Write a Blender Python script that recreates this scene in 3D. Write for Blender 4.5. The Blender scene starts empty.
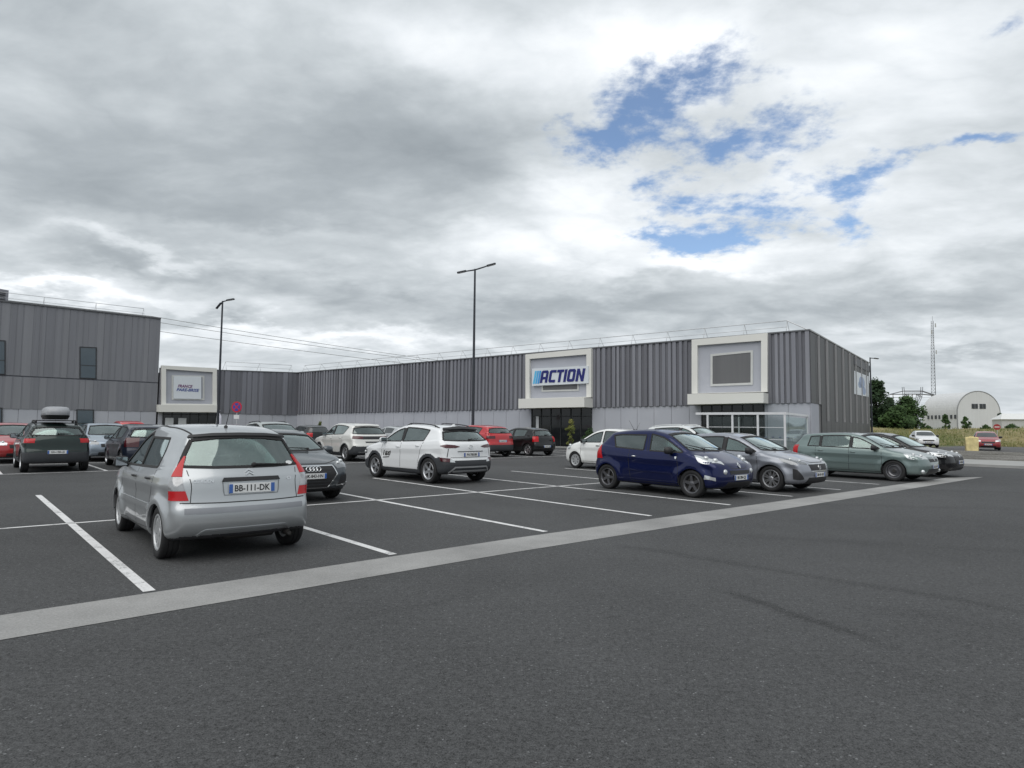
import bpy, bmesh, math, random
import numpy as np
from mathutils import Vector, Matrix

random.seed(7); RNG = np.random.default_rng(11)
scene = bpy.context.scene
COL = scene.collection

# ------------------------------------------------------------------ materials
def nmat(name):
    m = bpy.data.materials.new(name); m.use_nodes = True
    nt = m.node_tree
    return m, nt, nt.nodes['Principled BSDF']
def setp(b, **k):
    for n, v in k.items():
        n = n.replace('_', ' ')
        if n in b.inputs:
            i = b.inputs[n]
            i.default_value = (*v, 1) if isinstance(v, (tuple, list)) and len(v) == 3 else v
def nd(nt, t, **k):
    n = nt.nodes.new(t)
    for a, v in k.items(): setattr(n, a, v)
    return n
def lk(nt, a, b): nt.links.new(a, b)
def mth(nt, op, a, b=None, c=None, clamp=False):
    n = nd(nt, 'ShaderNodeMath', operation=op, use_clamp=clamp)
    for i, v in enumerate((a, b, c)):
        if v is None: continue
        if hasattr(v, 'is_linked') or hasattr(v, 'links'): lk(nt, v, n.inputs[i])
        else: n.inputs[i].default_value = v
    return n.outputs[0]
def ramp(nt, fac, stops):
    r = nd(nt, 'ShaderNodeValToRGB'); e = r.color_ramp.elements
    while len(e) < len(stops): e.new(0.5)
    for el, (p, c) in zip(e, stops):
        el.position = p; el.color = (*c, 1) if len(c) == 3 else c
    lk(nt, fac, r.inputs[0]); return r.outputs[0]
def noise(nt, vec, scale, detail=4, rough=0.55, dist=0.0):
    n = nd(nt, 'ShaderNodeTexNoise'); n.inputs['Scale'].default_value = scale
    n.inputs['Detail'].default_value = detail; n.inputs['Roughness'].default_value = rough
    n.inputs['Distortion'].default_value = dist
    if vec is not None: lk(nt, vec, n.inputs['Vector'])
    return n.outputs['Fac']
def mixc(nt, fac, a, b, mode='MIX'):
    n = nd(nt, 'ShaderNodeMix', data_type='RGBA', blend_type=mode)
    for s, v in ((n.inputs[0], fac), (n.inputs[6], a), (n.inputs[7], b)):
        if hasattr(v, 'links'): lk(nt, v, s)
        elif isinstance(v, (tuple, list)): s.default_value = (*v, 1) if len(v) == 3 else v
        else: s.default_value = v
    return n.outputs[2]
def geo_pos(nt): return nd(nt, 'ShaderNodeNewGeometry').outputs['Position']
def bumpn(nt, b, h, strength=0.3, dist=0.01):
    n = nd(nt, 'ShaderNodeBump'); n.inputs['Strength'].default_value = strength
    n.inputs['Distance'].default_value = dist
    lk(nt, h, n.inputs['Height']); lk(nt, n.outputs[0], b.inputs['Normal'])

_mc = {}
def plain(name, col, rough=0.6, metal=0.0, coat=0.0, var=0.06, scale=3.0, **k):
    """procedural surface: base colour gently mottled by noise"""
    if name in _mc: return _mc[name]
    m, nt, b = nmat(name)
    co = nd(nt, 'ShaderNodeTexCoord').outputs['Object']
    f = noise(nt, co, scale, 5)
    c = ramp(nt, f, [(0.3, tuple(x*(1-var) for x in col)), (0.7, tuple(min(1, x*(1+var)) for x in col))])
    lk(nt, c, b.inputs['Base Color'])
    setp(b, Roughness=rough, Metallic=metal, Coat_Weight=coat, Coat_Roughness=0.04, **k)
    _mc[name] = m; return m
def paint(name, col, metal=0.0, flake=0.0, rough=0.35, dirt=0.25):
    dk = max(col) < 0.08
    if name in _mc: return _mc[name]
    m, nt, b = nmat(name)
    co = nd(nt, 'ShaderNodeTexCoord').outputs['Object']
    sx = nd(nt, 'ShaderNodeSeparateXYZ'); lk(nt, co, sx.inputs[0])
    n1 = noise(nt, co, 5, 6, 0.6)
    # road dust thrown up from the ground: strongest at the sills, breaking up upward
    low = mth(nt, 'SUBTRACT', 0.62, sx.outputs['Z'])
    d = mth(nt, 'MULTIPLY', mth(nt, 'ADD', low, mth(nt, 'MULTIPLY', mth(nt, 'SUBTRACT', n1, 0.5), 0.5)), dirt*1.6, clamp=True)
    dust = (0.19, 0.175, 0.155)
    lk(nt, mixc(nt, d, col, dust), b.inputs['Base Color'])
    lk(nt, mth(nt, 'ADD', mth(nt, 'MULTIPLY', n1, 0.10), rough-0.05), b.inputs['Roughness'])
    setp(b, Metallic=metal, Coat_Weight=0.7 if dk else 0.9, Coat_Roughness=0.03, Specular_IOR_Level=0.15 if dk else 0.4)
    lk(nt, mth(nt, 'MULTIPLY', noise(nt, co, 9, 4), 0.09), b.inputs['Coat Roughness'])
    # faint panel waviness so that reflections are not ruler-perfect
    bm = nd(nt, 'ShaderNodeBump'); bm.inputs['Strength'].default_value = 0.08; bm.inputs['Distance'].default_value = 0.02
    lk(nt, noise(nt, co, 2.2, 2), bm.inputs['Height']); lk(nt, bm.outputs[0], b.inputs['Coat Normal'])
    _mc[name] = m; return m
def glassm(name, tint, refl=1.0):
    if name in _mc: return _mc[name]
    m, nt, b = nmat(name); nt.nodes.remove(b)
    out = nt.nodes['Material Output']
    tr = nd(nt, 'ShaderNodeBsdfTransparent'); tr.inputs[0].default_value = (*tint, 1)
    gl = nd(nt, 'ShaderNodeBsdfGlossy'); gl.inputs['Roughness'].default_value = 0.03
    gl.inputs[0].default_value = (0.88, 1.0, 0.985, 1)
    lw = nd(nt, 'ShaderNodeFresnel'); lw.inputs[0].default_value = 1.55
    f = mth(nt, 'MULTIPLY', mth(nt, 'ADD', mth(nt, 'MULTIPLY', lw.outputs[0], 1.9), 0.06), refl, clamp=True)
    mx = nd(nt, 'ShaderNodeMixShader')
    lk(nt, f, mx.inputs[0]); lk(nt, tr.outputs[0], mx.inputs[1]); lk(nt, gl.outputs[0], mx.inputs[2])
    lk(nt, mx.outputs[0], out.inputs[0])
    _mc[name] = m; return m

M_GLASS = glassm('car_glass', (0.58, 0.64, 0.61))
M_PRIV = glassm('privacy_glass', (0.12, 0.13, 0.14))
M_DGLASS = plain('dark_window_glass', (0.035, 0.042, 0.045), 0.05, 0, 0, 0.05, Specular_IOR_Level=0.9)
M_RUB = plain('black_rubber', (0.012, 0.012, 0.013), 0.75)
M_TRIM = plain('black_plastic', (0.015, 0.015, 0.017), 0.55, var=0.15)
M_CLAD = plain('dark_grey_cladding', (0.030, 0.033, 0.038), 0.6, var=0.15)
M_INT = plain('cabin_fabric', (0.045, 0.045, 0.05), 0.85, var=0.3, scale=12)
M_DASH = plain('dashboard_vinyl', (0.05, 0.05, 0.053), 0.7)
M_CHROME = plain('chrome', (0.75, 0.76, 0.77), 0.12, 1.0)
M_MIRROR = plain('mirror_glass', (0.30, 0.32, 0.34), 0.08, 1.0)
M_ALLOY = plain('alloy_silver', (0.52, 0.53, 0.55), 0.3, 0.85, var=0.1)
M_HUBCAP = plain('hubcap_silver', (0.46, 0.47, 0.48), 0.35, 0.5, var=0.15)
M_DALLOY = plain('dark_alloy', (0.13, 0.13, 0.14), 0.3, 0.7, 0.5)
M_BRAKE = plain('brake_disc', (0.05, 0.048, 0.046), 0.6, 0.6)
M_RED = plain('tail_light_red', (0.42, 0.006, 0.010), 0.25, 0, 0.35, Specular_IOR_Level=0.3)
M_DRED = plain('tail_light_dark_red', (0.055, 0.004, 0.008), 0.2, 0, 0.5)
M_CLEAR = plain('lamp_clear', (0.55, 0.57, 0.58), 0.08, 0.5, 1.0)
M_LAMPD = plain('lamp_housing', (0.20, 0.21, 0.22), 0.10, 0.6, 1.0)
M_REV = plain('reverse_lamp_clear', (0.34, 0.345, 0.355), 0.12, 0.4, 1.0, var=0.25, scale=14)
M_PLATE = plain('plate_white', (0.62, 0.63, 0.63), 0.35, 0, 0.4)
M_BLUE = plain('plate_blue', (0.02, 0.09, 0.33), 0.35, 0, 0.4)
M_INK = plain('ink_black', (0.012, 0.012, 0.012), 0.5)

# ------------------------------------------------------------------ objects
def link(name, mesh, parent=None, loc=None, rot=None):
    o = bpy.data.objects.new(name, mesh); COL.objects.link(o)
    if parent is not None: o.parent = parent
    if loc is not None: o.location = loc
    if rot is not None: o.rotation_euler = rot
    return o
def thing(name, label, cat, loc=(0, 0, 0), rz=0.0, group=None):
    o = link(name, None, None, loc, (0, 0, rz)); o.empty_display_size = 0.3
    o['label'] = label; o['category'] = cat
    if group: o['group'] = group
    return o
def tag(o, label, cat, group=None, kind=None):
    if label: o['label'] = label
    if cat: o['category'] = cat
    if group: o['group'] = group
    if kind: o['kind'] = kind
    return o
def npmesh(name, V, Fq, mats, smooth=True, matidx=None, sharp=None):
    me = bpy.data.meshes.new(name)
    V = np.asarray(V, dtype=np.float32); Fq = [tuple(int(i) for i in f) for f in Fq] if not isinstance(Fq, np.ndarray) else Fq
    if isinstance(Fq, np.ndarray):
        n, k = Fq.shape
        me.vertices.add(len(V)); me.vertices.foreach_set('co', V.ravel())
        me.loops.add(n*k); me.loops.foreach_set('vertex_index', Fq.astype(np.int32).ravel())
        me.polygons.add(n); me.polygons.foreach_set('loop_start', np.arange(0, n*k, k, dtype=np.int32))
        me.update(calc_edges=True)
    else:
        me.from_pydata([tuple(map(float, v)) for v in V], [], Fq); me.update()
    me.validate()
    for m in (mats if isinstance(mats, (list, tuple)) else [mats]): me.materials.append(m)
    if smooth: me.polygons.foreach_set('use_smooth', np.ones(len(me.polygons), dtype=bool))
    if matidx is not None: me.polygons.foreach_set('material_index', np.asarray(matidx, dtype=np.int32))
    if sharp is not None: me.set_sharp_from_angle(angle=math.radians(sharp))
    return me

class MB:
    """collects shapes into one mesh"""
    def __init__(s): s.v = []; s.f = []; s.m = []; s.mats = []
    def mi(s, m):
        if m is None: return 0
        if m not in s.mats: s.mats.append(m)
        return s.mats.index(m)
    def add(s, V, F, m=None):
        o = len(s.v); s.v += [tuple(map(float, v)) for v in V]; k = s.mi(m)
        for f in F: s.f.append(tuple(i+o for i in f)); s.m.append(k)
    def box(s, c, d, m=None, rz=0.0, M=None, bev=0.0):
        x, y, z = (q/2 for q in d)
        if bev > 0:
            V = []; b = bev
            for sx in (-1, 1):
                for sy in (-1, 1):
                    for sz in (-1, 1):
                        V += [(sx*(x-b), sy*(y-b), sz*z), (sx*(x-b), sy*y, sz*(z-b)), (sx*x, sy*(y-b), sz*(z-b))]
            bm = bmesh.new()
            vs = [bm.verts.new(v) for v in V]
            r = bmesh.ops.convex_hull(bm, input=vs)
            bmesh.ops.recalc_face_normals(bm, faces=bm.faces)
            bm.verts.index_update()
            V = [v.co.copy() for v in bm.verts]; F = [tuple(v.index for v in f.verts) for f in bm.faces]; bm.free()
        else:
            V = [Vector((sx*x, sy*y, sz*z)) for sx in (-1, 1) for sy in (-1, 1) for sz in (-1, 1)]
            F = [(0, 1, 3, 2), (4, 6, 7, 5), (0, 4, 5, 1), (2, 3, 7, 6), (0, 2, 6, 4), (1, 5, 7, 3)]
        R = Matrix.Rotation(rz, 3, 'Z') if M is None else M
        s.add([R @ Vector(v) + Vector(c) for v in V], F, m); return s
    def tube(s, pts, r, m=None, n=8, cap=True):
        pts = [Vector(p) for p in pts]; rs = r if isinstance(r, (list, tuple)) else [r]*len(pts)
        V = []; F = []; prev = None
        for i, p in enumerate(pts):
            t = (pts[min(i+1, len(pts)-1)]-pts[max(i-1, 0)]).normalized()
            if prev is None:
                a = Vector((0, 0, 1)) if abs(t.z) < 0.9 else Vector((1, 0, 0))
                u = t.cross(a).normalized()
            else: u = (prev-t*prev.dot(t)).normalized()
            prev = u; w = t.cross(u)
            for k in range(n):
                a = 2*math.pi*k/n; V.append(p+(u*math.cos(a)+w*math.sin(a))*rs[i])
        for i in range(len(pts)-1):
            for k in range(n):
                a = i*n+k; b = i*n+(k+1) % n; F.append((a, a+n, b+n, b))
        if cap: F.append(tuple(range(n))); F.append(tuple(range((len(pts)-1)*n, len(pts)*n))[::-1])
        s.add(V, F, m); return s
    def lathe(s, prof, c=(0, 0, 0), axis='Y', n=32, m=None, closed=False):
        V = []; F = []; k = len(prof)
        for i in range(n):
            a = 2*math.pi*i/n; ca, sa = math.cos(a), math.sin(a)
            for (r, h) in prof:
                p = (r*ca, h, r*sa) if axis == 'Y' else (r*ca, r*sa, h)
                V.append((p[0]+c[0], p[1]+c[1], p[2]+c[2]))
        for i in range(n):
            j = (i+1) % n
            for q in range(k if closed else k-1):
                q2 = (q+1) % k
                f = (i*k+q, i*k+q2, j*k+q2, j*k+q)
                F.append(f if axis == 'Y' else f[::-1])
        s.add(V, F, m); return s
    def prism(s, poly, z0, z1, m=None, M=None):
        """poly in local XY, extruded along local Z"""
        n = len(poly); V = [Vector((x, y, z0)) for x, y in poly]+[Vector((x, y, z1)) for x, y in poly]
        ar = sum(poly[i][0]*poly[(i+1) % n][1]-poly[(i+1) % n][0]*poly[i][1] for i in range(n))
        F = [tuple(range(n))[::-1], tuple(range(n, 2*n))]+[(i, (i+1) % n, n+(i+1) % n, n+i) for i in range(n)]
        if ar < 0: F = [f[::-1] for f in F]
        if M is not None: V = [M @ v for v in V]
        s.add(V, F, m); return s
    def ball(s, c, r, m=None, n=10, k=6):
        rx, ry, rz = r if isinstance(r, (tuple, list)) else (r, r, r)
        V = [(c[0], c[1], c[2]+rz)]; F = []
        for i in range(1, k):
            t = math.pi*i/k
            for j in range(n):
                a = 2*math.pi*j/n; V.append((c[0]+rx*math.sin(t)*math.cos(a), c[1]+ry*math.sin(t)*math.sin(a), c[2]+rz*math.cos(t)))
        V.append((c[0], c[1], c[2]-rz)); L = len(V)-1
        for j in range(n): F.append((0, 1+j, 1+(j+1) % n)); F.append((L, L-n+(j+1) % n, L-n+j))
        for i in range(k-2):
            for j in range(n):
                a = 1+i*n+j; b = 1+i*n+(j+1) % n; F.append((a, a+n, b+n, b))
        s.add(V, F, m); return s
    def build(s, name, mat=None, parent=None, loc=None, rot=None, smooth=False, sharp=None):
        mats = s.mats if s.mats else [mat]
        if s.mats and mat is not None: mats = s.mats
        me = npmesh(name, s.v, s.f, mats, smooth or sharp is not None, s.m, sharp)
        return link(name, me, parent, loc, rot)

def text_mesh(txt, size, depth=0.004, shear=0.0, align='CENTER', bold=0.0, sx=1.0):
    """letters as mesh data in the local XY plane, extruded in +Z"""
    cu = bpy.data.curves.new('lettering', 'FONT'); cu.body = txt; cu.size = size; cu.extrude = depth/2
    cu.shear = shear; cu.align_x = align; cu.align_y = 'CENTER'; cu.offset = bold; cu.resolution_u = 2
    o = bpy.data.objects.new('lettering', cu); COL.objects.link(o)
    dg = bpy.context.evaluated_depsgraph_get(); ev = o.evaluated_get(dg)
    me = bpy.data.meshes.new_from_object(ev)
    V = [(v.co.x*sx, v.co.y, v.co.z+depth/2) for v in me.vertices]; F = [tuple(p.vertices) for p in me.polygons]
    bpy.data.objects.remove(o); bpy.data.curves.remove(cu); bpy.data.meshes.remove(me)
    return V, F

# ------------------------------------------------------------------ the place's own ground axes
AZ = math.radians(49.0)
SV = np.array([math.sin(AZ), math.cos(AZ)]); TV = np.array([-math.cos(AZ), math.sin(AZ)])
def ST(s, t, z=0.0):
    """s metres along the concrete strip, t metres across the parking rows"""
    p = SV*s+TV*t; return (float(p[0]), float(p[1]), z)
EYE = 1.552
# ------------------------------------------------------------------ car bodies: implicit shape -> mesh
def smoothst(a, b, x):
    t = np.clip((x-a)/(b-a), 0, 1); return t*t*(3-2*t)
def chaikin(P, n=2, closed=True):
    P = np.array(P, float)
    for _ in range(n):
        Q = np.roll(P, -1, 0); A = P*0.75+Q*0.25; B = P*0.25+Q*0.75
        P = np.stack([A, B], 1).reshape(-1, P.shape[1])
    return P
def poly_sdf(x, z, P):
    P = np.asarray(P, float); d = np.full(x.shape, 1e9); s = np.ones(x.shape)
    n = len(P)
    for i in range(n):
        a = P[i]; b = P[i-1]
        e = b-a; wx = x-a[0]; wz = z-a[1]
        t = np.clip((wx*e[0]+wz*e[1])/(e@e+1e-12), 0, 1)
        dx = wx-e[0]*t; dz = wz-e[1]*t; d = np.minimum(d, dx*dx+dz*dz)
        c1 = z >= a[1]; c2 = z < b[1]; c3 = e[0]*wz > e[1]*wx
        flip = (c1 & c2 & c3) | (~c1 & ~c2 & ~c3); s = np.where(flip, -s, s)
    return s*np.sqrt(d)
def smax(a, b, k):
    h = np.clip(0.5-0.5*(b-a)/k, 0, 1)
    return b*(1-h)+a*h+k*h*(1-h)
def surface_nets(Fv, org, h):
    nx, ny, nz = Fv.shape; S = Fv < 0
    c = [(i, j, k) for i in (0, 1) for j in (0, 1) for k in (0, 1)]
    def sub(A, o): return A[o[0]:nx-1+o[0], o[1]:ny-1+o[1], o[2]:nz-1+o[2]]
    cnt = sum(sub(S, o).astype(np.int8) for o in c); act = (cnt > 0) & (cnt < 8)
    ii = np.argwhere(act); N = len(ii)
    idx = np.full(act.shape, -1, np.int64); idx[act] = np.arange(N)
    acc = np.zeros((N, 3)); num = np.zeros(N)
    I, J, K = ii.T
    for a in c:
        for ax in range(3):
            if a[ax] == 1: continue
            b = list(a); b[ax] = 1
            fa = Fv[I+a[0], J+a[1], K+a[2]]; fb = Fv[I+b[0], J+b[1], K+b[2]]
            m = (fa < 0) != (fb < 0); t = np.where(m, fa/(fa-fb+1e-12), 0)
            p = np.tile(np.array(a, float), (N, 1)); p[:, ax] += t
            acc += p*m[:, None]; num += m
    V = (ii+acc/num[:, None])*h+org
    Q = []
    for ax in range(3):
        u, v = [(1, 2), (2, 0), (0, 1)][ax]
        A = [slice(None)]*3; B = [slice(None)]*3; A[ax] = slice(0, -1); B[ax] = slice(1, None)
        d = S[tuple(A)] != S[tuple(B)]
        e = np.argwhere(d)
        ok = (e[:, u] > 0) & (e[:, v] > 0) & (e[:, u] < Fv.shape[u]-1) & (e[:, v] < Fv.shape[v]-1)
        e = e[ok]
        def g(du, dv):
            q = e.copy(); q[:, u] += du; q[:, v] += dv; return idx[q[:, 0], q[:, 1], q[:, 2]]
        q = np.stack([g(-1, -1), g(0, -1), g(0, 0), g(-1, 0)], 1)
        ins = S[e[:, 0], e[:, 1], e[:, 2]]
        q = np.where(ins[:, None], q, q[:, ::-1]); Q.append(q)
    return V, np.concatenate(Q)

class Shape:
    def __init__(s, sp):
        s.sp = sp; s.W = sp['W']; s.P = chaikin(sp['sil'], 2)
        s.x0, s.x1 = s.P[:, 0].min(), s.P[:, 0].max(); s.H = s.P[:, 1].max()
        s.xm = (s.x0+s.x1)/2; s.L = s.x1-s.x0
        s.g = 0.012; s.ox, s.oz = s.x0-0.6, -0.35
        nx = int((s.L+1.2)/s.g); nz = int((s.H+0.75)/s.g)
        X, Z = np.meshgrid(s.ox+np.arange(nx)*s.g, s.oz+np.arange(nz)*s.g, indexing='ij')
        s.T = poly_sdf(X, Z, s.P)
        for _ in range(3):   # take the facets out of the outline
            T = s.T.copy(); T[1:-1, 1:-1] = (s.T[1:-1, 1:-1]*4+s.T[:-2, 1:-1]+s.T[2:, 1:-1]+s.T[1:-1, :-2]+s.T[1:-1, 2:])/8; s.T = T
        bx = np.array(sp['belt'], float); s.bx = bx[np.argsort(bx[:, 0])]
    def sil(s, x, z):
        u = np.clip((x-s.ox)/s.g, 0, s.T.shape[0]-1.001); v = np.clip((z-s.oz)/s.g, 0, s.T.shape[1]-1.001)
        i = u.astype(int); j = v.astype(int); u = u-i; v = v-j; T = s.T
        return (T[i, j]*(1-u)+T[i+1, j]*u)*(1-v)+(T[i, j+1]*(1-u)+T[i+1, j+1]*u)*v
    def Y(s, x, z):
        sp = s.sp; xi = (x-s.xm)/(s.L/2); w = s.W/2
        plan = 1-sp.get('taper', 0.12)*np.abs(xi)**5
        zb = np.interp(x, s.bx[:, 0], s.bx[:, 1])
        zt = z/zb
        pr = np.interp(zt, [0.1, 0.22, 0.35, 0.55, 0.70, 0.82, 0.93, 1.0], sp.get('prof', [0.86, 0.925, 0.965, 0.975, 0.968, 0.985, 0.965, 0.935]))
        y = w*plan*pr
        up = np.clip(z-zb, 0, None)
        gt = 1-sp.get('gtaper', 0.10)*np.abs(xi)**2.0*smoothst(0, 0.25, up)
        y = np.where(up > 0, (w*plan*0.935-sp.get('ledge', 0.02)*smoothst(0, 0.04, up))*gt-up*sp['tumble']-up*up*0.12, y)
        for xa in (sp['xf'], sp['xr']):
            r = np.hypot(x-xa, z-sp['R'])
            y = y+sp.get('flare', 0.022)*np.exp(-((r-sp['Ra']-0.02)/0.10)**2)*smoothst(0.1, 0.3, z)
        return y
    def F0(s, P):
        x, y, z = P[..., 0], P[..., 1], P[..., 2]; a = np.clip(np.abs(y)/(s.W/2), 0, 1.15)
        sp = s.sp; zb = np.interp(x, s.bx[:, 0], s.bx[:, 1])
        up = smoothst(zb-0.05, zb+0.3, z)
        xp = s.xm+(x-s.xm)*(1+sp.get('bow', 0.10)*a**3)+np.sign(x-s.xm)*np.abs(a)**2*sp.get('gbow', 0.10)*up
        zp = z+sp.get('crown', 0.05)*a*a*smoothst(0.6, 1.0, z)
        d1 = s.sil(xp, zp)
        d2 = (np.abs(y)-s.Y(x, z))*0.92
        return smax(d1, d2, sp.get('k', 0.08))
    def grad(s, P, fn=None, e=0.008):
        fn = fn or s.F0; G = np.zeros(P.shape)
        for i in range(3):
            d = np.zeros(3); d[i] = e
            G[..., i] = (fn(P+d)-fn(P-d))/(2*e)
        return G
    def nrm(s, P):
        G = s.grad(P, e=0.02); return G/(np.linalg.norm(G, axis=-1, keepdims=True)+1e-9)
    def newton(s, P, off=0.0, n=6, fn=None, lim=None):
        P = np.array(P, float); P0 = P.copy()
        for _ in range(n):
            f = (fn or s.F0)(P)-off; G = s.grad(P, fn)
            st = G*(f/(np.sum(G*G, -1)+1e-6))[..., None]*0.9
            if lim: st = st*np.minimum(1, lim/(np.linalg.norm(st, axis=-1, keepdims=True)+1e-9))
            P = P-st
        if lim:
            far = np.linalg.norm(P-P0, axis=-1) > 3*lim; P[far] = P0[far]
        return P
    def march(s, P, d, n=60):
        P = np.array(P, float); d = np.array(d, float)
        t = np.zeros(P.shape[:-1])
        for _ in range(n):
            f = s.F0(P+d*t[..., None]); t = t+np.clip(f, -0.1, 0.4)*0.8
            t = np.clip(t, -1, 6)
        return P+d*t[..., None]
    def map(s, mode, Q):
        Q = np.asarray(Q, float)
        if mode == '3': return s.newton(Q, n=8)
        a, b = Q[..., 0], Q[..., 1]; o = np.ones(a.shape)
        if mode in ('L', 'R'):
            sg = 1 if mode == 'L' else -1
            return s.march(np.stack([a, sg*1.3*o, b], -1), (0, -sg, 0))
        if mode[0] == 'C':   # 'CF+': rays towards a corner axis, Q = (angle in degrees, z)
            rear = mode[1] == 'B'; sg = 1 if mode[2] == '+' else -1
            ax = (s.x0+0.6) if rear else (s.x1-0.6); ay = s.W/2-0.6
            th = np.radians(a); dx = np.cos(th)*(-1 if rear else 1); dy = np.sin(th)
            return s.march(np.stack([ax+dx*1.5, sg*(ay+dy*1.5), b], -1), np.stack([-dx, -sg*dy, 0*b], -1))
        if mode == 'F': return s.march(np.stack([(s.x1+0.3)*o, a, b], -1), (-1, 0, 0))
        if mode == 'B': return s.march(np.stack([(s.x0-0.3)*o, a, b], -1), (1, 0, 0))
        if mode == 'T': return s.march(np.stack([a, b, (s.H+0.3)*o], -1), (0, 0, -1))
    def full(s, P):
        sp = s.sp; F = s.F0(P); x, y, z = P[..., 0], P[..., 1], P[..., 2]; ay = np.abs(y)
        F0 = F
        for xa in (sp['xf'], sp['xr']):
            r = np.hypot(x-xa, z-sp['R']+0.01)
            F = np.maximum(F, -np.maximum(r-sp['Ra'], (s.W/2-0.34)-ay))
        if sp.get('hollow', True):
            hx0, hx1 = sp['cab']
            hol = np.maximum(np.maximum(F0+0.05, 0.46-z), np.maximum(hx0-x, x-hx1))
            F = np.maximum(F, -hol)
            for A, B in sp['swin']:
                pg = list(A)+list(B)[::-1]
                F = np.maximum(F, -np.maximum(poly_sdf(x, z, pg)+0.008, 0.35-ay))
            for key, sg in (('fwin', 1), ('bwin', -1)):
                if sp.get(key):
                    A, B = sp[key]; pg = list(A)+list(B)[::-1]
                    F = np.maximum(F, -np.maximum(poly_sdf(y, z, pg)+0.008, (sp['wx'][0]-x) if sg > 0 else (x-sp['wx'][1])))
        return F

def resample(P, n):
    P = np.array(P, float); d = np.r_[0, np.cumsum(np.linalg.norm(np.diff(P, axis=0), axis=1))]
    t = np.linspace(0, d[-1], n); return np.stack([np.interp(t, d, P[:, i]) for i in range(P.shape[1])], 1)
def grid_solid(G, N, off, th):
    """G: n x m x 3 grid of surface points, N normals; returns V,F of a thin solid skin"""
    n, m = G.shape[:2]
    A = (G+N*off).reshape(-1, 3); B = (G+N*(off-th)).reshape(-1, 3); V = np.concatenate([A, B]); o = n*m; F = []
    for i in range(n-1):
        for j in range(m-1):
            a = i*m+j; F.append((a, a+1, a+m+1, a+m)); F.append((o+a, o+a+m, o+a+m+1, o+a+1))
    br = [i*m for i in range(n)]+[(n-1)*m+j for j in range(1, m)]+[i*m+m-1 for i in range(n-2, -1, -1)]+[j for j in range(m-2, 0, -1)]
    for a, b in zip(br, br[1:]+br[:1]): F.append((a, b, o+b, o+a))
    # outward orientation
    q = A[F[0][1]]-A[F[0][0]]; w = A[F[0][3]]-A[F[0][0]]
    if np.cross(q, w) @ N[0, 0] < 0: F = [f[::-1] for f in F]
    return V, F

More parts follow.
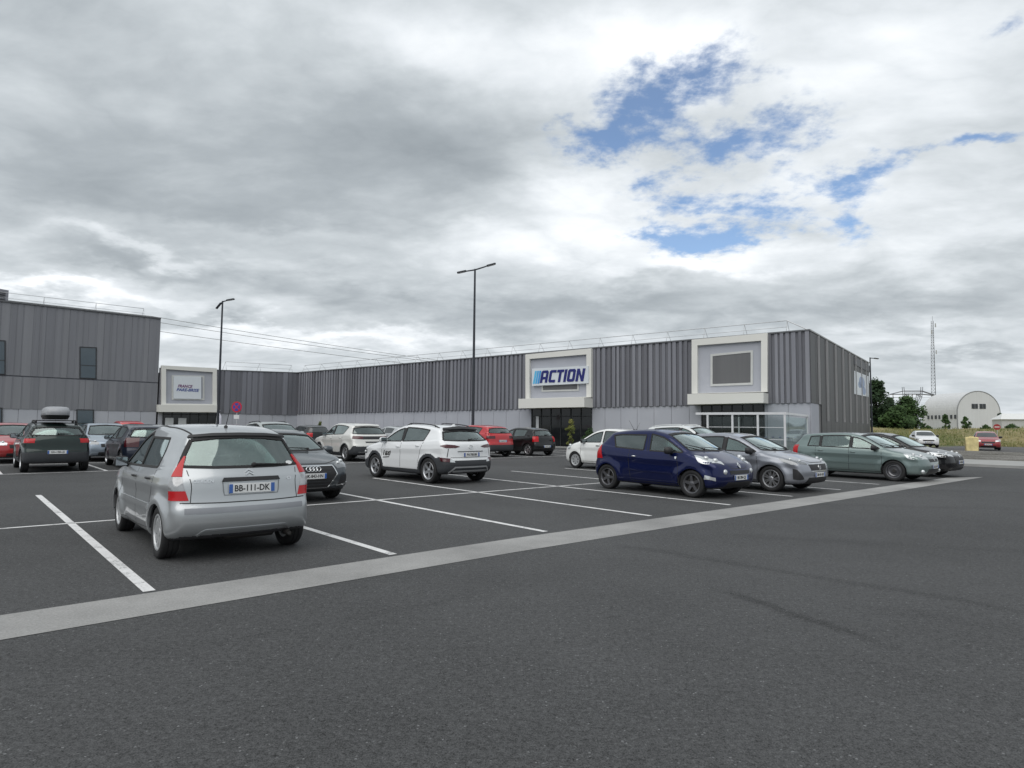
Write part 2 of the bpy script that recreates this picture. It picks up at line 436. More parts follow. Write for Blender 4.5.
class Car(Shape):
    def __init__(s, sp, root, cell):
        super().__init__(sp); s.root = root; s.cell = cell
    def body(s, paintm, cladpoly=None, roofm=None, cladm=None):
        h = s.cell; sp = s.sp
        org = np.array([s.x0-2*h, -s.W/2-0.06, 0.02])
        n = [int((s.L+5*h)/h), int((s.W+0.14)/h)+1, int((s.H+2*h)/h)+1]
        G = np.stack(np.meshgrid(*[org[i]+np.arange(n[i])*h for i in range(3)], indexing='ij'), -1)
        V, Q = surface_nets(s.full(G), org, h)
        V = s.newton(V, n=4, fn=s.full, lim=0.4*h)
        # crisp wheel-arch edges
        y = V[:, 1]; f0 = s.F0(V)
        for xa in (sp['xf'], sp['xr']):
            dx = V[:, 0]-xa; dz = V[:, 2]-sp['R']+0.01; r = np.hypot(dx, dz)
            m = (np.abs(r-sp['Ra']) < 0.62*h) & (np.abs(f0) < 0.7*h) & (np.abs(y) > s.W/2-0.25)
            k = sp['Ra']/np.maximum(r[m], 1e-4)
            V[m, 0] = xa+dx[m]*k; V[m, 2] = sp['R']-0.01+dz[m]*k
            P = V[m]
            for _ in range(5):
                f = s.F0(P); e = np.array([0, 0.004, 0]); g = (s.F0(P+e)-s.F0(P-e))/0.008
                P[:, 1] -= np.clip(f/np.where(np.abs(g) < 0.2, 0.2*np.sign(g+1e-9), g), -0.03, 0.03)
            V[m] = P
        C = V[Q].mean(1); f = s.F0(C); Nn = s.nrm(C)
        mi = np.zeros(len(Q), int)
        mi[f < -0.022] = 1                                  # inside of the shell and wheel wells
        mi[(Nn[:, 2] < -0.75) & (C[:, 2] < 0.35)] = 1         # underside
        mats = [paintm, M_INT]
        split = []
        if cladpoly is not None:
            inb = np.zeros(len(Q), bool)
            for pg in cladpoly: inb |= poly_sdf(C[:, 0], C[:, 2], pg) < 0
            split.append(('cladding', inb & (mi == 0), cladm or M_CLAD))
        if roofm is not None:
            zb = np.interp(C[:, 0], s.bx[:, 0], s.bx[:, 1])
            inr = (mi == 0) & (Nn[:, 2] > 0.55) & (C[:, 2] > s.H-0.20) & (C[:, 0] < sp.get('roofx', (0.7, -9))[0]) & (C[:, 0] > sp.get('roofx', (0.7, -9))[1])
            split.append(('roof_panel', inr, roofm))
        rest = np.ones(len(Q), bool)
        for nm, mk, mt in split: rest &= ~mk
        def emit(nm, mk, ms, idx):
            q = Q[mk]; u, inv = np.unique(q, return_inverse=True)
            me = npmesh(nm, V[u], inv.reshape(q.shape), ms, True, idx, 38)
            return link(nm, me, s.root)
        s.b = emit('body', rest, mats, mi[rest])
        for nm, mk, mt in split:
            if mk.any(): emit(nm, mk, [mt], np.zeros(mk.sum(), int))
    def patch(s, name, mode, A, B, mat, off=0.004, th=0.016, nu=14, nv=6, parent=None, label=None):
        A = resample(A, nu); B = resample(B, nu); t = np.linspace(0, 1, nv)[:, None, None]
        G = s.map(mode, A[None]*(1-t)+B[None]*t); N = s.nrm(G)
        V, F = grid_solid(G, N, off, th)
        o = link(name, npmesh(name, V, F, mat, True, None, 40), parent or s.root)
        if label: o['label'] = label
        return o
    def both(s, name, mode, A, B, mat, **k):
        """the same patch on the left and right sides"""
        r = []
        for sg in (1, -1):
            if mode in ('L', 'S'): r.append(s.patch(name, 'L' if sg > 0 else 'R', A, B, mat, **k))
            elif mode == '3': r.append(s.patch(name, '3', [(x, y*sg, z) for x, y, z in A], [(x, y*sg, z) for x, y, z in B], mat, **k))
            elif mode[0] == 'C': r.append(s.patch(name, mode+('+' if sg > 0 else '-'), A, B, mat, **k))
            elif mode in ('F', 'B'): r.append(s.patch(name, mode, [(y*sg, z) for y, z in A], [(y*sg, z) for y, z in B], mat, **k))
        return r
    def strips(s, mode, lines, w, off=0.002, th=0.01):
        """ribbons laid on the surface, returned as V,F pairs"""
        out = MB()
        for ln in lines:
            P = np.array(ln, float); L = np.linalg.norm(np.diff(P, axis=0), axis=1).sum()
            P = resample(P, max(3, int(L/0.05)+1))
            cl = np.linalg.norm(P[0]-P[-1]) < 1e-6
            T = np.gradient(P, axis=0)
            if cl: T[0] = T[-1] = P[1]-P[-2]
            T /= np.linalg.norm(T, axis=1, keepdims=True)+1e-9
            D = np.stack([-T[:, 1], T[:, 0]], 1)*w/2
            G = s.map(mode, np.stack([P+D, P-D], 0)); N = s.nrm(G)
            V, F = grid_solid(G, N, off, th); out.add(V, F)
        return out
    def ribbon(s, name, mode, lines, w, mat, off=0.002, th=0.01, parent=None):
        mb = s.strips(mode, lines, w, off, th)
        return mb.build(name, mat, parent or s.root, smooth=True, sharp=50)
    def windows(s, glass=None, rear=None, seal=0.028, nside=None):
        sp = s.sp; glass = glass or M_GLASS; hol = sp.get('hollow', True)
        if not hol: glass = rear = M_DGLASS
        for md in 'LR':
            for i, (A, B) in enumerate(sp['swin']):
                g = (rear or glass) if i >= sp.get('npriv', 1) else glass
                o = s.patch('side_window', md, A, B, g, off=-0.006 if hol else 0.003, th=0.004 if hol else 0.012, nu=12, nv=5)
                if sp.get('seals', True):
                    pg = list(A)+list(B)[::-1]; pg = pg+[pg[0]]
                    segs = [pg[k:k+2] for k in range(len(pg)-1)]
                    s.ribbon('window_seal', md, [q for q in segs if np.hypot(q[0][0]-q[1][0], q[0][1]-q[1][1]) > 0.01], seal, M_RUB, 0.004, 0.014, parent=o)
        for key, md, nm in (('fwin', 'F', 'windscreen'), ('bwin', 'B', 'rear_window')):
            if sp.get(key):
                A, B = sp[key]
                o = s.patch(nm, md, A, B, glass if md == 'F' else (rear or glass), off=-0.006 if hol else 0.003, th=0.004 if hol else 0.012, nu=20, nv=8)
                if sp.get('seals', True):
                    pg = list(A)+list(B)[::-1]; pg = pg+[pg[0]]
                    s.ribbon('window_seal', md, [pg[k:k+2] for k in range(len(pg)-1) if np.hypot(pg[k][0]-pg[k+1][0], pg[k][1]-pg[k+1][1]) > 0.01], seal*1.1, M_RUB, 0.004, 0.014, parent=o)
    def pillars(s, mat=None):
        for md in 'LR':
            for (A, B), (C, D) in zip(s.sp['swin'], s.sp['swin'][1:]):
                s.patch('door_pillar', md, [A[-1], C[0]], [B[-1], D[0]], mat or M_TRIM, off=0.003, th=0.01, nu=4, nv=8)
    def wheels(s, style, mat, n=5, tw=0.20, front_only=False):
        sp = s.sp; R = sp['R']
        for xa in (sp['xf'], sp['xr']):
            for sg in (1, -1):
                yc = sg*(s.W/2-0.035-tw/2)
                make_wheel(s.root, (xa, yc, R), R, tw, sg, style, mat, n)
    def seam(s, side_lines, front=None, back=None, w=0.012):
        for md in 'LR':
            s.ribbon('door_seam', md, side_lines, w, M_INK, 0.0012, 0.004)
        if front: s.ribbon('bonnet_seam', 'F', front, w, M_INK, 0.0012, 0.004)
        if back: s.ribbon('tailgate_seam', 'B', back, w, M_INK, 0.0012, 0.004)
    def handles(s, pts, mat, lx=0.16):
        for sg in (1, -1):
            for x, z in pts:
                p = s.map('L' if sg > 0 else 'R', [[x, z]])[0]
                mb = MB(); y = p[1]
                mb.tube([(x-lx/2, y-sg*0.004, z), (x-lx/2+0.02, y+sg*0.022, z+0.004), (x, y+sg*0.028, z+0.006), (x+lx/2-0.02, y+sg*0.022, z+0.004), (x+lx/2, y-sg*0.004, z)], [0.010, 0.014, 0.014, 0.014, 0.010])
                mb.build('door_handle', mat, s.root, sharp=60)
    def mirrors(s, x, z, mat, size=(0.10, 0.12, 0.085), y=None):
        for sg in (1, -1):
            p = s.map('L' if sg > 0 else 'R', [[x, z-0.02]])[0]; yy = p[1]
            mb = MB(); sx, sy, sz = size
            c = Vector((x-0.01, yy+sg*(0.09), z+0.035))
            # shell: blunt on the glass side, rounded to the front
            V = []; n = 12
            for i, (dx, k) in enumerate([(-0.055, 0.86), (-0.05, 0.97), (-0.01, 1.0), (0.03, 0.9), (0.06, 0.62), (0.075, 0.2)]):
                for j in range(n):
                    a = 2*math.pi*j/n; ca, sa = math.cos(a), math.sin(a)
                    V.append(c+Vector((dx, k*sy*math.copysign(abs(ca)**0.7, ca), k*sz*math.copysign(abs(sa)**0.7, sa))))
            F = [(i*n+j, (i+1)*n+j, (i+1)*n+(j+1) % n, i*n+(j+1) % n) for i in range(5) for j in range(n)]
            F += [tuple(range(n)), tuple(range(5*n, 6*n))[::-1]]
            mb.add(V, F)
            mb.tube([(x+0.02, yy-sg*0.03, z-0.03), (x+0.005, yy+sg*0.03, z-0.01), (x, yy+sg*0.07, z+0.01)], [0.03, 0.022, 0.02])
            o = mb.build('door_mirror', mat, s.root, sharp=60)
            g = MB(); g.box(c+Vector((-0.057, 0, 0)), (0.006, sy*1.55, sz*1.5), bev=0.002); g.build('mirror_glass', M_MIRROR, o)
    def plate(s, md, yc, zc, txt, tilt=0.0, two=True, w=0.52, h=0.11, txtsize=0.088):
        sg = 1 if md == 'F' else -1
        p = s.map(md, [[yc, zc], [yc-0.22, zc], [yc+0.22, zc]])
        x = max(p[:, 0]) if sg > 0 else min(p[:, 0])
        x += sg*0.012
        mb = MB(); mb.box((0, 0, 0), (w, h, 0.008), bev=0.003)
        # plate frame: local X right, local Y up, local Z outwards
        rot = Matrix(((0, 0, sg), (sg, 0, 0), (0, 1, 0)))
        R = rot.to_4x4(); R = Matrix.Rotation(-sg*tilt, 4, 'Y') @ R
        o = mb.build('number_plate', M_PLATE, s.root, sharp=40)
        o.matrix_local = Matrix.Translation((x, yc, zc)) @ R
        for k in ((-1, 1) if two else (-1,)):
            b = MB(); b.box((k*(w/2-0.022), 0, 0.0056), (0.042, h-0.008, 0.004)); b.build('plate_band', M_BLUE, o)
        V, F = text_mesh(txt, txtsize, 0.003, bold=0.0015, sx=0.86)
        t = MB(); t.add([(v[0], v[1]-0.002, v[2]+0.004) for v in V], F); t.build('plate_lettering', M_INK, o)
        return o
    def interior(s, front=0.15, rear=-0.75, dash=0.72, head=1.16, rearhead=1.08):
        if not s.sp.get('hollow', True): return
        yy = s.W*0.205
        for x, hh, w in ((front, head, 0.46), (rear, rearhead, 0.50)):
            for sg in (1, -1):
                mb = MB()
                mb.box((x+0.12, sg*yy, 0.54), (0.48, w, 0.14), bev=0.04)
                mb.box((x-0.15, sg*yy, 0.80), (0.13, w-0.02, 0.52), bev=0.045, M=Matrix.Rotation(math.radians(-12), 3, 'Y'))
                mb.box((x-0.23, sg*yy, hh+0.04), (0.09, 0.25, 0.17), bev=0.035)
                mb.tube([(x-0.22, sg*(yy+0.05), hh-0.12), (x-0.23, sg*(yy+0.05), hh)], 0.008, n=6)
                mb.build('seat', M_INT, s.root, sharp=50)
        mb = MB(); mb.box((dash, 0, 0.83), (0.42, s.W*0.74, 0.20), bev=0.07); mb.box((dash-0.08, yy, 0.955), (0.22, 0.34, 0.06), bev=0.025)
        mb.build('dashboard', M_DASH, s.root, sharp=50)
        mb = MB(); c = Vector((dash-0.32, yy, 0.90)); R = Matrix.Rotation(math.radians(-66), 3, 'Y')
        mb.tube([c+R @ Vector((0.18*math.cos(a), 0.18*math.sin(a), 0)) for a in np.linspace(0, 2*math.pi, 25)], 0.014, n=6, cap=False)
        mb.tube([c, c+Vector((0.25, 0, -0.1))], 0.03, n=8); mb.tube([c+R @ Vector((0, -0.17, 0)), c+R @ Vector((0, 0.17, 0))], 0.018, n=6)
        mb.build('steering_wheel', M_RUB, s.root, sharp=50)
    def wiper(s, md, a, b, par=None):
        P = s.map(md, [a, [(a[0]+b[0])/2, (a[1]+b[1])/2], b]); N = s.nrm(P)
        mb = MB(); mb.tube([p+n*0.022 for p, n in zip(P, N)], [0.014, 0.011, 0.006], n=6)
        mb.ball(P[0]+N[0]*0.012, 0.028)
        mb.build('wiper', M_RUB, s.root, sharp=60)
    def badge(s, md, y, z, kind, size=0.05, mat=None, name='emblem'):
        p = s.map(md, [[y, z]]); n = Vector(s.nrm(p)[0]); p = Vector(p[0])+n*0.004
        q = n.to_track_quat('Z', 'Y').to_matrix()
        # local frame: u horizontal, v up, n out
        u = Vector((0, 0, 1)).cross(n).normalized(); v = n.cross(u)
        M = Matrix((u, v, n)).transposed().to_4x4(); M.translation = p
        mb = MB()
        if kind == 'rings':
            for i in range(4): mb.tube([((i-1.5)*size*0.72+size/2*math.cos(a), size/2*math.sin(a), 0.004) for a in np.linspace(0, 2*math.pi, 17)], size*0.075, n=5, cap=False)
        elif kind == 'chevrons':
            for k in (0, 1):
                o = (k-0.5)*size*0.9
                mb.prism([(-size, o-size*0.45), (0, o+size*0.35), (size, o-size*0.45), (size, o-size*0.15), (0, o+size*0.75), (-size, o-size*0.15)], 0, 0.008)
        elif kind == 'diamond':
            a, b, c, d = size*0.62, size, size*0.26, size*0.5
            mb.prism([(-a, 0), (0, b), (0, d), (-c, 0), (0, -d), (0, -b)], 0, 0.012); mb.prism([(a, 0), (0, -b), (0, -d), (c, 0), (0, d), (0, b)], 0, 0.012)
        elif kind == 'ring':
            mb.tube([(size*math.cos(a), size*math.sin(a), 0.004) for a in np.linspace(0, 2*math.pi, 21)], size*0.12, n=5, cap=False)
            mb.prism([(-size*0.9, -size*0.12), (size*0.2, -size*0.1), (size*0.9, size*0.12), (-size*0.2, size*0.12)], 0.001, 0.008)
        elif kind == 'oval':
            mb.tube([(size*1.5*math.cos(a), size*math.sin(a), 0.004) for a in np.linspace(0, 2*math.pi, 21)], size*0.12, n=5, cap=False)
            mb.prism([(-0.6*size, -.6*size), (-.4*size, -.6*size), (-.2*size, .6*size), (-.4*size, .6*size)], 0, .008); mb.prism([(0.4*size, -.6*size), (.6*size, -.6*size), (.8*size, .6*size), (.6*size, .6*size)], 0, .008); mb.prism([(-.4*size, -.1*size), (.6*size, 0), (.6*size, .15*size), (-.4*size, .05*size)], 0.001, .009)
        elif kind == 'shield':
            mb.prism([(-size*.8, size), (size*.8, size), (size*.8, -size*.2), (0, -size), (-size*.8, -size*.2)], 0, 0.008)
        else:
            V, F = text_mesh(kind, size, 0.003, bold=0.001); mb.add(V, F)
        o = mb.build(name, mat or M_CHROME, s.root, sharp=50); o.matrix_local = M
        return o
    def antenna(s, x, y=0.0, ln=0.3, fin=False, col=None):
        p = s.map('T', [[x, y]])[0]; mb = MB()
        if fin:
            mb.prism([(-0.09, 0), (0.08, 0), (-0.02, 0.05), (-0.07, 0.065)], -0.018, 0.018, M=Matrix.Translation(p) @ Matrix.Rotation(math.pi/2, 4, 'X'))
            mb.build('antenna', col or M_TRIM, s.root)
        else:
            mb.ball((p[0], p[1], p[2]+0.008), (0.035, 0.022, 0.022)); mb.tube([(p[0], p[1], p[2]+0.015), (p[0]-ln*0.55, p[1], p[2]+0.015+ln*0.83)], [0.005, 0.003], n=5)
            mb.build('antenna', M_TRIM, s.root)
    def rails(s, x0, x1, mat, y=0.52, h=0.035):
        for sg in (1, -1):
            xs = np.linspace(x0, x1, 9); P = s.map('T', [[x, sg*y] for x in xs]); mb = MB()
            pts = [(p[0], p[1], p[2]+(h if 0 < i < 8 else 0)) for i, p in enumerate(P)]
            mb.tube(pts, 0.016, n=6)
            for i in (1, 7): mb.tube([(P[i][0], P[i][1], P[i][2]-0.01), (P[i][0], P[i][1], P[i][2]+h)], 0.018, n=6)
            mb.build('roof_rail', mat, s.root, sharp=60)

_wc = {}
def make_wheel(root, c, R, tw, sg, style, mat, n):
    rr = R*0.665
    key = (round(R, 3), tw, sg, style, mat.name, n)
    if key not in _wc:
        h = tw/2; S = -sg  # outward is +y for the left side
        t = MB()
        prof = [(rr, h*0.80), (rr+0.012, h*0.96), (rr+0.03, h*1.0), (R*0.86, h*1.05), (R*0.95, h*0.98), (R*0.985, h*0.80), (R, h*0.6), (R, h*0.32), (R-0.007, h*0.3), (R-0.007, h*0.24), (R, h*0.22),
                (R, -h*0.22), (R-0.007, -h*0.24), (R-0.007, -h*0.3), (R, -h*0.32), (R, -h*0.6), (R*0.985, -h*0.80), (R*0.95, -h*0.98), (R*0.86, -h*1.05), (rr+0.012, -h*0.96), (rr, -h*0.8)]
        t.lathe(prof, n=40)
        hub = MB(); hub.lathe([(0.0, sg*h*0.25), (R*0.52, sg*h*0.25), (R*0.52, sg*h*0.12), (R*0.55, -sg*h*0.3), (0, -sg*h*0.3)] , n=28)
        hub.lathe([(0, sg*h*0.6), (0.05, sg*h*0.6), (0.06, sg*h*0.2)], n=16)
        r = MB()
        # barrel and lip
        r.lathe([(rr-0.004, sg*h*0.80), (rr+0.010, sg*h*0.93), (rr+0.006, sg*h*0.97), (rr-0.012, sg*h*0.93), (rr-0.022, sg*h*0.80), (rr-0.035, sg*h*0.2), (rr-0.03, -sg*h*0.7), (rr-0.004, -sg*h*0.8)], n=40)
        yo = sg*h*0.78
        def spoke(a, w0, w1, r0, r1, bulge=0.0, th=0.022, tw_=0.0):
            V = []
            for k, (q, w) in enumerate(((r0, w0), ((r0+r1)/2, (w0+w1)/2), (r1, w1))):
                yq = yo-sg*(0.012*(1-abs(k-1)))+sg*bulge*(k == 1)
                if k == 2: yq = yo+sg*0.004
                if k == 0: yq = yo-sg*0.004
                aa = a+tw_*k
                ca, sa = math.cos(aa), math.sin(aa)
                for e in (-1, 1):
                    for d in (0, 1): V.append((q*ca-e*w/2*sa, yq-sg*d*th-sg*0.0, q*sa+e*w/2*ca))
            F = []
            for k in (0, 4):
                F += [(k, k+4, k+6, k+2), (k+1, k+3, k+7, k+5), (k, k+1, k+5, k+4), (k+2, k+6, k+7, k+3)]
            F += [(0, 2, 3, 1), (8, 9, 11, 10)]
            r.add(V, F)
        if style == 'cap':     # plastic wheel trim: dish with slots between broad blades
            r.lathe([(0, yo), (R*0.16, yo), (R*0.19, yo-sg*0.010), (R*0.30, yo-sg*0.012)], n=32)
            for k in range(n): spoke(2*math.pi*k/n, R*0.17, R*0.31, R*0.18, rr-0.008, 0.012)
            r.lathe([(rr-0.05, yo-sg*0.006), (rr-0.005, yo+sg*0.004)], n=40)
        elif style == 'double':
            for k in range(n):
                a = 2*math.pi*k/n
                for d in (-1, 1): spoke(a+d*0.11, 0.034, 0.026, 0.03, rr-0.01, 0.008, tw_=d*0.035)
            r.lathe([(0, yo+sg*0.002), (0.045, yo+sg*0.002), (0.065, yo-sg*0.01), (0.07, yo-sg*0.03)], n=20)
        elif style == 'steel':
            r.lathe([(0, yo-sg*0.03), (0.06, yo-sg*0.03), (0.075, yo-sg*0.045), (R*0.40, yo-sg*0.045), (R*0.5, yo-sg*0.02), (rr-0.01, yo-sg*0.03)], n=36)
        else:
            for k in range(n): spoke(2*math.pi*k/n, 0.07, 0.055, 0.03, rr-0.01, 0.012)
            r.lathe([(0, yo+sg*0.002), (0.045, yo+sg*0.002), (0.065, yo-sg*0.01), (0.07, yo-sg*0.03)], n=20)
        _wc[key] = (npmesh('wheel', hub.v, hub.f, M_BRAKE, True, None, 40), npmesh('tyre', t.v, t.f, M_RUB, True, None, 50), npmesh('rim', r.v, r.f, mat, True, None, 35))
        for me in _wc[key]:
            bm = bmesh.new(); bm.from_mesh(me); bmesh.ops.recalc_face_normals(bm, faces=bm.faces); bm.to_mesh(me); bm.free()
    a, b, d = _wc[key]
    w = link('wheel', a, root, c, (0, random.uniform(0, 6.28), 0)); link('tyre', b, w); link('rim', d, w)
    return w
# ------------------------------------------------------------------ car specifications
def spec(xn, xt, W, H, wb, R, Ra, zh, xc, zc, xa, xp, xe, ze, xg, zg, belt, tumble, wins, zmid=0.56, tailtop=0.70, ground=0.19,
         fz=(None, None), bz=(None, None), inset=0.075, finset=0.07, nosez=0.52, **k):
    sil = [(xn-0.16, ground+0.01), (xn-0.05, ground+0.08), (xn, nosez-0.12), (xn-0.005, nosez+0.04), (xn-0.06, zh-0.07), (xn-0.20, zh),
           (xn-0.2+(xc-xn+0.2)*0.5, zh+(zc-zh)*0.55+0.02), (xc+0.10, zc), (xc, zc+0.02), (xc+(xa-xc)*0.33, zc+(H-zc)*0.40), (xc+(xa-xc)*0.72, zc+(H-zc)*0.78), (xa, H-0.045), (xa-0.25, H-0.01), (xp, H),
           (xe+(xp-xe)*0.45, H-(H-ze)*0.28), (xe+0.06, ze+0.01), (xe, ze-0.02), (xe+(xg-xe)*0.5, (ze+zg)/2+0.015), (xg, zg), (xg+(xt-xg)*0.45, zg-0.07),
           (xt+0.05, tailtop), (xt+0.005, tailtop-0.07), (xt, 0.42), (xt+0.06, 0.30), (xt+0.18, ground+0.05), (-wb/2, ground), (wb/2, ground)]
    sp = dict(sil=sil, W=W, belt=belt, tumble=tumble, xf=wb/2, xr=-wb/2, R=R, Ra=Ra, swin=[], fwin=None, bwin=None,
              wx=(xa-0.35, xe+0.25), cab=(xg+0.10, xc-0.12), **k)
    S = Shape(sp)
    def side_top(x, ins=inset):
        z = np.linspace(H+0.02, 0.7, 400); X = np.full_like(z, x)
        P = np.stack([X, S.Y(X, z), z], -1)
        a = np.clip(P[:, 1]/(W/2), 0, 1.15)
        zb = np.interp(P[:, 0], S.bx[:, 0], S.bx[:, 1]); up = smoothst(zb-0.05, zb+0.3, z)
        xp_ = S.xm+(X-S.xm)*(1+sp.get('bow', 0.10)*a**3)+np.sign(X-S.xm)*a**2*sp.get('gbow', 0.10)*up
        zp = z+sp.get('crown', 0.05)*a*a*smoothst(0.6, 1.0, z)
        d = S.sil(xp_, zp); i = np.argmax(d < -ins); return float(z[i])
    bel = lambda x: float(np.interp(x, S.bx[:, 0], S.bx[:, 1]))+0.025
    res = []
    for w in wins:
        x0, x1t, x1b = w[:3]
        if x0 is None:
            x0 = x1t
            while side_top(x0) > bel(x0)+0.015 and x0 < 2: x0 += 0.01
            x0 -= 0.01
        xs = np.linspace(x0, x1t, 12); A = [(x0, bel(x0)), ((x0+x1b)/2, bel((x0+x1b)/2)), (x1b, bel(x1b))]
        top = [(x, max(side_top(x), bel(x)+0.012)) for x in xs]
        if len(w) > 3: top = [(x, min(z, w[3])) for x, z in top]
        res.append((A, top))
    sp['swin'] = res
    def cx(z, front):
        xs = np.linspace(S.xm, (xn if front else xt), 300); d = S.sil(xs, np.full_like(xs, z)); return float(xs[np.argmax(d > 0)])
    for key, fr, (z0, z1) in (('fwin', True, fz), ('bwin', False, bz)):
        if z0 is None: continue
        def hw(z):
            x = cx(z, fr)-(0.10 if fr else -0.10); return float(S.Y(np.array(x), np.array(z)))-finset
        a, b = hw(z0), hw(z1-0.03)
        sp[key] = ([(-a, z0+0.015), (-a*0.5, z0), (0, z0-0.002), (a*0.5, z0), (a, z0+0.015)], [(-b, z1-0.045), (-b*0.5, z1-0.015), (0, z1-0.005), (b*0.5, z1-0.015), (b, z1-0.045)])
    return sp

def car_root(name, label, s, t, head, yaw=0.0, cat='car', group='cars parked in the marked bays'):
    """head=+1 faces away across the rows, -1 faces the concrete strip"""
    x, y, _ = ST(s, t); a = math.atan2(TV[1]*head, TV[0]*head)+math.radians(yaw)
    return thing(name, label, cat, (x, y, 0), a, group)

def corner_lamp(c, z0, z1, a0, a1, mat, name='tail_light', end='CB', off=0.006, top=(0, 0)):
    """lamp wrapped round a corner between two angles"""
    for sg in '+-':
        c.patch(name, end+sg, [(a0, z0), (a1, z0)], [(a0+top[0], z1), (a1+top[1], z1)], mat, off=off, nu=10, nv=6)

def lamp_rails(c, outer, inner, bands, mat_of, name, off=0.006, mirror=True):
    """tall corner lamp cut into horizontal bands between an outer and an inner rail of 3D points"""
    def at(rail, z):
        r = sorted(rail, key=lambda p: p[2]); zz = [p[2] for p in r]
        return (np.interp(z, zz, [p[0] for p in r]), np.interp(z, zz, [p[1] for p in r]), z)
    for sg in ((1, -1) if mirror else (1,)):
        first = None
        for k, (z0, z1) in enumerate(bands):
            zs = np.linspace(z0, z1, 5)
            A = [at(outer, z) for z in zs]; B = [at(inner, z) for z in zs]
            A = [(x, y*sg, z) for x, y, z in A]; B = [(x, y*sg, z) for x, y, z in B]
            o = c.patch(name if first is None else 'lens', '3', A, B, mat_of[k], off=off, nu=6, nv=8, parent=first)
            first = first or o

def lower_rear(c, z, hw, mat, name='diffuser'):
    return c.patch(name, 'B', [(-hw, z[0]), (hw, z[0])], [(-hw*1.02, z[1]), (hw*1.02, z[1])], mat, off=0.004)

def exhaust(c, x, y, z):
    mb = MB(); mb.lathe([(0.032, 0), (0.032, 0.16), (0.026, 0.16), (0.026, 0.01), (0.0, 0.01)], axis='Y', n=14)
    o = mb.build('exhaust_pipe', M_BRAKE, c.root, sharp=50); o.location = (x, y, z); o.rotation_euler = (0, 0, -math.pi/2)

def headlamp(c, outer, inner, top=None, inside=True, mat=None):
    """outer/inner: bottom rail and top rail as 3D points from the grille out to the wing"""
    for sg in (1, -1):
        A = [(x, y*sg, z) for x, y, z in outer]; B = [(x, y*sg, z) for x, y, z in inner]
        o = c.patch('headlight', '3', A, B, mat or M_LAMPD, off=0.004, nu=12, nv=6)
        if inside:
            m = [tuple(np.array(a)*0.5+np.array(b)*0.5) for a, b in zip(A, B)]
            i0, i1 = m[0], m[-1]
            for f in (0.30, 0.66):
                q = np.array(i0)*(1-f)+np.array(i1)*f; q = c.map('3', q[None])[0]; n = c.nrm(q[None])[0]
                r = float(np.linalg.norm(np.array(resample(A, 5)[2])-np.array(resample(B, 5)[2])))*0.30
                mb = MB(); mb.ball(q+n*0.004, (r, r, r*0.9), n=12, k=6); mb.build('lens', M_CLEAR, o, sharp=60)

CARS = {}
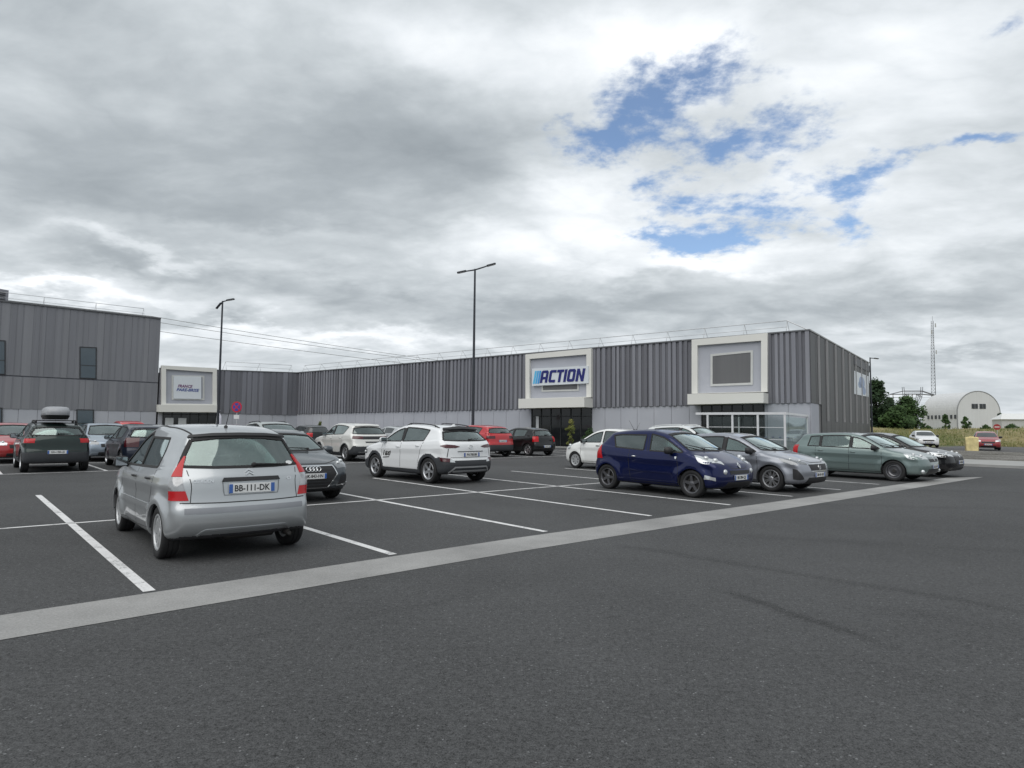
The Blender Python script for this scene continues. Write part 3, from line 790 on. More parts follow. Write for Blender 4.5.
# --- silver five-door hatchback, nearest
def car_c3():
    sp = spec(2.0, -1.86, 1.69, 1.545, 2.446, 0.298, 0.335, 0.86, 1.20, 0.98, 0.30, -0.35, -1.46, 1.44, -1.70, 1.01,
              [(2.0, 0.90), (1.0, 0.955), (0.2, 0.965), (-1.0, 1.0), (-1.9, 1.03)], 0.30,
              [(None, 0.06, -0.02), (-0.04, -0.86, -0.94, 1.36)], fz=(1.03, 1.43), bz=(1.045, 1.40), tailtop=0.66, flare=0.04, ledge=0.012, finset=0.045, npriv=9, taper=0.11, gtaper=0.12, bow=0.085)
    r = car_root('silver_hatchback', 'silver five door hatchback seen from behind, nearest to the camera', 2.66, 9.50, 1, -0.8)
    c = Car(sp, r, 0.020); p = paint('silver_paint', (0.42, 0.44, 0.455), 0.65, rough=0.34, dirt=0.2)
    c.body(p); c.windows(); c.pillars(); c.wheels('cap', M_HUBCAP, 9, 0.185)
    c.interior(0.10, -0.80, 0.70)
    for sg in '+-':    # tall triangular corner lamps: red over clear over red (angle from the tail, height)
        lo = lambda z: 59-(z-0.69)*4; li = lambda z: 37+(z-0.69)*37
        first = None
        for z0, z1, m in ((0.95, 1.17, M_RED), (0.80, 0.945, M_REV), (0.69, 0.795, M_RED)):
            zs = np.linspace(z0, z1, 6)
            first_o = c.patch('tail_light' if first is None else 'lens', 'CB'+sg, [(lo(z), z) for z in zs], [(li(z), z) for z in zs], m, off=0.008, nu=6, nv=10, parent=first); first = first or first_o
    c.plate('B', -0.05, 0.805, 'BB-111-DK', 0.07, txtsize=0.100)
    # lights bar, then the recess edge's shade painted as a darker silver line
    c.patch('plate_trim', 'B', [(-0.38, 0.885), (0.28, 0.885)], [(-0.36, 0.925), (0.26, 0.925)], M_TRIM, off=0.022, th=0.03)
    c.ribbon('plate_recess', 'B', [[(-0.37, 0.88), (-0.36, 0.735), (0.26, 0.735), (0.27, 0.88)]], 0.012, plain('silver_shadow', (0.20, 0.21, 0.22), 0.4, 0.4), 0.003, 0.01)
    c.badge('B', -0.03, 0.975, 'chevrons', 0.045)
    c.badge('B', 0.47, 0.895, 'CITROEN', 0.050, name='lettering'); c.badge('B', -0.50, 0.895, 'C3', 0.048, name='lettering')
    c.wiper('B', (-0.10, 1.06), (-0.52, 1.05))
    # bumper band
    c.patch('bumper_strip', 'B', [(-0.66, 0.545), (0.66, 0.545)], [(-0.66, 0.605), (0.66, 0.605)], plain('bumper_strip_grey', (0.24, 0.25, 0.27), 0.45, 0.3, 0.3), off=0.012, th=0.03, nu=24)
    c.ribbon('bumper_crease', 'B', [[(-0.52, 0.30), (-0.46, 0.36), (0.46, 0.36), (0.52, 0.30)]], 0.02, p, 0.010, 0.02)
    c.ribbon('bumper_seam', 'B', [[(-0.70, 0.665), (-0.3, 0.655), (0.3, 0.655), (0.70, 0.665)]], 0.012, M_INK, 0.0015, 0.004)
    c.patch('spoiler', 'B', [(-0.56, 1.375), (-0.3, 1.392), (0, 1.396), (0.3, 1.392), (0.56, 1.375)], [(-0.54, 1.40), (-0.3, 1.422), (0, 1.428), (0.3, 1.422), (0.54, 1.40)], M_TRIM, off=0.02, th=0.03, nu=20)
    c.both('sill_moulding', 'S', [(0.85, 0.50), (-0.82, 0.52)], [(0.85, 0.57), (-0.82, 0.585)], p, off=0.014, th=0.03, nu=24)
    c.seam([[(0.98, 0.30), (0.95, 0.60), (0.92, 0.93)], [(0.0, 0.27), (0.0, 0.6), (-0.01, 0.97)], [(-0.98, 0.99), (-0.90, 0.78), (-0.82, 0.66), (-0.80, 0.45)], [(0.98, 0.28), (0.0, 0.26), (-0.80, 0.29)], [(-0.02, 1.0), (0.02, 1.36)]],
           back=[[(-0.60, 0.665), (-0.585, 0.85), (-0.62, 1.02)], [(0.60, 0.665), (0.585, 0.85), (0.62, 1.02)]], w=0.009)
    c.handles([(0.10, 0.86), (-0.72, 0.88)], M_TRIM)
    c.mirrors(0.80, 0.98, M_TRIM, (0.08, 0.09, 0.075))
    c.antenna(-1.05, 0.05, 0.26)
    c.ribbon('roof_gutter', 'T', [[(0.35, sg*0.535), (-0.5, sg*0.56), (-1.38, sg*0.515)] for sg in (1, -1)], 0.018, M_RUB, 0.003, 0.01)
    exhaust(c, -1.83, -0.50, 0.245)
    # oval sticker on the rear window and a sunshade behind the glass
    P = c.map('B', [[-0.545, 1.075]])[0]
    mb = MB(); mb.prism([(0.045*math.cos(a), 0.026*math.sin(a)) for a in np.linspace(0, 2*math.pi, 16, endpoint=False)], 0, 0.002)
    o = mb.build('oval_sticker', M_PLATE, r); n = Vector(c.nrm(P[None])[0]); u = Vector((0, 0, 1)).cross(n).normalized()
    M = Matrix((u, n.cross(u), n)).transposed().to_4x4(); M.translation = Vector(P)+n*0.003; o.matrix_local = M
    mb = MB(); mb.lathe([(0, 0.004), (0.11, 0), (0.115, 0.008), (0, 0.012)], axis='Y', n=20)
    o = mb.build('sunshade', plain('pale_teal_shade', (0.22, 0.45, 0.45), 0.6), r); o.location = (-1.45, -0.42, 1.12); o.rotation_euler = (0, 0.3, -math.pi/2)
    c.ribbon('fuel_flap', 'R', [[(-1.30, 0.80), (-1.14, 0.80), (-1.14, 0.93), (-1.30, 0.93), (-1.30, 0.80)]], 0.008, M_INK, 0.0012, 0.003)
    # underside rear: tank and axle
    mb = MB(); mb.tube([(-1.22, -0.7, 0.26), (-1.22, 0.7, 0.26)], 0.035); mb.box((-1.45, -0.1, 0.25), (0.35, 0.6, 0.10), bev=0.03); mb.build('rear_axle', M_BRAKE, r, sharp=40)

# --- dark grey small hatch, front view beside the silver one
def car_a1():
    sp = spec(2.06, -1.96, 1.74, 1.43, 2.56, 0.32, 0.36, 0.80, 1.12, 0.96, 0.20, -0.3, -1.55, 1.33, -1.80, 0.98,
              [(2.0, 0.86), (1.0, 0.93), (-1.0, 0.98), (-1.9, 1.0)], 0.36, [(None, 0.02, 0.0), (-0.10, -0.85, -1.0)], fz=(1.0, 1.345), bz=(1.03, 1.29), nosez=0.56, npriv=9, flare=0.026)
    r = car_root('dark_grey_hatchback', 'dark grey hatchback facing the camera beside the nearest silver car, four ring grille', 5.42, 14.20, -1)
    c = Car(sp, r, 0.024); p = paint('graphite_paint', (0.060, 0.070, 0.080), 0.6, rough=0.32, dirt=0.1); c.body(p); c.windows(); c.pillars(); c.wheels('star', M_ALLOY, 5); c.interior(0.1, -0.75, 0.62)
    hx = [(-0.44, 0.66), (-0.46, 0.50), (-0.36, 0.34)]
    c.patch('grille', 'F', [(-0.30, 0.30), (0.30, 0.30)], [(-0.50, 0.56), (0.50, 0.56)], plain('grille_mesh', (0.012, 0.012, 0.013), 0.5), off=0.006)
    c.patch('grille_upper', 'F', [(-0.50, 0.56), (0.50, 0.56)], [(-0.42, 0.72), (0.42, 0.72)], plain('grille_mesh', (0.012, 0.012, 0.013), 0.5), off=0.006)
    c.ribbon('grille_frame', 'F', [[(-0.42, 0.725), (0.42, 0.725)], [(0.42, 0.725), (0.51, 0.56)], [(0.51, 0.56), (0.31, 0.295)], [(0.31, 0.295), (-0.31, 0.295)], [(-0.31, 0.295), (-0.51, 0.56)], [(-0.51, 0.56), (-0.42, 0.725)]], 0.018, M_CHROME, 0.009, 0.012)
    for z in (0.36, 0.42, 0.60, 0.66): c.ribbon('grille_slat', 'F', [[(-0.36, z), (0.36, z)]], 0.012, M_CLAD, 0.009, 0.008)
    c.badge('F', 0, 0.665, 'rings', 0.095)
    c.plate('F', 0, 0.53, 'HK-843-HN', 0.0)
    headlamp(c, [(1.98, 0.52, 0.66), (1.86, 0.68, 0.65), (1.62, 0.80, 0.70)], [(1.93, 0.46, 0.73), (1.78, 0.66, 0.785), (1.50, 0.78, 0.80)])
    c.both('air_intake', '3', [(1.97, 0.52, 0.30), (1.84, 0.74, 0.34)], [(1.98, 0.60, 0.52), (1.83, 0.77, 0.54)], M_TRIM, off=0.004)
    c.both('fog_trim', '3', [(1.99, 0.50, 0.315), (1.84, 0.74, 0.365)], [(1.99, 0.50, 0.335), (1.84, 0.74, 0.39)], M_CHROME, off=0.012)
    c.patch('splitter', 'F', [(-0.6, 0.22), (0.6, 0.22)], [(-0.62, 0.28), (0.62, 0.28)], M_TRIM, off=0.01, th=0.03)
    c.seam([[(0.95, 0.30), (0.92, 0.88)], [(0.0, 0.28), (-0.04, 0.93)], [(-0.98, 0.98), (-0.85, 0.5)]], front=[[(-0.62, 0.82), (-0.3, 0.765), (0.3, 0.765), (0.62, 0.82)]])
    c.handles([(0.08, 0.84), (-0.85, 0.87)], p); c.mirrors(0.74, 0.96, p)
    c.wiper('F', (0.30, 1.02), (-0.35, 1.05)); c.wiper('F', (-0.30, 1.02), (-0.62, 1.12))

# --- white crossover with grey cladding
def car_kona():
    R, Ra = 0.335, 0.375
    sp = spec(2.14, -2.05, 1.80, 1.56, 2.60, R, Ra, 0.92, 1.18, 1.06, 0.28, -0.25, -1.55, 1.45, -1.93, 1.08,
              [(2.0, 0.98), (1.0, 1.03), (0.0, 1.05), (-1.2, 1.09), (-2, 1.14)], 0.34, [(None, 0.06, 0.02), (-0.06, -1.12, -1.02)], fz=(1.09, 1.475), bz=(1.12, 1.39), tailtop=0.66, ground=0.21, npriv=9, taper=0.12, flare=0.02, nosez=0.6)
    r = car_root('white_crossover', 'white crossover with dark grey wheel arch cladding and lettering on its front door', 10.50, 15.88, 1, 2.2)
    r.scale = (1.03, 1.03, 1.02)
    c = Car(sp, r, 0.024); p = paint('white_paint', (0.70, 0.715, 0.73), 0.0, rough=0.3, dirt=0.12)
    circ = lambda xa, rr: [(xa+rr*math.cos(a), R-0.01+rr*math.sin(a)) for a in np.linspace(0, 2*math.pi, 40, endpoint=False)]
    c.body(p, [circ(1.30, Ra+0.085), circ(-1.30, Ra+0.085), [(-1.1, 0.0), (1.1, 0.0), (1.1, 0.42), (0.75, 0.335), (-0.75, 0.335), (-1.1, 0.42)],
               [(-2.3, 0), (-1.5, 0), (-1.5, 0.66), (-1.72, 0.70), (-1.95, 0.60), (-2.3, 0.58)], [(1.5, 0), (2.4, 0), (2.4, 0.52), (1.9, 0.50), (1.6, 0.6)]])
    c.windows(); c.pillars(); c.wheels('star', M_ALLOY, 5, 0.215); c.interior(0.1, -0.78, 0.66, 1.24, 1.16)
    c.both('tail_light', 'CB', [(60, 0.985), (45, 0.935), (20, 0.935), (6, 0.965)], [(60, 0.995), (45, 1.03), (20, 1.01), (6, 0.975)], M_DRED, off=0.006, nu=16)
    c.both('corner_light', 'CB', [(56, 0.60), (36, 0.575)], [(62, 0.70), (34, 0.67)], M_DRED, off=0.012)
    c.both('reverse_light', 'CB', [(35, 0.575), (22, 0.565)], [(33, 0.665), (24, 0.62)], M_CLEAR, off=0.012)
    c.patch('bumper_trim', 'B', [(-0.80, 0.50), (0.80, 0.50)], [(-0.80, 0.615), (0.80, 0.615)], M_CLAD, off=0.006, th=0.02, nu=30)
    c.plate('B', -0.02, 0.76, 'FH-788-BR', 0.06)
    c.ribbon('tailgate_trim', 'B', [[(-0.42, 0.845), (0.42, 0.845)]], 0.016, M_TRIM, 0.01, 0.014)
    c.ribbon('skid_trim', 'B', [[(-0.66, 0.30), (-0.52, 0.44), (0.52, 0.44), (0.66, 0.30)], [(-0.56, 0.335), (0.56, 0.335)]], 0.036, plain('silver_plastic', (0.33, 0.34, 0.35), 0.4, 0.3), 0.014, 0.02)
    c.patch('spoiler', 'B', [(-0.56, 1.375), (0, 1.40), (0.56, 1.375)], [(-0.54, 1.42), (0, 1.46), (0.54, 1.42)], M_TRIM, off=0.05, th=0.06, nu=18)
    c.badge('B', 0, 0.955, 'oval', 0.045); c.wiper('B', (-0.02, 1.14), (-0.36, 1.16))
    c.rails(0.15, -1.35, M_TRIM, 0.545); c.antenna(-1.2, 0, fin=True, col=p)
    c.handles([(0.10, 0.92), (-0.82, 0.97)], p); c.mirrors(0.80, 1.06, p)
    c.both('tailgate_side', 'B', [(0.70, 0.70), (0.72, 0.70)], [(0.66, 0.92), (0.68, 0.92)], M_INK, off=0.0012, th=0.003)
    c.seam([[(0.98, 0.34), (0.94, 0.62), (0.90, 1.02)], [(0.0, 0.33), (0.0, 0.7), (-0.03, 1.04)], [(-1.05, 1.08), (-0.92, 0.80), (-0.84, 0.5)], [(0.04, 1.05), (0.0, 1.42)]], back=[[(-0.62, 0.69), (0.62, 0.69)]])
    V, F = text_mesh('Taxi', 0.24, 0.003, shear=0.4, bold=0.006)
    for sg in (1, -1):
        q = c.map('L' if sg > 0 else 'R', [[0.62, 0.72]])[0]
        mb = MB(); mb.add(V, F); mb.prism([(-0.2, -0.16), (0.16, -0.13), (0.17, -0.105), (-0.17, -0.13)], 0, 0.003)
        o = mb.build('door_lettering', M_INK, r); o.location = (0.70, q[1]+sg*0.006, 0.74); o.rotation_euler = (math.pi/2, 0, math.pi if sg > 0 else 0)
    headlamp(c, [(2.02, 0.60, 0.66), (1.8, 0.82, 0.68)], [(2.0, 0.58, 0.78), (1.76, 0.82, 0.80)])

# --- dark blue three-door
def car_twingo():
    sp = spec(1.88, -1.76, 1.66, 1.47, 2.367, 0.30, 0.335, 0.80, 1.22, 0.965, 0.28, -0.30, -1.30, 1.39, -1.62, 1.02,
              [(1.9, 0.88), (1.0, 0.935), (0.0, 0.95), (-0.9, 1.0), (-1.7, 1.08)], 0.33, [(None, 0.02, 0.06), (-0.12, -1.10, -0.95, 1.33)], fz=(1.0, 1.39), bz=(1.05, 1.33), taper=0.15, flare=0.035, nosez=0.50, npriv=1)
    r = car_root('dark_blue_hatchback', 'dark blue three door hatchback with black wheels facing the concrete strip', 13.32, 9.46, -1, -1)
    r.scale = (1.045, 1.045, 1.03)
    c = Car(sp, r, 0.024); p = paint('deep_blue_paint', (0.004, 0.009, 0.060), 0.5, rough=0.3, dirt=0.05); c.body(p); c.windows(rear=M_PRIV); c.wheels('star', M_DALLOY, 5, 0.19); c.interior(0.15, -0.7, 0.70)
    headlamp(c, [(1.74, 0.46, 0.69), (1.56, 0.68, 0.70), (1.36, 0.76, 0.76)], [(1.66, 0.42, 0.775), (1.42, 0.64, 0.865), (1.22, 0.73, 0.905)], mat=M_CLEAR)
    for sg in (1, -1):
        for (y, z, rr) in ((0.50, 0.575, 0.062), ):
            q = c.map('F', [[sg*y, z]])[0]; n = c.nrm(q[None])[0]
            mb = MB(); mb.ball(q-n*0.01, (rr*0.6, rr, rr), n=16, k=8); mb.build('daytime_light', M_CLEAR, r, sharp=60)
        c.patch('fog_light', '3', [(1.66, sg*0.62, 0.40), (1.50, sg*0.74, 0.42)], [(1.66, sg*0.62, 0.46), (1.50, sg*0.74, 0.50)], M_CLEAR, off=0.006)
    c.patch('grille', 'F', [(-0.36, 0.525), (0.36, 0.525)], [(-0.38, 0.60), (0.38, 0.60)], M_TRIM, off=0.006)
    c.patch('lower_grille', 'F', [(-0.50, 0.25), (0.50, 0.25)], [(-0.44, 0.36), (0.44, 0.36)], M_TRIM, off=0.006)
    c.badge('F', 0, 0.70, 'diamond', 0.075); c.plate('F', 0, 0.45, 'BE-784-QJ')
    corner_lamp(c, 0.74, 1.06, 30, 72, M_RED, top=(4, -8))
    c.ribbon('door_moulding', 'L', [[(0.70, 0.50), (-0.55, 0.52)]], 0.035, p, 0.012, 0.02); c.ribbon('door_moulding', 'R', [[(0.70, 0.50), (-0.55, 0.52)]], 0.035, p, 0.012, 0.02)
    c.seam([[(0.88, 0.28), (0.86, 0.6), (0.82, 0.92)], [(-0.50, 0.98), (-0.52, 0.7), (-0.46, 0.3)], [(0.85, 0.26), (-0.46, 0.27)], [(0.0, 0.96), (-0.06, 1.34)]], front=[[(-0.42, 0.79), (-0.25, 0.64), (0.25, 0.64), (0.42, 0.79)]])
    c.handles([(-0.36, 0.83)], M_CHROME, 0.10); c.mirrors(0.68, 0.965, M_TRIM); c.antenna(-1.0, 0, 0.28)
    c.wiper('F', (0.35, 1.02), (-0.25, 1.06)); c.wiper('F', (-0.25, 1.02), (-0.58, 1.12)); c.badge('R', 0.80, 0.84, 'shield', 0.03); c.badge('L', 0.80, 0.84, 'shield', 0.03)

# --- silver grey five-door
def car_corsa():
    sp = spec(2.10, -1.96, 1.77, 1.435, 2.538, 0.32, 0.36, 0.80, 1.16, 0.96, 0.16, -0.35, -1.55, 1.33, -1.84, 0.98,
              [(2.0, 0.83), (1.0, 0.93), (0, 0.95), (-1.0, 0.99), (-1.9, 1.0)], 0.36, [(None, 0.02, 0.02), (-0.08, -1.05, -1.05)], fz=(1.0, 1.35), bz=(1.04, 1.28), nosez=0.55, flare=0.035, npriv=1, taper=0.14)
    r = car_root('silver_grey_hatchback', 'silver grey five door hatchback with split spoke alloys, right of the dark blue car', 16.12, 9.10, -1)
    c = Car(sp, r, 0.024); p = paint('silver_grey_paint', (0.27, 0.285, 0.32), 0.6, rough=0.32, dirt=0.15); c.body(p); c.windows(rear=M_PRIV); c.pillars(); c.wheels('double', M_ALLOY, 7, 0.2); c.interior(0.1, -0.75, 0.64)
    headlamp(c, [(2.0, 0.50, 0.67), (1.86, 0.70, 0.655), (1.60, 0.82, 0.72)], [(1.96, 0.50, 0.715), (1.78, 0.70, 0.755), (1.46, 0.80, 0.80)])
    c.patch('grille', 'F', [(-0.40, 0.545), (0.40, 0.545)], [(-0.46, 0.69), (0.46, 0.69)], M_TRIM, off=0.006)
    c.ribbon('grille_frame', 'F', [[(-0.46, 0.70), (0.46, 0.70)], [(-0.38, 0.53), (0.38, 0.53)]], 0.012, M_CHROME, 0.009, 0.01)
    c.badge('F', 0, 0.62, 'ring', 0.055); c.plate('F', 0, 0.44, 'GM-451-KR')
    c.patch('lower_grille', 'F', [(-0.56, 0.24), (0.56, 0.24)], [(-0.48, 0.38), (0.48, 0.38)], M_TRIM, off=0.006)
    c.both('air_intake', '3', [(1.96, 0.62, 0.36), (1.80, 0.76, 0.34)], [(1.88, 0.72, 0.57), (1.80, 0.78, 0.60)], M_TRIM, off=0.005)
    c.seam([[(0.96, 0.30), (0.94, 0.6), (0.90, 0.90)], [(-0.02, 0.28), (-0.05, 0.95)], [(-1.0, 0.98), (-0.86, 0.5)], [(0.95, 0.27), (-0.86, 0.29)]], front=[[(-0.50, 0.80), (-0.3, 0.735), (0.3, 0.735), (0.50, 0.80)]])
    c.handles([(0.05, 0.83), (-0.82, 0.86)], p); c.mirrors(0.76, 0.955, M_TRIM)
    c.ribbon('body_crease', 'L', [[(0.6, 0.52), (-0.9, 0.62)]], 0.03, p, 0.004, 0.012); c.ribbon('body_crease', 'R', [[(0.6, 0.52), (-0.9, 0.62)]], 0.03, p, 0.004, 0.012)
    c.wiper('F', (0.35, 1.01), (-0.25, 1.05)); c.wiper('F', (-0.25, 1.01), (-0.6, 1.12)); c.antenna(-1.3, 0, fin=True)

# --- pale green estate
def car_megane():
    sp = spec(2.16, -1.98, 1.78, 1.46, 2.60, 0.315, 0.355, 0.80, 1.18, 0.965, 0.20, -0.35, -1.62, 1.38, -1.90, 0.99,
              [(2.1, 0.85), (1.0, 0.93), (0, 0.95), (-1.5, 0.98), (-2.2, 1.0)], 0.33, [(None, 0.10, 0.10), (0.03, -0.86, -0.86), (-0.92, -1.24, -1.30, 1.33)], fz=(1.0, 1.39), bz=(1.04, 1.38), flare=0.022, npriv=9, gbow=0.08)
    r = car_root('pale_green_estate', 'pale metallic green estate car with dark steel wheels near the end of the row', 22.35, 8.45, -1)
    c = Car(sp, r, 0.026); p = paint('pale_green_paint', (0.150, 0.200, 0.195), 0.45, rough=0.33, dirt=0.15); c.body(p); c.windows(); c.pillars(); c.wheels('steel', M_DALLOY, 5, 0.19); c.interior(0.1, -0.75, 0.66)
    headlamp(c, [(2.06, 0.42, 0.66), (1.94, 0.66, 0.64), (1.70, 0.80, 0.69)], [(2.0, 0.40, 0.735), (1.80, 0.66, 0.79), (1.54, 0.78, 0.80)], mat=M_CLEAR)
    c.patch('grille', 'F', [(-0.34, 0.60), (0.34, 0.60)], [(-0.38, 0.69), (0.38, 0.69)], M_TRIM, off=0.006); c.badge('F', 0, 0.69, 'diamond', 0.07)
    c.patch('lower_grille', 'F', [(-0.5, 0.25), (0.5, 0.25)], [(-0.46, 0.40), (0.46, 0.40)], M_TRIM, off=0.006); c.plate('F', 0, 0.46, 'CK-217-FT')
    for sg in (1, -1):
        q = c.map('3', [[1.96, sg*0.66, 0.36]])[0]; mb = MB(); mb.ball(q, 0.06, n=12); mb.build('fog_light', M_CLEAR, r, sharp=60)
    corner_lamp(c, 0.74, 1.02, 30, 66, M_RED)
    c.both('door_moulding', 'S', [(0.95, 0.48), (-0.95, 0.50)], [(0.95, 0.515), (-0.95, 0.535)], p, off=0.01, nu=20)
    c.seam([[(1.0, 0.30), (0.97, 0.9)], [(0.02, 0.28), (0.02, 0.95)], [(-1.02, 0.98), (-1.02, 0.72), (-0.90, 0.5)], [(1.0, 0.27), (-0.90, 0.28)]], front=[[(-0.5, 0.80), (-0.36, 0.72), (0.36, 0.72), (0.5, 0.80)]])
    c.handles([(0.14, 0.84), (-0.86, 0.86)], p); c.mirrors(0.80, 0.96, M_TRIM); c.wiper('F', (0.35, 1.02), (-0.25, 1.06)); c.wiper('F', (-0.25, 1.02), (-0.6, 1.12))
    

# --- black hatch at the end of the row
def car_black_end():
    sp = spec(2.16, -2.10, 1.80, 1.45, 2.62, 0.325, 0.365, 0.79, 1.10, 0.95, 0.10, -0.35, -1.60, 1.35, -1.95, 0.98,
              [(2.1, 0.83), (1.0, 0.92), (0, 0.945), (-1.0, 0.98), (-2, 1.0)], 0.38, [(None, 0.0, 0.0), (-0.08, -1.1, -1.1)], fz=(0.99, 1.36), bz=(1.04, 1.30), flare=0.03, taper=0.14, npriv=9)
    r = car_root('black_hatchback', 'glossy black hatchback with clear headlights, last car of the row beyond the green estate', 25.35, 8.55, -1)
    c = Car(sp, r, 0.028); p = paint('black_paint', (0.006, 0.0065, 0.008), 0.0, rough=0.25, dirt=0.04); c.body(p); c.windows(); c.wheels('star', M_ALLOY, 5); c.interior(0.1, -0.75, 0.60)
    headlamp(c, [(2.04, 0.48, 0.66), (1.90, 0.70, 0.64), (1.60, 0.82, 0.70)], [(2.0, 0.46, 0.73), (1.80, 0.68, 0.77), (1.46, 0.80, 0.80)], mat=M_CLEAR)
    c.patch('grille', 'F', [(-0.42, 0.40), (0.42, 0.40)], [(-0.46, 0.68), (0.46, 0.68)], M_TRIM, off=0.006); c.badge('F', 0, 0.68, 'shield', 0.05); c.plate('F', 0.0, 0.50, 'FD-902-LM')
    c.patch('lower_grille', 'F', [(-0.6, 0.24), (0.6, 0.24)], [(-0.55, 0.34), (0.55, 0.34)], M_TRIM, off=0.008)
    c.seam([[(0.95, 0.30), (0.92, 0.9)], [(-0.02, 0.28), (-0.04, 0.95)]], front=[[(-0.5, 0.79), (-0.4, 0.70), (0.4, 0.70), (0.5, 0.79)]])
    c.handles([(0.1, 0.83), (-0.85, 0.86)], p); c.mirrors(0.70, 0.95, p); c.ribbon('window_chrome', 'L', [[(0.8, 0.945), (-1.1, 0.99)]], 0.015, M_CHROME, 0.008, 0.01); c.ribbon('window_chrome', 'R', [[(0.8, 0.945), (-1.1, 0.99)]], 0.015, M_CHROME, 0.008, 0.01)

# --- white small hatch facing the building
def car_yaris():
    sp = spec(1.96, -1.94, 1.70, 1.50, 2.51, 0.305, 0.34, 0.84, 1.26, 0.985, 0.26, -0.3, -1.50, 1.40, -1.80, 1.0,
              [(2.0, 0.90), (1.1, 0.95), (0, 0.97), (-1.0, 1.0), (-1.9, 1.03)], 0.32, [(None, 0.02, 0.02), (-0.08, -1.05, -0.98)], fz=(1.03, 1.41), bz=(1.05, 1.35), taper=0.16, flare=0.03, npriv=9)
    r = car_root('white_hatchback', 'white small hatchback facing the shops behind the dark blue car', 18.62, 15.56, 1)
    c = Car(sp, r, 0.028); p = paint('warm_white_paint', (0.72, 0.73, 0.72), 0.0, rough=0.3, dirt=0.12); c.body(p); c.windows(); c.wheels('cap', M_HUBCAP, 7, 0.185); c.interior(0.15, -0.72, 0.72)
    headlamp(c, [(1.84, 0.52, 0.68), (1.54, 0.76, 0.70)], [(1.74, 0.50, 0.80), (1.36, 0.74, 0.88)], mat=M_CLEAR)
    corner_lamp(c, 0.76, 1.0, 26, 62, M_RED)
    c.seam([[(0.98, 0.30), (0.94, 0.92)], [(0.02, 0.28), (0.02, 0.96)], [(-0.98, 1.0), (-0.86, 0.5)], [(0.98, 0.28), (-0.86, 0.29)]])
    c.handles([(0.12, 0.86), (-0.80, 0.88)], M_TRIM); c.mirrors(0.82, 0.985, M_TRIM); c.antenna(-1.0, 0, 0.3)

# --- white family SUV by the building row
def car_3008():
    R, Ra = 0.345, 0.385
    sp = spec(2.25, -2.20, 1.84, 1.63, 2.675, R, Ra, 0.96, 1.10, 1.08, 0.25, -0.35, -1.62, 1.52, -1.98, 1.10,
              [(2.1, 1.02), (1.0, 1.06), (0, 1.08), (-1.2, 1.12), (-2, 1.18)], 0.33, [(None, 0.02, 0.02), (-0.08, -1.30, -1.05)], fz=(1.11, 1.54), bz=(1.15, 1.45), tailtop=0.74, ground=0.22, nosez=0.62, npriv=1, flare=0.03)
    r = car_root('white_family_suv', 'white SUV with black tail light band, facing the building behind the white crossover', 13.55, 26.60, 1, -2)
    c = Car(sp, r, 0.03); p = paint('pearl_white_paint', (0.62, 0.62, 0.60), 0.1, rough=0.3, dirt=0.1)
    circ = lambda xa, rr: [(xa+rr*math.cos(a), R-0.01+rr*math.sin(a)) for a in np.linspace(0, 2*math.pi, 36, endpoint=False)]
    c.body(p, [circ(1.3375, Ra+0.05), circ(-1.3375, Ra+0.05), [(-1.2, 0), (1.2, 0), (1.2, 0.38), (-1.2, 0.38)], [(-2.4, 0), (-1.6, 0), (-1.75, 0.46), (-2.0, 0.66), (-2.4, 0.62)]])
    c.windows(rear=M_PRIV); c.pillars(); c.wheels('double', M_ALLOY, 5, 0.22); c.interior(0.1, -0.78, 0.62, 1.28, 1.2)
    c.both('tail_light', 'CB', [(58, 0.95), (10, 0.93)], [(60, 1.07), (10, 1.06)], M_DRED, off=0.006, nu=16)
    c.patch('tail_band', 'B', [(-0.42, 0.93), (0.42, 0.93)], [(-0.42, 1.06), (0.42, 1.06)], M_TRIM, off=0.004)
    c.patch('plate_recess', 'B', [(-0.30, 0.78), (0.30, 0.78)], [(-0.32, 0.84), (0.32, 0.84)], M_CLAD, off=0.003); c.plate('B', 0, 0.62, 'FS-365-TW')
    c.patch('spoiler', 'B', [(-0.56, 1.45), (0, 1.47), (0.56, 1.45)], [(-0.55, 1.50), (0, 1.53), (0.55, 1.50)], p, off=0.06, th=0.07)
    c.handles([(0.1, 0.95), (-0.85, 0.98)], p); c.mirrors(0.72, 1.08, M_TRIM); c.seam([[(0.95, 0.36), (0.92, 1.02)], [(0.0, 0.36), (-0.03, 1.07)], [(-1.1, 1.1), (-0.9, 0.5)]])
    c.ribbon('skid_trim', 'B', [[(-0.62, 0.40), (0.62, 0.40)]], 0.03, M_CHROME, 0.01, 0.015)

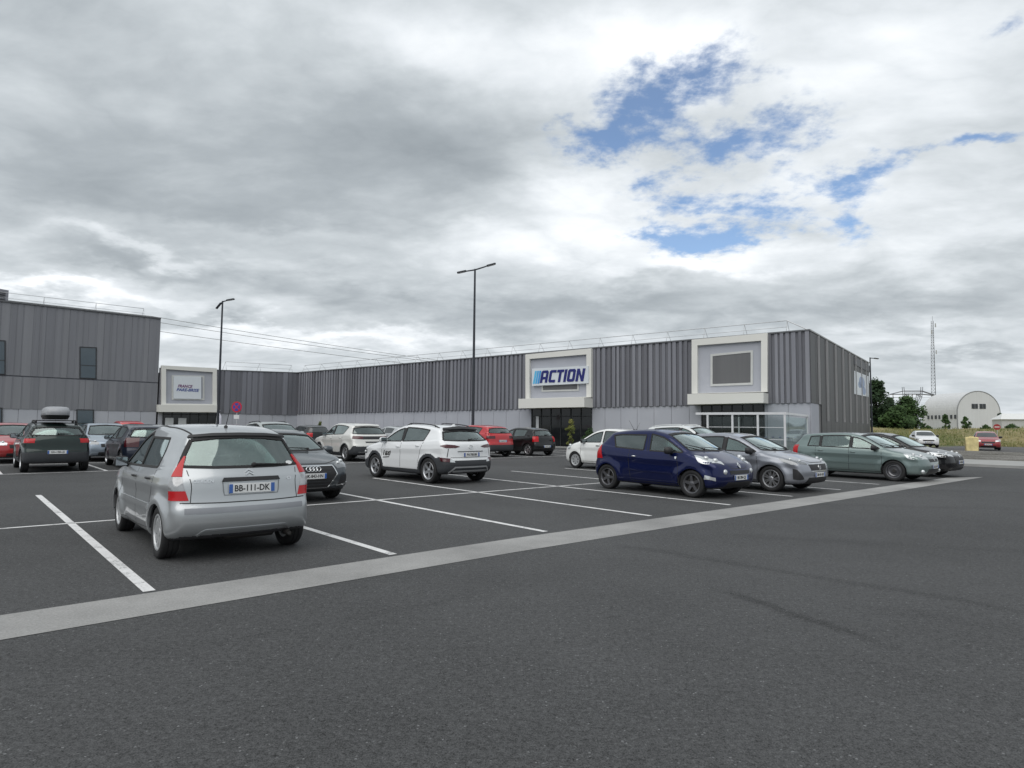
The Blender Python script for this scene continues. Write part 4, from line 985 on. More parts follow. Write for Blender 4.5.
def rear_hatch(name, label, s, t, pm, H=1.5, L=4.1, W=1.76, head=1, yaw=0, red=M_RED, cell=0.034, clad=False, priv=M_GLASS, wheel=('star', M_ALLOY, 5), plate='EL-246-VC', rails=None, lampz=(0.74, 1.04), suv=0.0, plate_z=0.6, wbk=0.625, front_style=0, mirror=None, group='cars parked in the marked bays'):
    """a plain modern hatchback body with its own length, height, lights and trim"""
    xn = L/2+0.07; xt = -L/2+0.07; wb = L*wbk; up = suv
    R = 0.315+suv*0.25; Ra = R+0.04
    k = H/1.5
    sp = spec(xn, xt, W, H, wb, R, Ra, 0.83*k+up*0.4, 1.14, 0.99*k+up*0.3, 0.2, -0.35, xt+0.40, H-0.10, xt+0.13, 1.01*k+up*0.3,
              [(2.1, 0.89*k+up*0.3), (1.0, 0.95*k+up*0.3), (0, 0.97*k+up*0.3), (-1.2, 1.01*k+up*0.3), (-2.1, 1.04*k+up*0.3)], 0.34,
              [(None, 0.02, 0.02), (-0.08, xt+0.85, xt+0.98)], fz=(1.03*k+up*0.3, H-0.09), bz=(1.06*k+up*0.3, H-0.15), tailtop=0.70*k, ground=0.19+up*0.3, flare=0.028, npriv=1)
    r = car_root(name, label, s, t, head, yaw, group=group)
    c = Car(sp, r, cell)
    circ = lambda xa, rr: [(xa+rr*math.cos(a), R-0.01+rr*math.sin(a)) for a in np.linspace(0, 2*math.pi, 30, endpoint=False)]
    cl = [circ(wb/2, Ra+0.06), circ(-wb/2, Ra+0.06), [(-wb/2, 0), (wb/2, 0), (wb/2, 0.36), (-wb/2, 0.36)], [(xt-0.1, 0), (xt+0.6, 0), (xt+0.6, 0.56), (xt+0.3, 0.62), (xt-0.1, 0.62)], [(xn-0.5, 0), (xn+0.1, 0), (xn+0.1, 0.42), (xn-0.5, 0.42)]] if clad else None
    c.body(pm, cl); c.windows(rear=priv); c.pillars(); c.wheels(*wheel, 0.2)
    c.interior(0.12, -0.72, 0.62, 1.16*k+up*0.3, 1.08*k+up*0.3)
    z0, z1 = lampz
    corner_lamp(c, z0, z1, 16 if red is M_DRED else 30, 62, red)
    c.plate('B', 0, plate_z, plate, 0.05)
    zz = 0.66*k+up*0.35
    headlamp(c, [(xn-0.08, W*0.27, zz), (xn-0.24, W*0.41, zz-0.01), (xn-0.46, W*0.465, zz+0.04)], [(xn-0.12, W*0.26, zz+0.08), (xn-0.32, W*0.39, zz+0.13), (xn-0.58, W*0.45, zz+0.15)], mat=M_CLEAR if front_style else None)
    c.patch('grille', 'F', [(-0.40, zz-0.10), (0.40, zz-0.10)], [(-0.42, zz+0.03), (0.42, zz+0.03)], M_TRIM, off=0.006); c.patch('lower_grille', 'F', [(-0.5, 0.27+up*0.2), (0.5, 0.27+up*0.2)], [(-0.48, 0.38+up*0.2), (0.48, 0.38+up*0.2)], M_TRIM, off=0.006)
    c.badge('F', 0, zz+0.0, 'shield', 0.045); c.plate('F', 0, 0.46+up*0.2, plate)
    c.handles([(0.1, 0.86*k+up*0.3), (-0.85, 0.89*k+up*0.3)], pm, 0.14); c.mirrors(0.76, 0.98*k+up*0.3, mirror or pm)
    c.seam([[(0.95, 0.33), (0.92, 0.92*k)], [(0.0, 0.32), (-0.03, 0.96*k)], [(-1.0, 1.0*k), (-0.86, 0.55)]], back=[[(-W*0.36, 0.66), (W*0.36, 0.66)]])
    c.wiper('B', (0, 1.10*k+up*0.3), (-0.34, 1.12*k+up*0.3)); c.wiper('F', (0.35, 1.04*k+up*0.3), (-0.25, 1.07*k+up*0.3))
    if rails: c.rails(0.05, xt+0.6, rails, W*0.30)
    return c

def small_car(name, label, loc, rz, pm, L=4.1, W=1.76, H=1.47, group=None, lights=True):
    """a car far off: opaque glass, fewer parts"""
    xn = L/2+0.07; xt = -L/2+0.07; wb = L*0.625
    sp = spec(xn, xt, W, H, wb, 0.315, 0.355, 0.84, 1.14, 0.99, 0.2, -0.35, xt+0.40, H-0.10, xt+0.13, 1.01,
              [(2.1, 0.89), (1.0, 0.95), (0, 0.97), (-1.2, 1.0), (-2.1, 1.03)], 0.34, [(None, 0.02, 0.02), (-0.08, xt+0.85, xt+0.98)], fz=(1.03, H-0.09), bz=(1.06, H-0.15), flare=0.028, hollow=False, seals=False)
    r = thing(name, label, 'car', loc, rz, group); c = Car(sp, r, 0.05); c.body(pm); c.windows(); c.wheels('cap', M_HUBCAP, 7, 0.19)
    headlamp(c, [(xn-0.08, W*0.27, 0.67), (xn-0.24, W*0.41, 0.66), (xn-0.46, W*0.465, 0.71)], [(xn-0.12, W*0.26, 0.76), (xn-0.32, W*0.39, 0.81), (xn-0.58, W*0.45, 0.83)], mat=M_CLEAR, inside=False)
    c.patch('grille', 'F', [(-0.42, 0.56), (0.42, 0.56)], [(-0.44, 0.68), (0.44, 0.68)], M_TRIM, off=0.006); c.patch('lower_grille', 'F', [(-0.5, 0.25), (0.5, 0.25)], [(-0.48, 0.36), (0.48, 0.36)], M_TRIM, off=0.006)
    c.plate('F', 0, 0.46, 'AB-318-CE'); c.mirrors(0.78, 0.98, M_TRIM)
    corner_lamp(c, 0.74, 1.0, 24, 62, M_RED)
    return c

def roof_box(x, y, z, rz):
    mb = MB()
    V = []; n = 20
    for i, (k, zz) in enumerate([(0.88, 0.0), (0.98, 0.03), (1.0, 0.10), (0.985, 0.16), (0.96, 0.20), (0.90, 0.255), (0.76, 0.285), (0.4, 0.30), (0.0, 0.302)]):
        for j in range(n):
            a = 2*math.pi*j/n; ca, sa = math.cos(a), math.sin(a); e = 0.42
            V.append((0.92*k*math.copysign(abs(ca)**e, ca)*(1.0 if ca < 0 else 1.0), 0.335*k*math.copysign(abs(sa)**e, sa), zz*(1.0-0.25*max(0, ca))))
    F = [(i*n+j, i*n+(j+1) % n, (i+1)*n+(j+1) % n, (i+1)*n+j) for i in range(8) for j in range(n)]
    r = thing('roof_box', 'grey plastic roof box strapped on top of the dark green car', 'roof box', (x, y, z), rz)
    mb.add(V, F); mb.build('lid', plain('roof_box_grey', (0.28, 0.29, 0.31), 0.4), r, sharp=45)
    b = MB(); V2 = [(v[0]*1.01, v[1]*1.02, v[2]) for v in V[:n]]+[(v[0]*1.01, v[1]*1.02, v[2]-0.01+0.02*0) for v in V[n:2*n]]
    b.lathe([], n=3) if False else None
    lo = [(x_*1.0, y_*1.0, -0.11) for x_, y_, z_ in V[:n]]; hi = [(x_*1.03, y_*1.05, 0.015) for x_, y_, z_ in V[n:2*n]]
    b.add(lo+hi, [(j, (j+1) % n, n+(j+1) % n, n+j) for j in range(n)]+[tuple(range(n))[::-1], tuple(range(n, 2*n))]); b.build('base', M_TRIM, r, sharp=45)
    c = MB()
    for xx in (-0.38, 0.42): c.box((xx, 0, -0.145), (0.06, 1.12, 0.03), bev=0.008)
    for xx in (-0.38, 0.42):
        for sg in (1, -1): c.box((xx, sg*0.53, -0.19), (0.09, 0.06, 0.10), bev=0.01)
    c.build('cross_bar', M_TRIM, r, sharp=45)

def build_cars():
    car_c3(); car_a1(); car_kona(); car_twingo(); car_corsa(); car_megane(); car_black_end(); car_yaris(); car_3008()
    white = paint('white_paint', (0.70, 0.715, 0.73)); redp = paint('red_paint', (0.42, 0.012, 0.018), 0.1, rough=0.3, dirt=0.1)
    rear_hatch('white_suv', 'white SUV with roof rails, mostly hidden behind the dark blue car, facing it', 22.0, 14.5, paint('suv_white_paint', (0.60, 0.62, 0.62), 0.1), H=1.66, L=4.35, W=1.83, head=-1, suv=0.25, rails=paint('suv_white_paint', (0.6, 0.62, 0.62)), plate='DZ-519-NA', clad=True)
    rear_hatch('red_suv', 'bright red SUV with black lower bumper parked facing the shop wall', 20.75, 26.55, redp, H=1.60, L=4.30, W=1.82, suv=0.2, red=M_DRED, clad=True, plate='FA-630-XE', lampz=(0.92, 1.06), plate_z=0.80, priv=M_GLASS)
    rear_hatch('black_hatchback', 'black hatchback with large red tail lights parked right of the red SUV', 23.75, 26.35, paint('black_paint_two', (0.008, 0.009, 0.010), 0.0, rough=0.3, dirt=0.06), H=1.49, L=3.98, W=1.70, red=M_RED, plate='CW-077-DB', lampz=(0.74, 1.02), plate_z=0.50)
    d = rear_hatch('dark_green_crossover', 'dark green raised hatchback with a roof box, seen from behind at the left', 2.50, 26.05, paint('dark_green_paint', (0.013, 0.024, 0.022), 0.5, rough=0.33, dirt=0.08), H=1.54, L=4.10, W=1.80, suv=0.12, red=M_RED, clad=True, rails=M_TRIM, plate='GH-158-LK', lampz=(0.90, 1.03), plate_z=0.62, mirror=M_TRIM)
    x, y, _ = ST(2.50, 25.3); roof_box(x, y, 1.73, math.atan2(TV[1], TV[0]))
    rear_hatch('navy_hatchback', 'navy blue hatchback behind the nearest silver car, only its left side and rear window showing', 5.15, 26.1, paint('navy_paint', (0.012, 0.017, 0.032), 0.3, rough=0.3, dirt=0.08), H=1.50, L=4.10, W=1.78, plate='EQ-402-SB', red=M_DRED)
    rear_hatch('red_hatchback', 'red hatchback at the left edge, partly hidden by the dark green car', 1.75, 31.9, paint('dark_red_paint', (0.33, 0.012, 0.016), 0.1, rough=0.3), H=1.50, L=4.1, W=1.78, head=-1, yaw=8, plate='BT-655-YH', front_style=1)
    rear_hatch('pale_blue_hatchback', 'pale blue grey hatchback facing the camera between the dark green car and the navy car', 4.85, 31.6, paint('pale_blue_paint', (0.26, 0.31, 0.37), 0.5, rough=0.3), H=1.52, L=4.1, W=1.78, head=-1, plate='DR-933-PC')
    rear_hatch('silver_suv', 'silver SUV behind the dark grey hatchback, only its roof and windscreen showing', 10.35, 27.4, paint('silver_suv_paint', (0.38, 0.41, 0.40), 0.5, rough=0.34), H=1.64, L=4.3, W=1.82, head=-1, suv=0.2, rails=M_TRIM, plate='FW-271-GJ')
    g = 'cars far off in front of the building'
    def far(name, label, px, Y, head, pm, yaw=0, **k):
        X = (px-512)/642.4*Y; small_car(name, label, (X, Y, 0), math.atan2(TV[1]*head, TV[0]*head)+math.radians(yaw), pm, group=g, **k)
    far('red_suv', 'red roof of a car just showing above the pale blue car at the left', 128, 34.5, 1, redp, H=1.64)
    far('black_car', 'black car far behind the silver SUV, next to the shrub by the wall', 309, 42.0, 1, paint('black_paint', (0.01, 0.011, 0.013)), H=1.50)
    far('pale_grey_car', 'pale grey car beyond the white SUV by the shop wall', 395, 42.0, 1, paint('pale_grey_paint', (0.45, 0.47, 0.48), 0.4), H=1.48)
    g2 = 'cars parked on the verge at the far right'
    small_car('white_car', 'white car parked in front of the dry grass field at the far right', (37.4, 58.5, 0.02), math.radians(-112), white, W=1.8, H=1.48, group=g2)
    small_car('red_car', 'small red car parked beside the yellow concrete block at the far right', (38.2, 51.9, 0.02), math.radians(-122), paint('dull_red_paint', (0.25, 0.012, 0.018), 0.0, rough=0.35), L=3.8, W=1.72, H=1.48, group=g2)
# ------------------------------------------------------------------ measuring helper: sight lines from the standpoint
FOC, HOR, ROLL = 642.4, 426.05, 0.00976
PIT = math.atan((HOR-384)/FOC)
def ray(x, y):
    a = (x-512)/FOC; b = (384-y)/FOC; c, s = math.cos(ROLL), math.sin(ROLL)
    u = a*c-b*s; v = a*s+b*c
    return np.array([u, math.cos(PIT)-v*math.sin(PIT), math.sin(PIT)+v*math.cos(PIT)])
def at_depth(x, y, Y):
    r = ray(x, y); return r*(Y/r[1])+np.array([0, 0, EYE])
class Wall:
    """vertical plane through P along unit direction D; N points out of the building"""
    def __init__(s, P, az, flip=False):
        s.P = np.array(P[:2], float); a = math.radians(az); s.D = np.array([math.sin(a), math.cos(a)]); s.N = np.array([s.D[1], -s.D[0]])
        if s.N @ s.P > 0: s.N = -s.N
        if flip: s.N = -s.N
    def sz(s, px, py, d=0.0):
        r = ray(px, py); Q = s.P+s.N*d
        t = (Q @ s.N)/(r[:2] @ s.N); p = r*t
        return float((p[:2]-Q) @ s.D), float(p[2]+EYE)
    def xyz(s, a, z, d=0.0):
        p = s.P+s.D*a+s.N*d; return (float(p[0]), float(p[1]), float(z))
    def pz(s, pts, d=0.0): return [s.sz(x, y, d) for x, y in pts]
    def slab(s, mb, poly, d0, d1, m=None):
        """poly of (s,z), from depth d0 to d1 (d1 outward)"""
        n = len(poly); V = [s.xyz(a, z, d0) for a, z in poly]+[s.xyz(a, z, d1) for a, z in poly]
        F = [tuple(range(n)), tuple(range(n, 2*n))[::-1]]+[(i, n+i, n+(i+1) % n, (i+1) % n) for i in range(n)]
        ar = sum(poly[i][0]*poly[(i+1) % n][1]-poly[(i+1) % n][0]*poly[i][1] for i in range(n))
        # orientation: D x Z vs N
        cr = s.D[1]*1.0*s.N[0]-s.D[0]*s.N[1]  # (D x Z) . N
        if ar*cr > 0: F = [f[::-1] for f in F]
        mb.add(V, F, m)
    def rotm(s):
        cr = s.D[1]*s.N[0]-s.D[0]*s.N[1]
        D = s.D if cr > 0 else -s.D
        return Matrix(((D[0], 0, s.N[0], 0), (D[1], 0, s.N[1], 0), (0, 1, 0, 0), (0, 0, 0, 1))), (1 if cr > 0 else -1)
def part(w, name, poly, d0, d1, mat, parent):
    mb = MB(); w.slab(mb, poly, d0, d1); return mb.build(name, mat, parent)
def rectpx(w, x0, y0, x1, y1, y0b=None, y1b=None, d=0.0):
    """pixel quad: left x0 (top y0, bottom y0b), right x1 (top y1, bottom y1b)"""
    return w.pz([(x0, y0b), (x1, y1b), (x1, y1), (x0, y0)], d)

# ------------------------------------------------------------------ materials of the place
def asphalt(name, base, tint=(1, 1, 1), specks=1.0, marks=False, sc=1.0):
    m, nt, b = nmat(name); P = geo_pos(nt)
    big = noise(nt, P, 0.16*sc, 4, 0.55); mid = noise(nt, P, 1.3*sc, 5, 0.6); fine = mth(nt, 'ADD', mth(nt, 'MULTIPLY', noise(nt, P, 48, 5, 0.75), 0.6), mth(nt, 'MULTIPLY', noise(nt, P, 22, 4, 0.8), 0.4)); fin2 = noise(nt, P, 130, 2, 0.6)
    v = mth(nt, 'ADD', mth(nt, 'MULTIPLY', mth(nt, 'SUBTRACT', big, 0.5), 0.95), 1.0)
    v = mth(nt, 'ADD', v, mth(nt, 'MULTIPLY', mth(nt, 'SUBTRACT', mid, 0.5), 0.30))
    v = mth(nt, 'ADD', v, mth(nt, 'MULTIPLY', mth(nt, 'SUBTRACT', fine, 0.5), 4.8*specks))
    v = mth(nt, 'ADD', v, mth(nt, 'MULTIPLY', mth(nt, 'SUBTRACT', fin2, 0.5), 3.0*specks))
    v = mth(nt, 'ADD', v, mth(nt, 'MULTIPLY', mth(nt, 'SUBTRACT', noise(nt, P, 9, 4, 0.7), 0.5), 0.55*specks))
    vo = nd(nt, 'ShaderNodeTexVoronoi'); vo.inputs['Scale'].default_value = 62; lk(nt, P, vo.inputs['Vector'])
    sep = nd(nt, 'ShaderNodeSeparateColor'); lk(nt, vo.outputs['Color'], sep.inputs[0])
    st = mth(nt, 'MULTIPLY', mth(nt, 'GREATER_THAN', sep.outputs[0], 0.965), mth(nt, 'LESS_THAN', vo.outputs['Distance'], 0.42))
    v = mth(nt, 'ADD', v, mth(nt, 'MULTIPLY', mth(nt, 'MULTIPLY', st, sep.outputs[1]), 2.0*specks))
    oil = nd(nt, 'ShaderNodeTexVoronoi'); oil.inputs['Scale'].default_value = 0.42; lk(nt, P, oil.inputs['Vector'])
    orr = mth(nt, 'ADD', oil.outputs['Distance'], mth(nt, 'MULTIPLY', mth(nt, 'SUBTRACT', noise(nt, P, 3.5, 4), 0.5), 0.35))
    om = nd(nt, 'ShaderNodeMapRange', interpolation_type='SMOOTHSTEP'); lk(nt, orr, om.inputs[0]); om.inputs[1].default_value = 0.03; om.inputs[2].default_value = 0.15; om.inputs[3].default_value = 0.30; om.inputs[4].default_value = 0.0
    v = mth(nt, 'SUBTRACT', v, om.outputs[0])
    if marks:
        # worn rubber streaks and the darker edge of an older paving lane, fixed to the ground
        sx = nd(nt, 'ShaderNodeSeparateXYZ'); lk(nt, P, sx.inputs[0])
        wob = mth(nt, 'MULTIPLY', mth(nt, 'SUBTRACT', noise(nt, P, 1.7, 4), 0.5), 0.35)
        def streak(a, c, w, amp):
            a, c = np.array(a), np.array(c); L = np.linalg.norm(c-a); u = (c-a)/L; n = np.array([-u[1], u[0]])
            al = mth(nt, 'ADD', mth(nt, 'MULTIPLY', sx.outputs[0], float(u[0])), mth(nt, 'ADD', mth(nt, 'MULTIPLY', sx.outputs[1], float(u[1])), float(-(u@a))))
            ac = mth(nt, 'ADD', mth(nt, 'MULTIPLY', sx.outputs[0], float(n[0])), mth(nt, 'ADD', mth(nt, 'MULTIPLY', sx.outputs[1], float(n[1])), float(-(n@a))))
            ac = mth(nt, 'ABSOLUTE', mth(nt, 'ADD', ac, wob))
            f = nd(nt, 'ShaderNodeMapRange', interpolation_type='SMOOTHSTEP'); lk(nt, ac, f.inputs[0]); f.inputs[1].default_value = 0; f.inputs[2].default_value = w; f.inputs[3].default_value = 1; f.inputs[4].default_value = 0
            g1 = nd(nt, 'ShaderNodeMapRange', interpolation_type='SMOOTHSTEP'); lk(nt, al, g1.inputs[0]); g1.inputs[1].default_value = -0.2; g1.inputs[2].default_value = 0.3
            g2 = nd(nt, 'ShaderNodeMapRange', interpolation_type='SMOOTHSTEP'); lk(nt, al, g2.inputs[0]); g2.inputs[1].default_value = L-0.5; g2.inputs[2].default_value = L+0.3; g2.inputs[3].default_value = 1; g2.inputs[4].default_value = 0
            return mth(nt, 'MULTIPLY', mth(nt, 'MULTIPLY', f.outputs[0], mth(nt, 'MULTIPLY', g1.outputs[0], g2.outputs[0])), amp)
        for a, c, w, amp in (((2.06, 6.25), (2.72, 4.75), 0.14, 0.42), ((1.45, 8.6), (4.6, 5.5), 0.16, 0.24), ((3.0, 9.5), (9.5, 7.5), 0.35, 0.14), ((6.0, 13.5), (16.0, 12.0), 0.4, 0.14), ((9.0, 17.0), (22.0, 15.0), 0.45, 0.12), ((2.9, 5.9), (5.5, 4.0), 0.3, 0.08), ((-2.5, 4.3), (-0.2, 6.1), 0.12, 0.08)):
            v = mth(nt, 'SUBTRACT', v, streak(a, c, w, amp))
    c = nd(nt, 'ShaderNodeVectorMath', operation='SCALE'); c.inputs[0].default_value = tuple(base*t for t in tint); lk(nt, mth(nt, 'MAXIMUM', v, 0.12), c.inputs['Scale'])
    lk(nt, c.outputs[0], b.inputs['Base Color']); setp(b, Roughness=0.88, Specular_IOR_Level=0.35)
    bumpn(nt, b, mth(nt, 'ADD', fine, mth(nt, 'MULTIPLY', fin2, 0.5)), 0.7, 0.006)
    return m
def linepaint():
    m, nt, b = nmat('road_marking_paint'); P = geo_pos(nt)
    f = mth(nt, 'ADD', mth(nt, 'MULTIPLY', noise(nt, P, 42, 5, 0.7), 0.6), mth(nt, 'MULTIPLY', noise(nt, P, 4, 3), 0.5))
    lk(nt, ramp(nt, f, [(0.40, (0.11, 0.11, 0.115)), (0.50, (0.58, 0.58, 0.58)), (0.75, (0.70, 0.70, 0.70))]), b.inputs['Base Color']); setp(b, Roughness=0.75)
    bumpn(nt, b, noise(nt, P, 55, 5, 0.75), 0.5, 0.005); return m
def concrete(name, c0, c1, sc=1.0, grain=True):
    m, nt, b = nmat(name); P = geo_pos(nt)
    f = mth(nt, 'ADD', mth(nt, 'MULTIPLY', noise(nt, P, 0.7*sc, 6, 0.6), 0.55), mth(nt, 'MULTIPLY', noise(nt, P, 60, 3, 0.7), 0.45 if grain else 0.1))
    lk(nt, ramp(nt, f, [(0.32, c0), (0.62, c1)]), b.inputs['Base Color']); setp(b, Roughness=0.85); bumpn(nt, b, noise(nt, P, 70, 4, 0.7), 0.25, 0.003); return m
def cladm(name, col, var=0.10, streak=0.12, rough=0.5, metal=0.15):
    """coated steel sheet: fine vertical weather streaks"""
    m, nt, b = nmat(name); P = geo_pos(nt)
    mp = nd(nt, 'ShaderNodeMapping'); mp.inputs['Scale'].default_value = (2.2, 2.2, 0.10); lk(nt, P, mp.inputs[0])
    f = mth(nt, 'ADD', mth(nt, 'MULTIPLY', noise(nt, mp.outputs[0], 1.0, 5, 0.6), 0.7), mth(nt, 'MULTIPLY', noise(nt, P, 0.25, 3), 0.3))
    lk(nt, ramp(nt, f, [(0.3, tuple(q*(1-streak) for q in col)), (0.7, tuple(q*(1+streak) for q in col))]), b.inputs['Base Color'])
    setp(b, Roughness=rough, Metallic=metal, Specular_IOR_Level=0.4); return m

def build_ground():
    A = asphalt('asphalt', 0.057, (0.99, 1.01, 1.035), 1.0, True)
    def sheet(name, pts, z, mat, kind='structure'):
        me = npmesh(name, [(x, y, z) for x, y in pts], [tuple(range(len(pts)))], mat, False)
        if me.polygons[0].normal.z < 0: me.flip_normals()
        o = link(name, me); o['kind'] = kind; return o
    xy = lambda s, t: ST(s, t)[:2]
    # earth sheet out to the horizon, low on the car park side
    m, nt, b = nmat('earth'); lk(nt, ramp(nt, noise(nt, geo_pos(nt), 0.05, 5), [(0.35, (0.07, 0.08, 0.035)), (0.65, (0.16, 0.14, 0.075))]), b.inputs['Base Color']); setp(b, Roughness=0.95)
    sheet('ground', [(-2500, -2500), (2500, -2500), (2500, 2500), (-2500, 2500)], -0.012, m)
    sheet('car_park_asphalt', [xy(-70, -60), xy(33.6, -60), xy(33.6, 60), xy(-70, 60)], 0.0, A)
    cm = concrete('pale_concrete', (0.22, 0.22, 0.215), (0.34, 0.34, 0.33))
    sheet('concrete_strip', [xy(-60, 5.82), xy(0, 5.88), xy(5.3, 6.02), xy(26.1, 5.96), xy(24.7, 6.62), xy(5.95, 6.77), xy(0.4, 6.63), xy(-60, 6.60)], 0.004, concrete('strip_concrete', (0.155, 0.155, 0.152), (0.325, 0.323, 0.317)))
    # marked lines: nodes keep clear of each other by butting
    lp = linepaint(); w = 0.052
    P = [-9.2+2.65*i for i in range(0, 13)]
    base = [1.40-2.65*k for k in range(4, 0, -1)]+[1.45, 4.07, 6.69, 9.34, 11.97, 14.66, 17.30, 19.95, 22.60, 25.25]
    mb = MB()
    def ln(s0, t0, s1, t1, ww=w):
        a = np.array([s0, t0]); c = np.array([s1, t1]); d = (c-a)/np.linalg.norm(c-a); n = np.array([-d[1], d[0]])*ww
        q = [a-n, c-n, c+n, a+n]; V = [ST(p[0], p[1], 0.004) for p in q]
        F = (0, 1, 2, 3)
        nz = (V[1][0]-V[0][0])*(V[2][1]-V[0][1])-(V[1][1]-V[0][1])*(V[2][0]-V[0][0])
        mb.add(V, [F if nz > 0 else F[::-1]])
    for s in base:
        ln(s, min(7.0, max(6.70, 6.68+0.034*s)), s, 11.87-0.03); ln(s, 11.95+0.05, s, 16.85)
    ln(-10, 11.92, 25.3, 11.92, 0.045)
    for k in range(-3, 12):
        s = 1.15+2.65*k; ln(s, 24.05, s, 28.95); ln(s, 29.12, s, 33.9)
    ln(-9, 23.97, 33.0, 23.97); ln(-9, 29.03, 30, 29.03)
    o = mb.build('road_marking', lp); o['kind'] = 'structure'
    # pale path, gravel verge, side road on the right
    sheet('pavement', [xy(33.6, -60), xy(38.9, -60), xy(38.9, 17.5), xy(33.6, 17.5)], 0.10, cm)
    mb = MB(); 
    k0 = ST(33.53, -60); 
    V = [ST(33.45, -60, 0.0), ST(33.6, -60, 0.0), ST(33.6, 60, 0.0), ST(33.45, 60, 0.0), ST(33.45, -60, 0.11), ST(33.6, -60, 0.11), ST(33.6, 60, 0.11), ST(33.45, 60, 0.11)]
    mb.add(V, [(0, 3, 2, 1), (4, 5, 6, 7), (0, 1, 5, 4), (1, 2, 6, 5), (2, 3, 7, 6), (3, 0, 4, 7)]); o = mb.build('kerb', cm); o['kind'] = 'structure'
    m, nt, b = nmat('gravel'); Pn = geo_pos(nt)
    f = mth(nt, 'ADD', mth(nt, 'MULTIPLY', noise(nt, Pn, 0.35, 5, 0.6), 0.5), mth(nt, 'MULTIPLY', noise(nt, Pn, 9, 4, 0.8), 0.5))
    lk(nt, ramp(nt, f, [(0.34, (0.045, 0.05, 0.035)), (0.46, (0.12, 0.115, 0.10)), (0.62, (0.26, 0.25, 0.235))]), b.inputs['Base Color']); setp(b, Roughness=0.95); bumpn(nt, b, noise(nt, Pn, 14, 4, 0.8), 1.0, 0.06)
    n = 90; V = []; F = []
    for i in range(n):
        for j in range(n):
            s = 38.9+i*17.6/(n-1); t = -45+j*62.0/(n-1); e = min(i, n-1-i, 6)/6.0
            V.append(ST(s, t, 0.095*(1-i/(n-1))+0.004+e*(0.05+random.uniform(-0.035, 0.05))))
    F = [(i*n+j, (i+1)*n+j, (i+1)*n+j+1, i*n+j+1) for i in range(n-1) for j in range(n-1)]
    me = npmesh('gravel_verge', V, F, m)
    if me.polygons[5].normal.z < 0: me.flip_normals()
    o = link('gravel_verge', me); o['kind'] = 'structure'
    sheet('side_road', [xy(56.5, -60), xy(90, -60), xy(90, 19), xy(56.5, 19)], 0.0, asphalt('side_asphalt', 0.085, (1, 1, 1), 0.4))
    sheet('kerb_line', [xy(56.5, -60), xy(56.9, -60), xy(56.9, 19), xy(56.5, 19)], 0.008, cm)

# ------------------------------------------------------------------ grass field on a low bank
def grass_height(v, u):
    return 1.9*float(smoothst(0, 26, np.array(v)))+0.18*math.sin(u*0.21)+0.12*math.sin(u*0.53+v*0.3)-0.16
def build_field():
    A = np.array([26.0, 66.5]); B = np.array([52.0, 57.0]); U = (B-A)/np.linalg.norm(B-A); N = np.array([-U[1], U[0]])
    if N[1] < 0: N = -N
    m, nt, b = nmat('dry_grass_ground'); P = geo_pos(nt)
    f = mth(nt, 'ADD', mth(nt, 'MULTIPLY', noise(nt, P, 0.09, 5, 0.6), 0.65), mth(nt, 'MULTIPLY', noise(nt, P, 1.5, 4, 0.7), 0.35))
    lk(nt, ramp(nt, f, [(0.40, (0.105, 0.13, 0.035)), (0.50, (0.25, 0.22, 0.10)), (0.62, (0.42, 0.33, 0.17))]), b.inputs['Base Color']); setp(b, Roughness=0.95)
    bumpn(nt, b, noise(nt, P, 3, 5, 0.8), 1.0, 0.3)
    vs = np.r_[np.linspace(0, 30, 31), 34, 40, 50, 65, 90, 140, 220, 400, 900, 2300]; us = np.r_[-900, -300, np.arange(-60, 121, 3), 200, 500, 1500]
    V = []; 
    for v in vs:
        for u in us:
            p = A+U*u+N*v; z = grass_height(v, u) if v < 60 else 1.75+0.1*math.sin(u*0.1)
            V.append((p[0], p[1], z if v > 0 else -0.02))
    nu = len(us); F = [(i*nu+j, i*nu+j+1, (i+1)*nu+j+1, (i+1)*nu+j) for i in range(len(vs)-1) for j in range(nu-1)]
    me = npmesh('grass_bank', V, F, m)
    if me.polygons[5].normal.z < 0: me.flip_normals()
    o = link('grass_bank', me); o['kind'] = 'structure'
    # tufts
    m2, nt, b = nmat('grass_blades'); P = geo_pos(nt)
    f = mth(nt, 'ADD', mth(nt, 'MULTIPLY', noise(nt, P, 0.10, 4, 0.6), 0.7), mth(nt, 'MULTIPLY', noise(nt, P, 2.5, 3, 0.7), 0.3))
    lk(nt, ramp(nt, f, [(0.43, (0.10, 0.14, 0.035)), (0.53, (0.22, 0.21, 0.085)), (0.65, (0.40, 0.32, 0.165))]), b.inputs['Base Color']); setp(b, Roughness=0.9)
    V = []; F = []
    for _ in range(26000):
        u = random.uniform(-12, 62); v = 0.1+abs(random.gauss(0, 1))*14
        p = A+U*u+N*v; z = grass_height(v, u); h = random.uniform(0.12, 0.36)*(1.0+0.5*math.sin(u*0.35)*math.sin(v*0.3+1))*(0.45+0.55*min(1, v/4)); a = random.uniform(0, math.pi); w = random.uniform(0.02, 0.07)
        dx, dy = math.cos(a)*w, math.sin(a)*w; lx, ly = random.uniform(-.15, .15), random.uniform(-.15, .15); k = len(V)
        V += [(p[0]-dx, p[1]-dy, z-0.05), (p[0]+dx, p[1]+dy, z-0.05), (p[0]+lx, p[1]+ly, z+h)]; F.append((k, k+1, k+2))
    o = link('tall_grass', npmesh('tall_grass', V, F, m2, False)); tag(o, 'tall dry grass on the low bank at the far right', 'grass', kind='stuff')

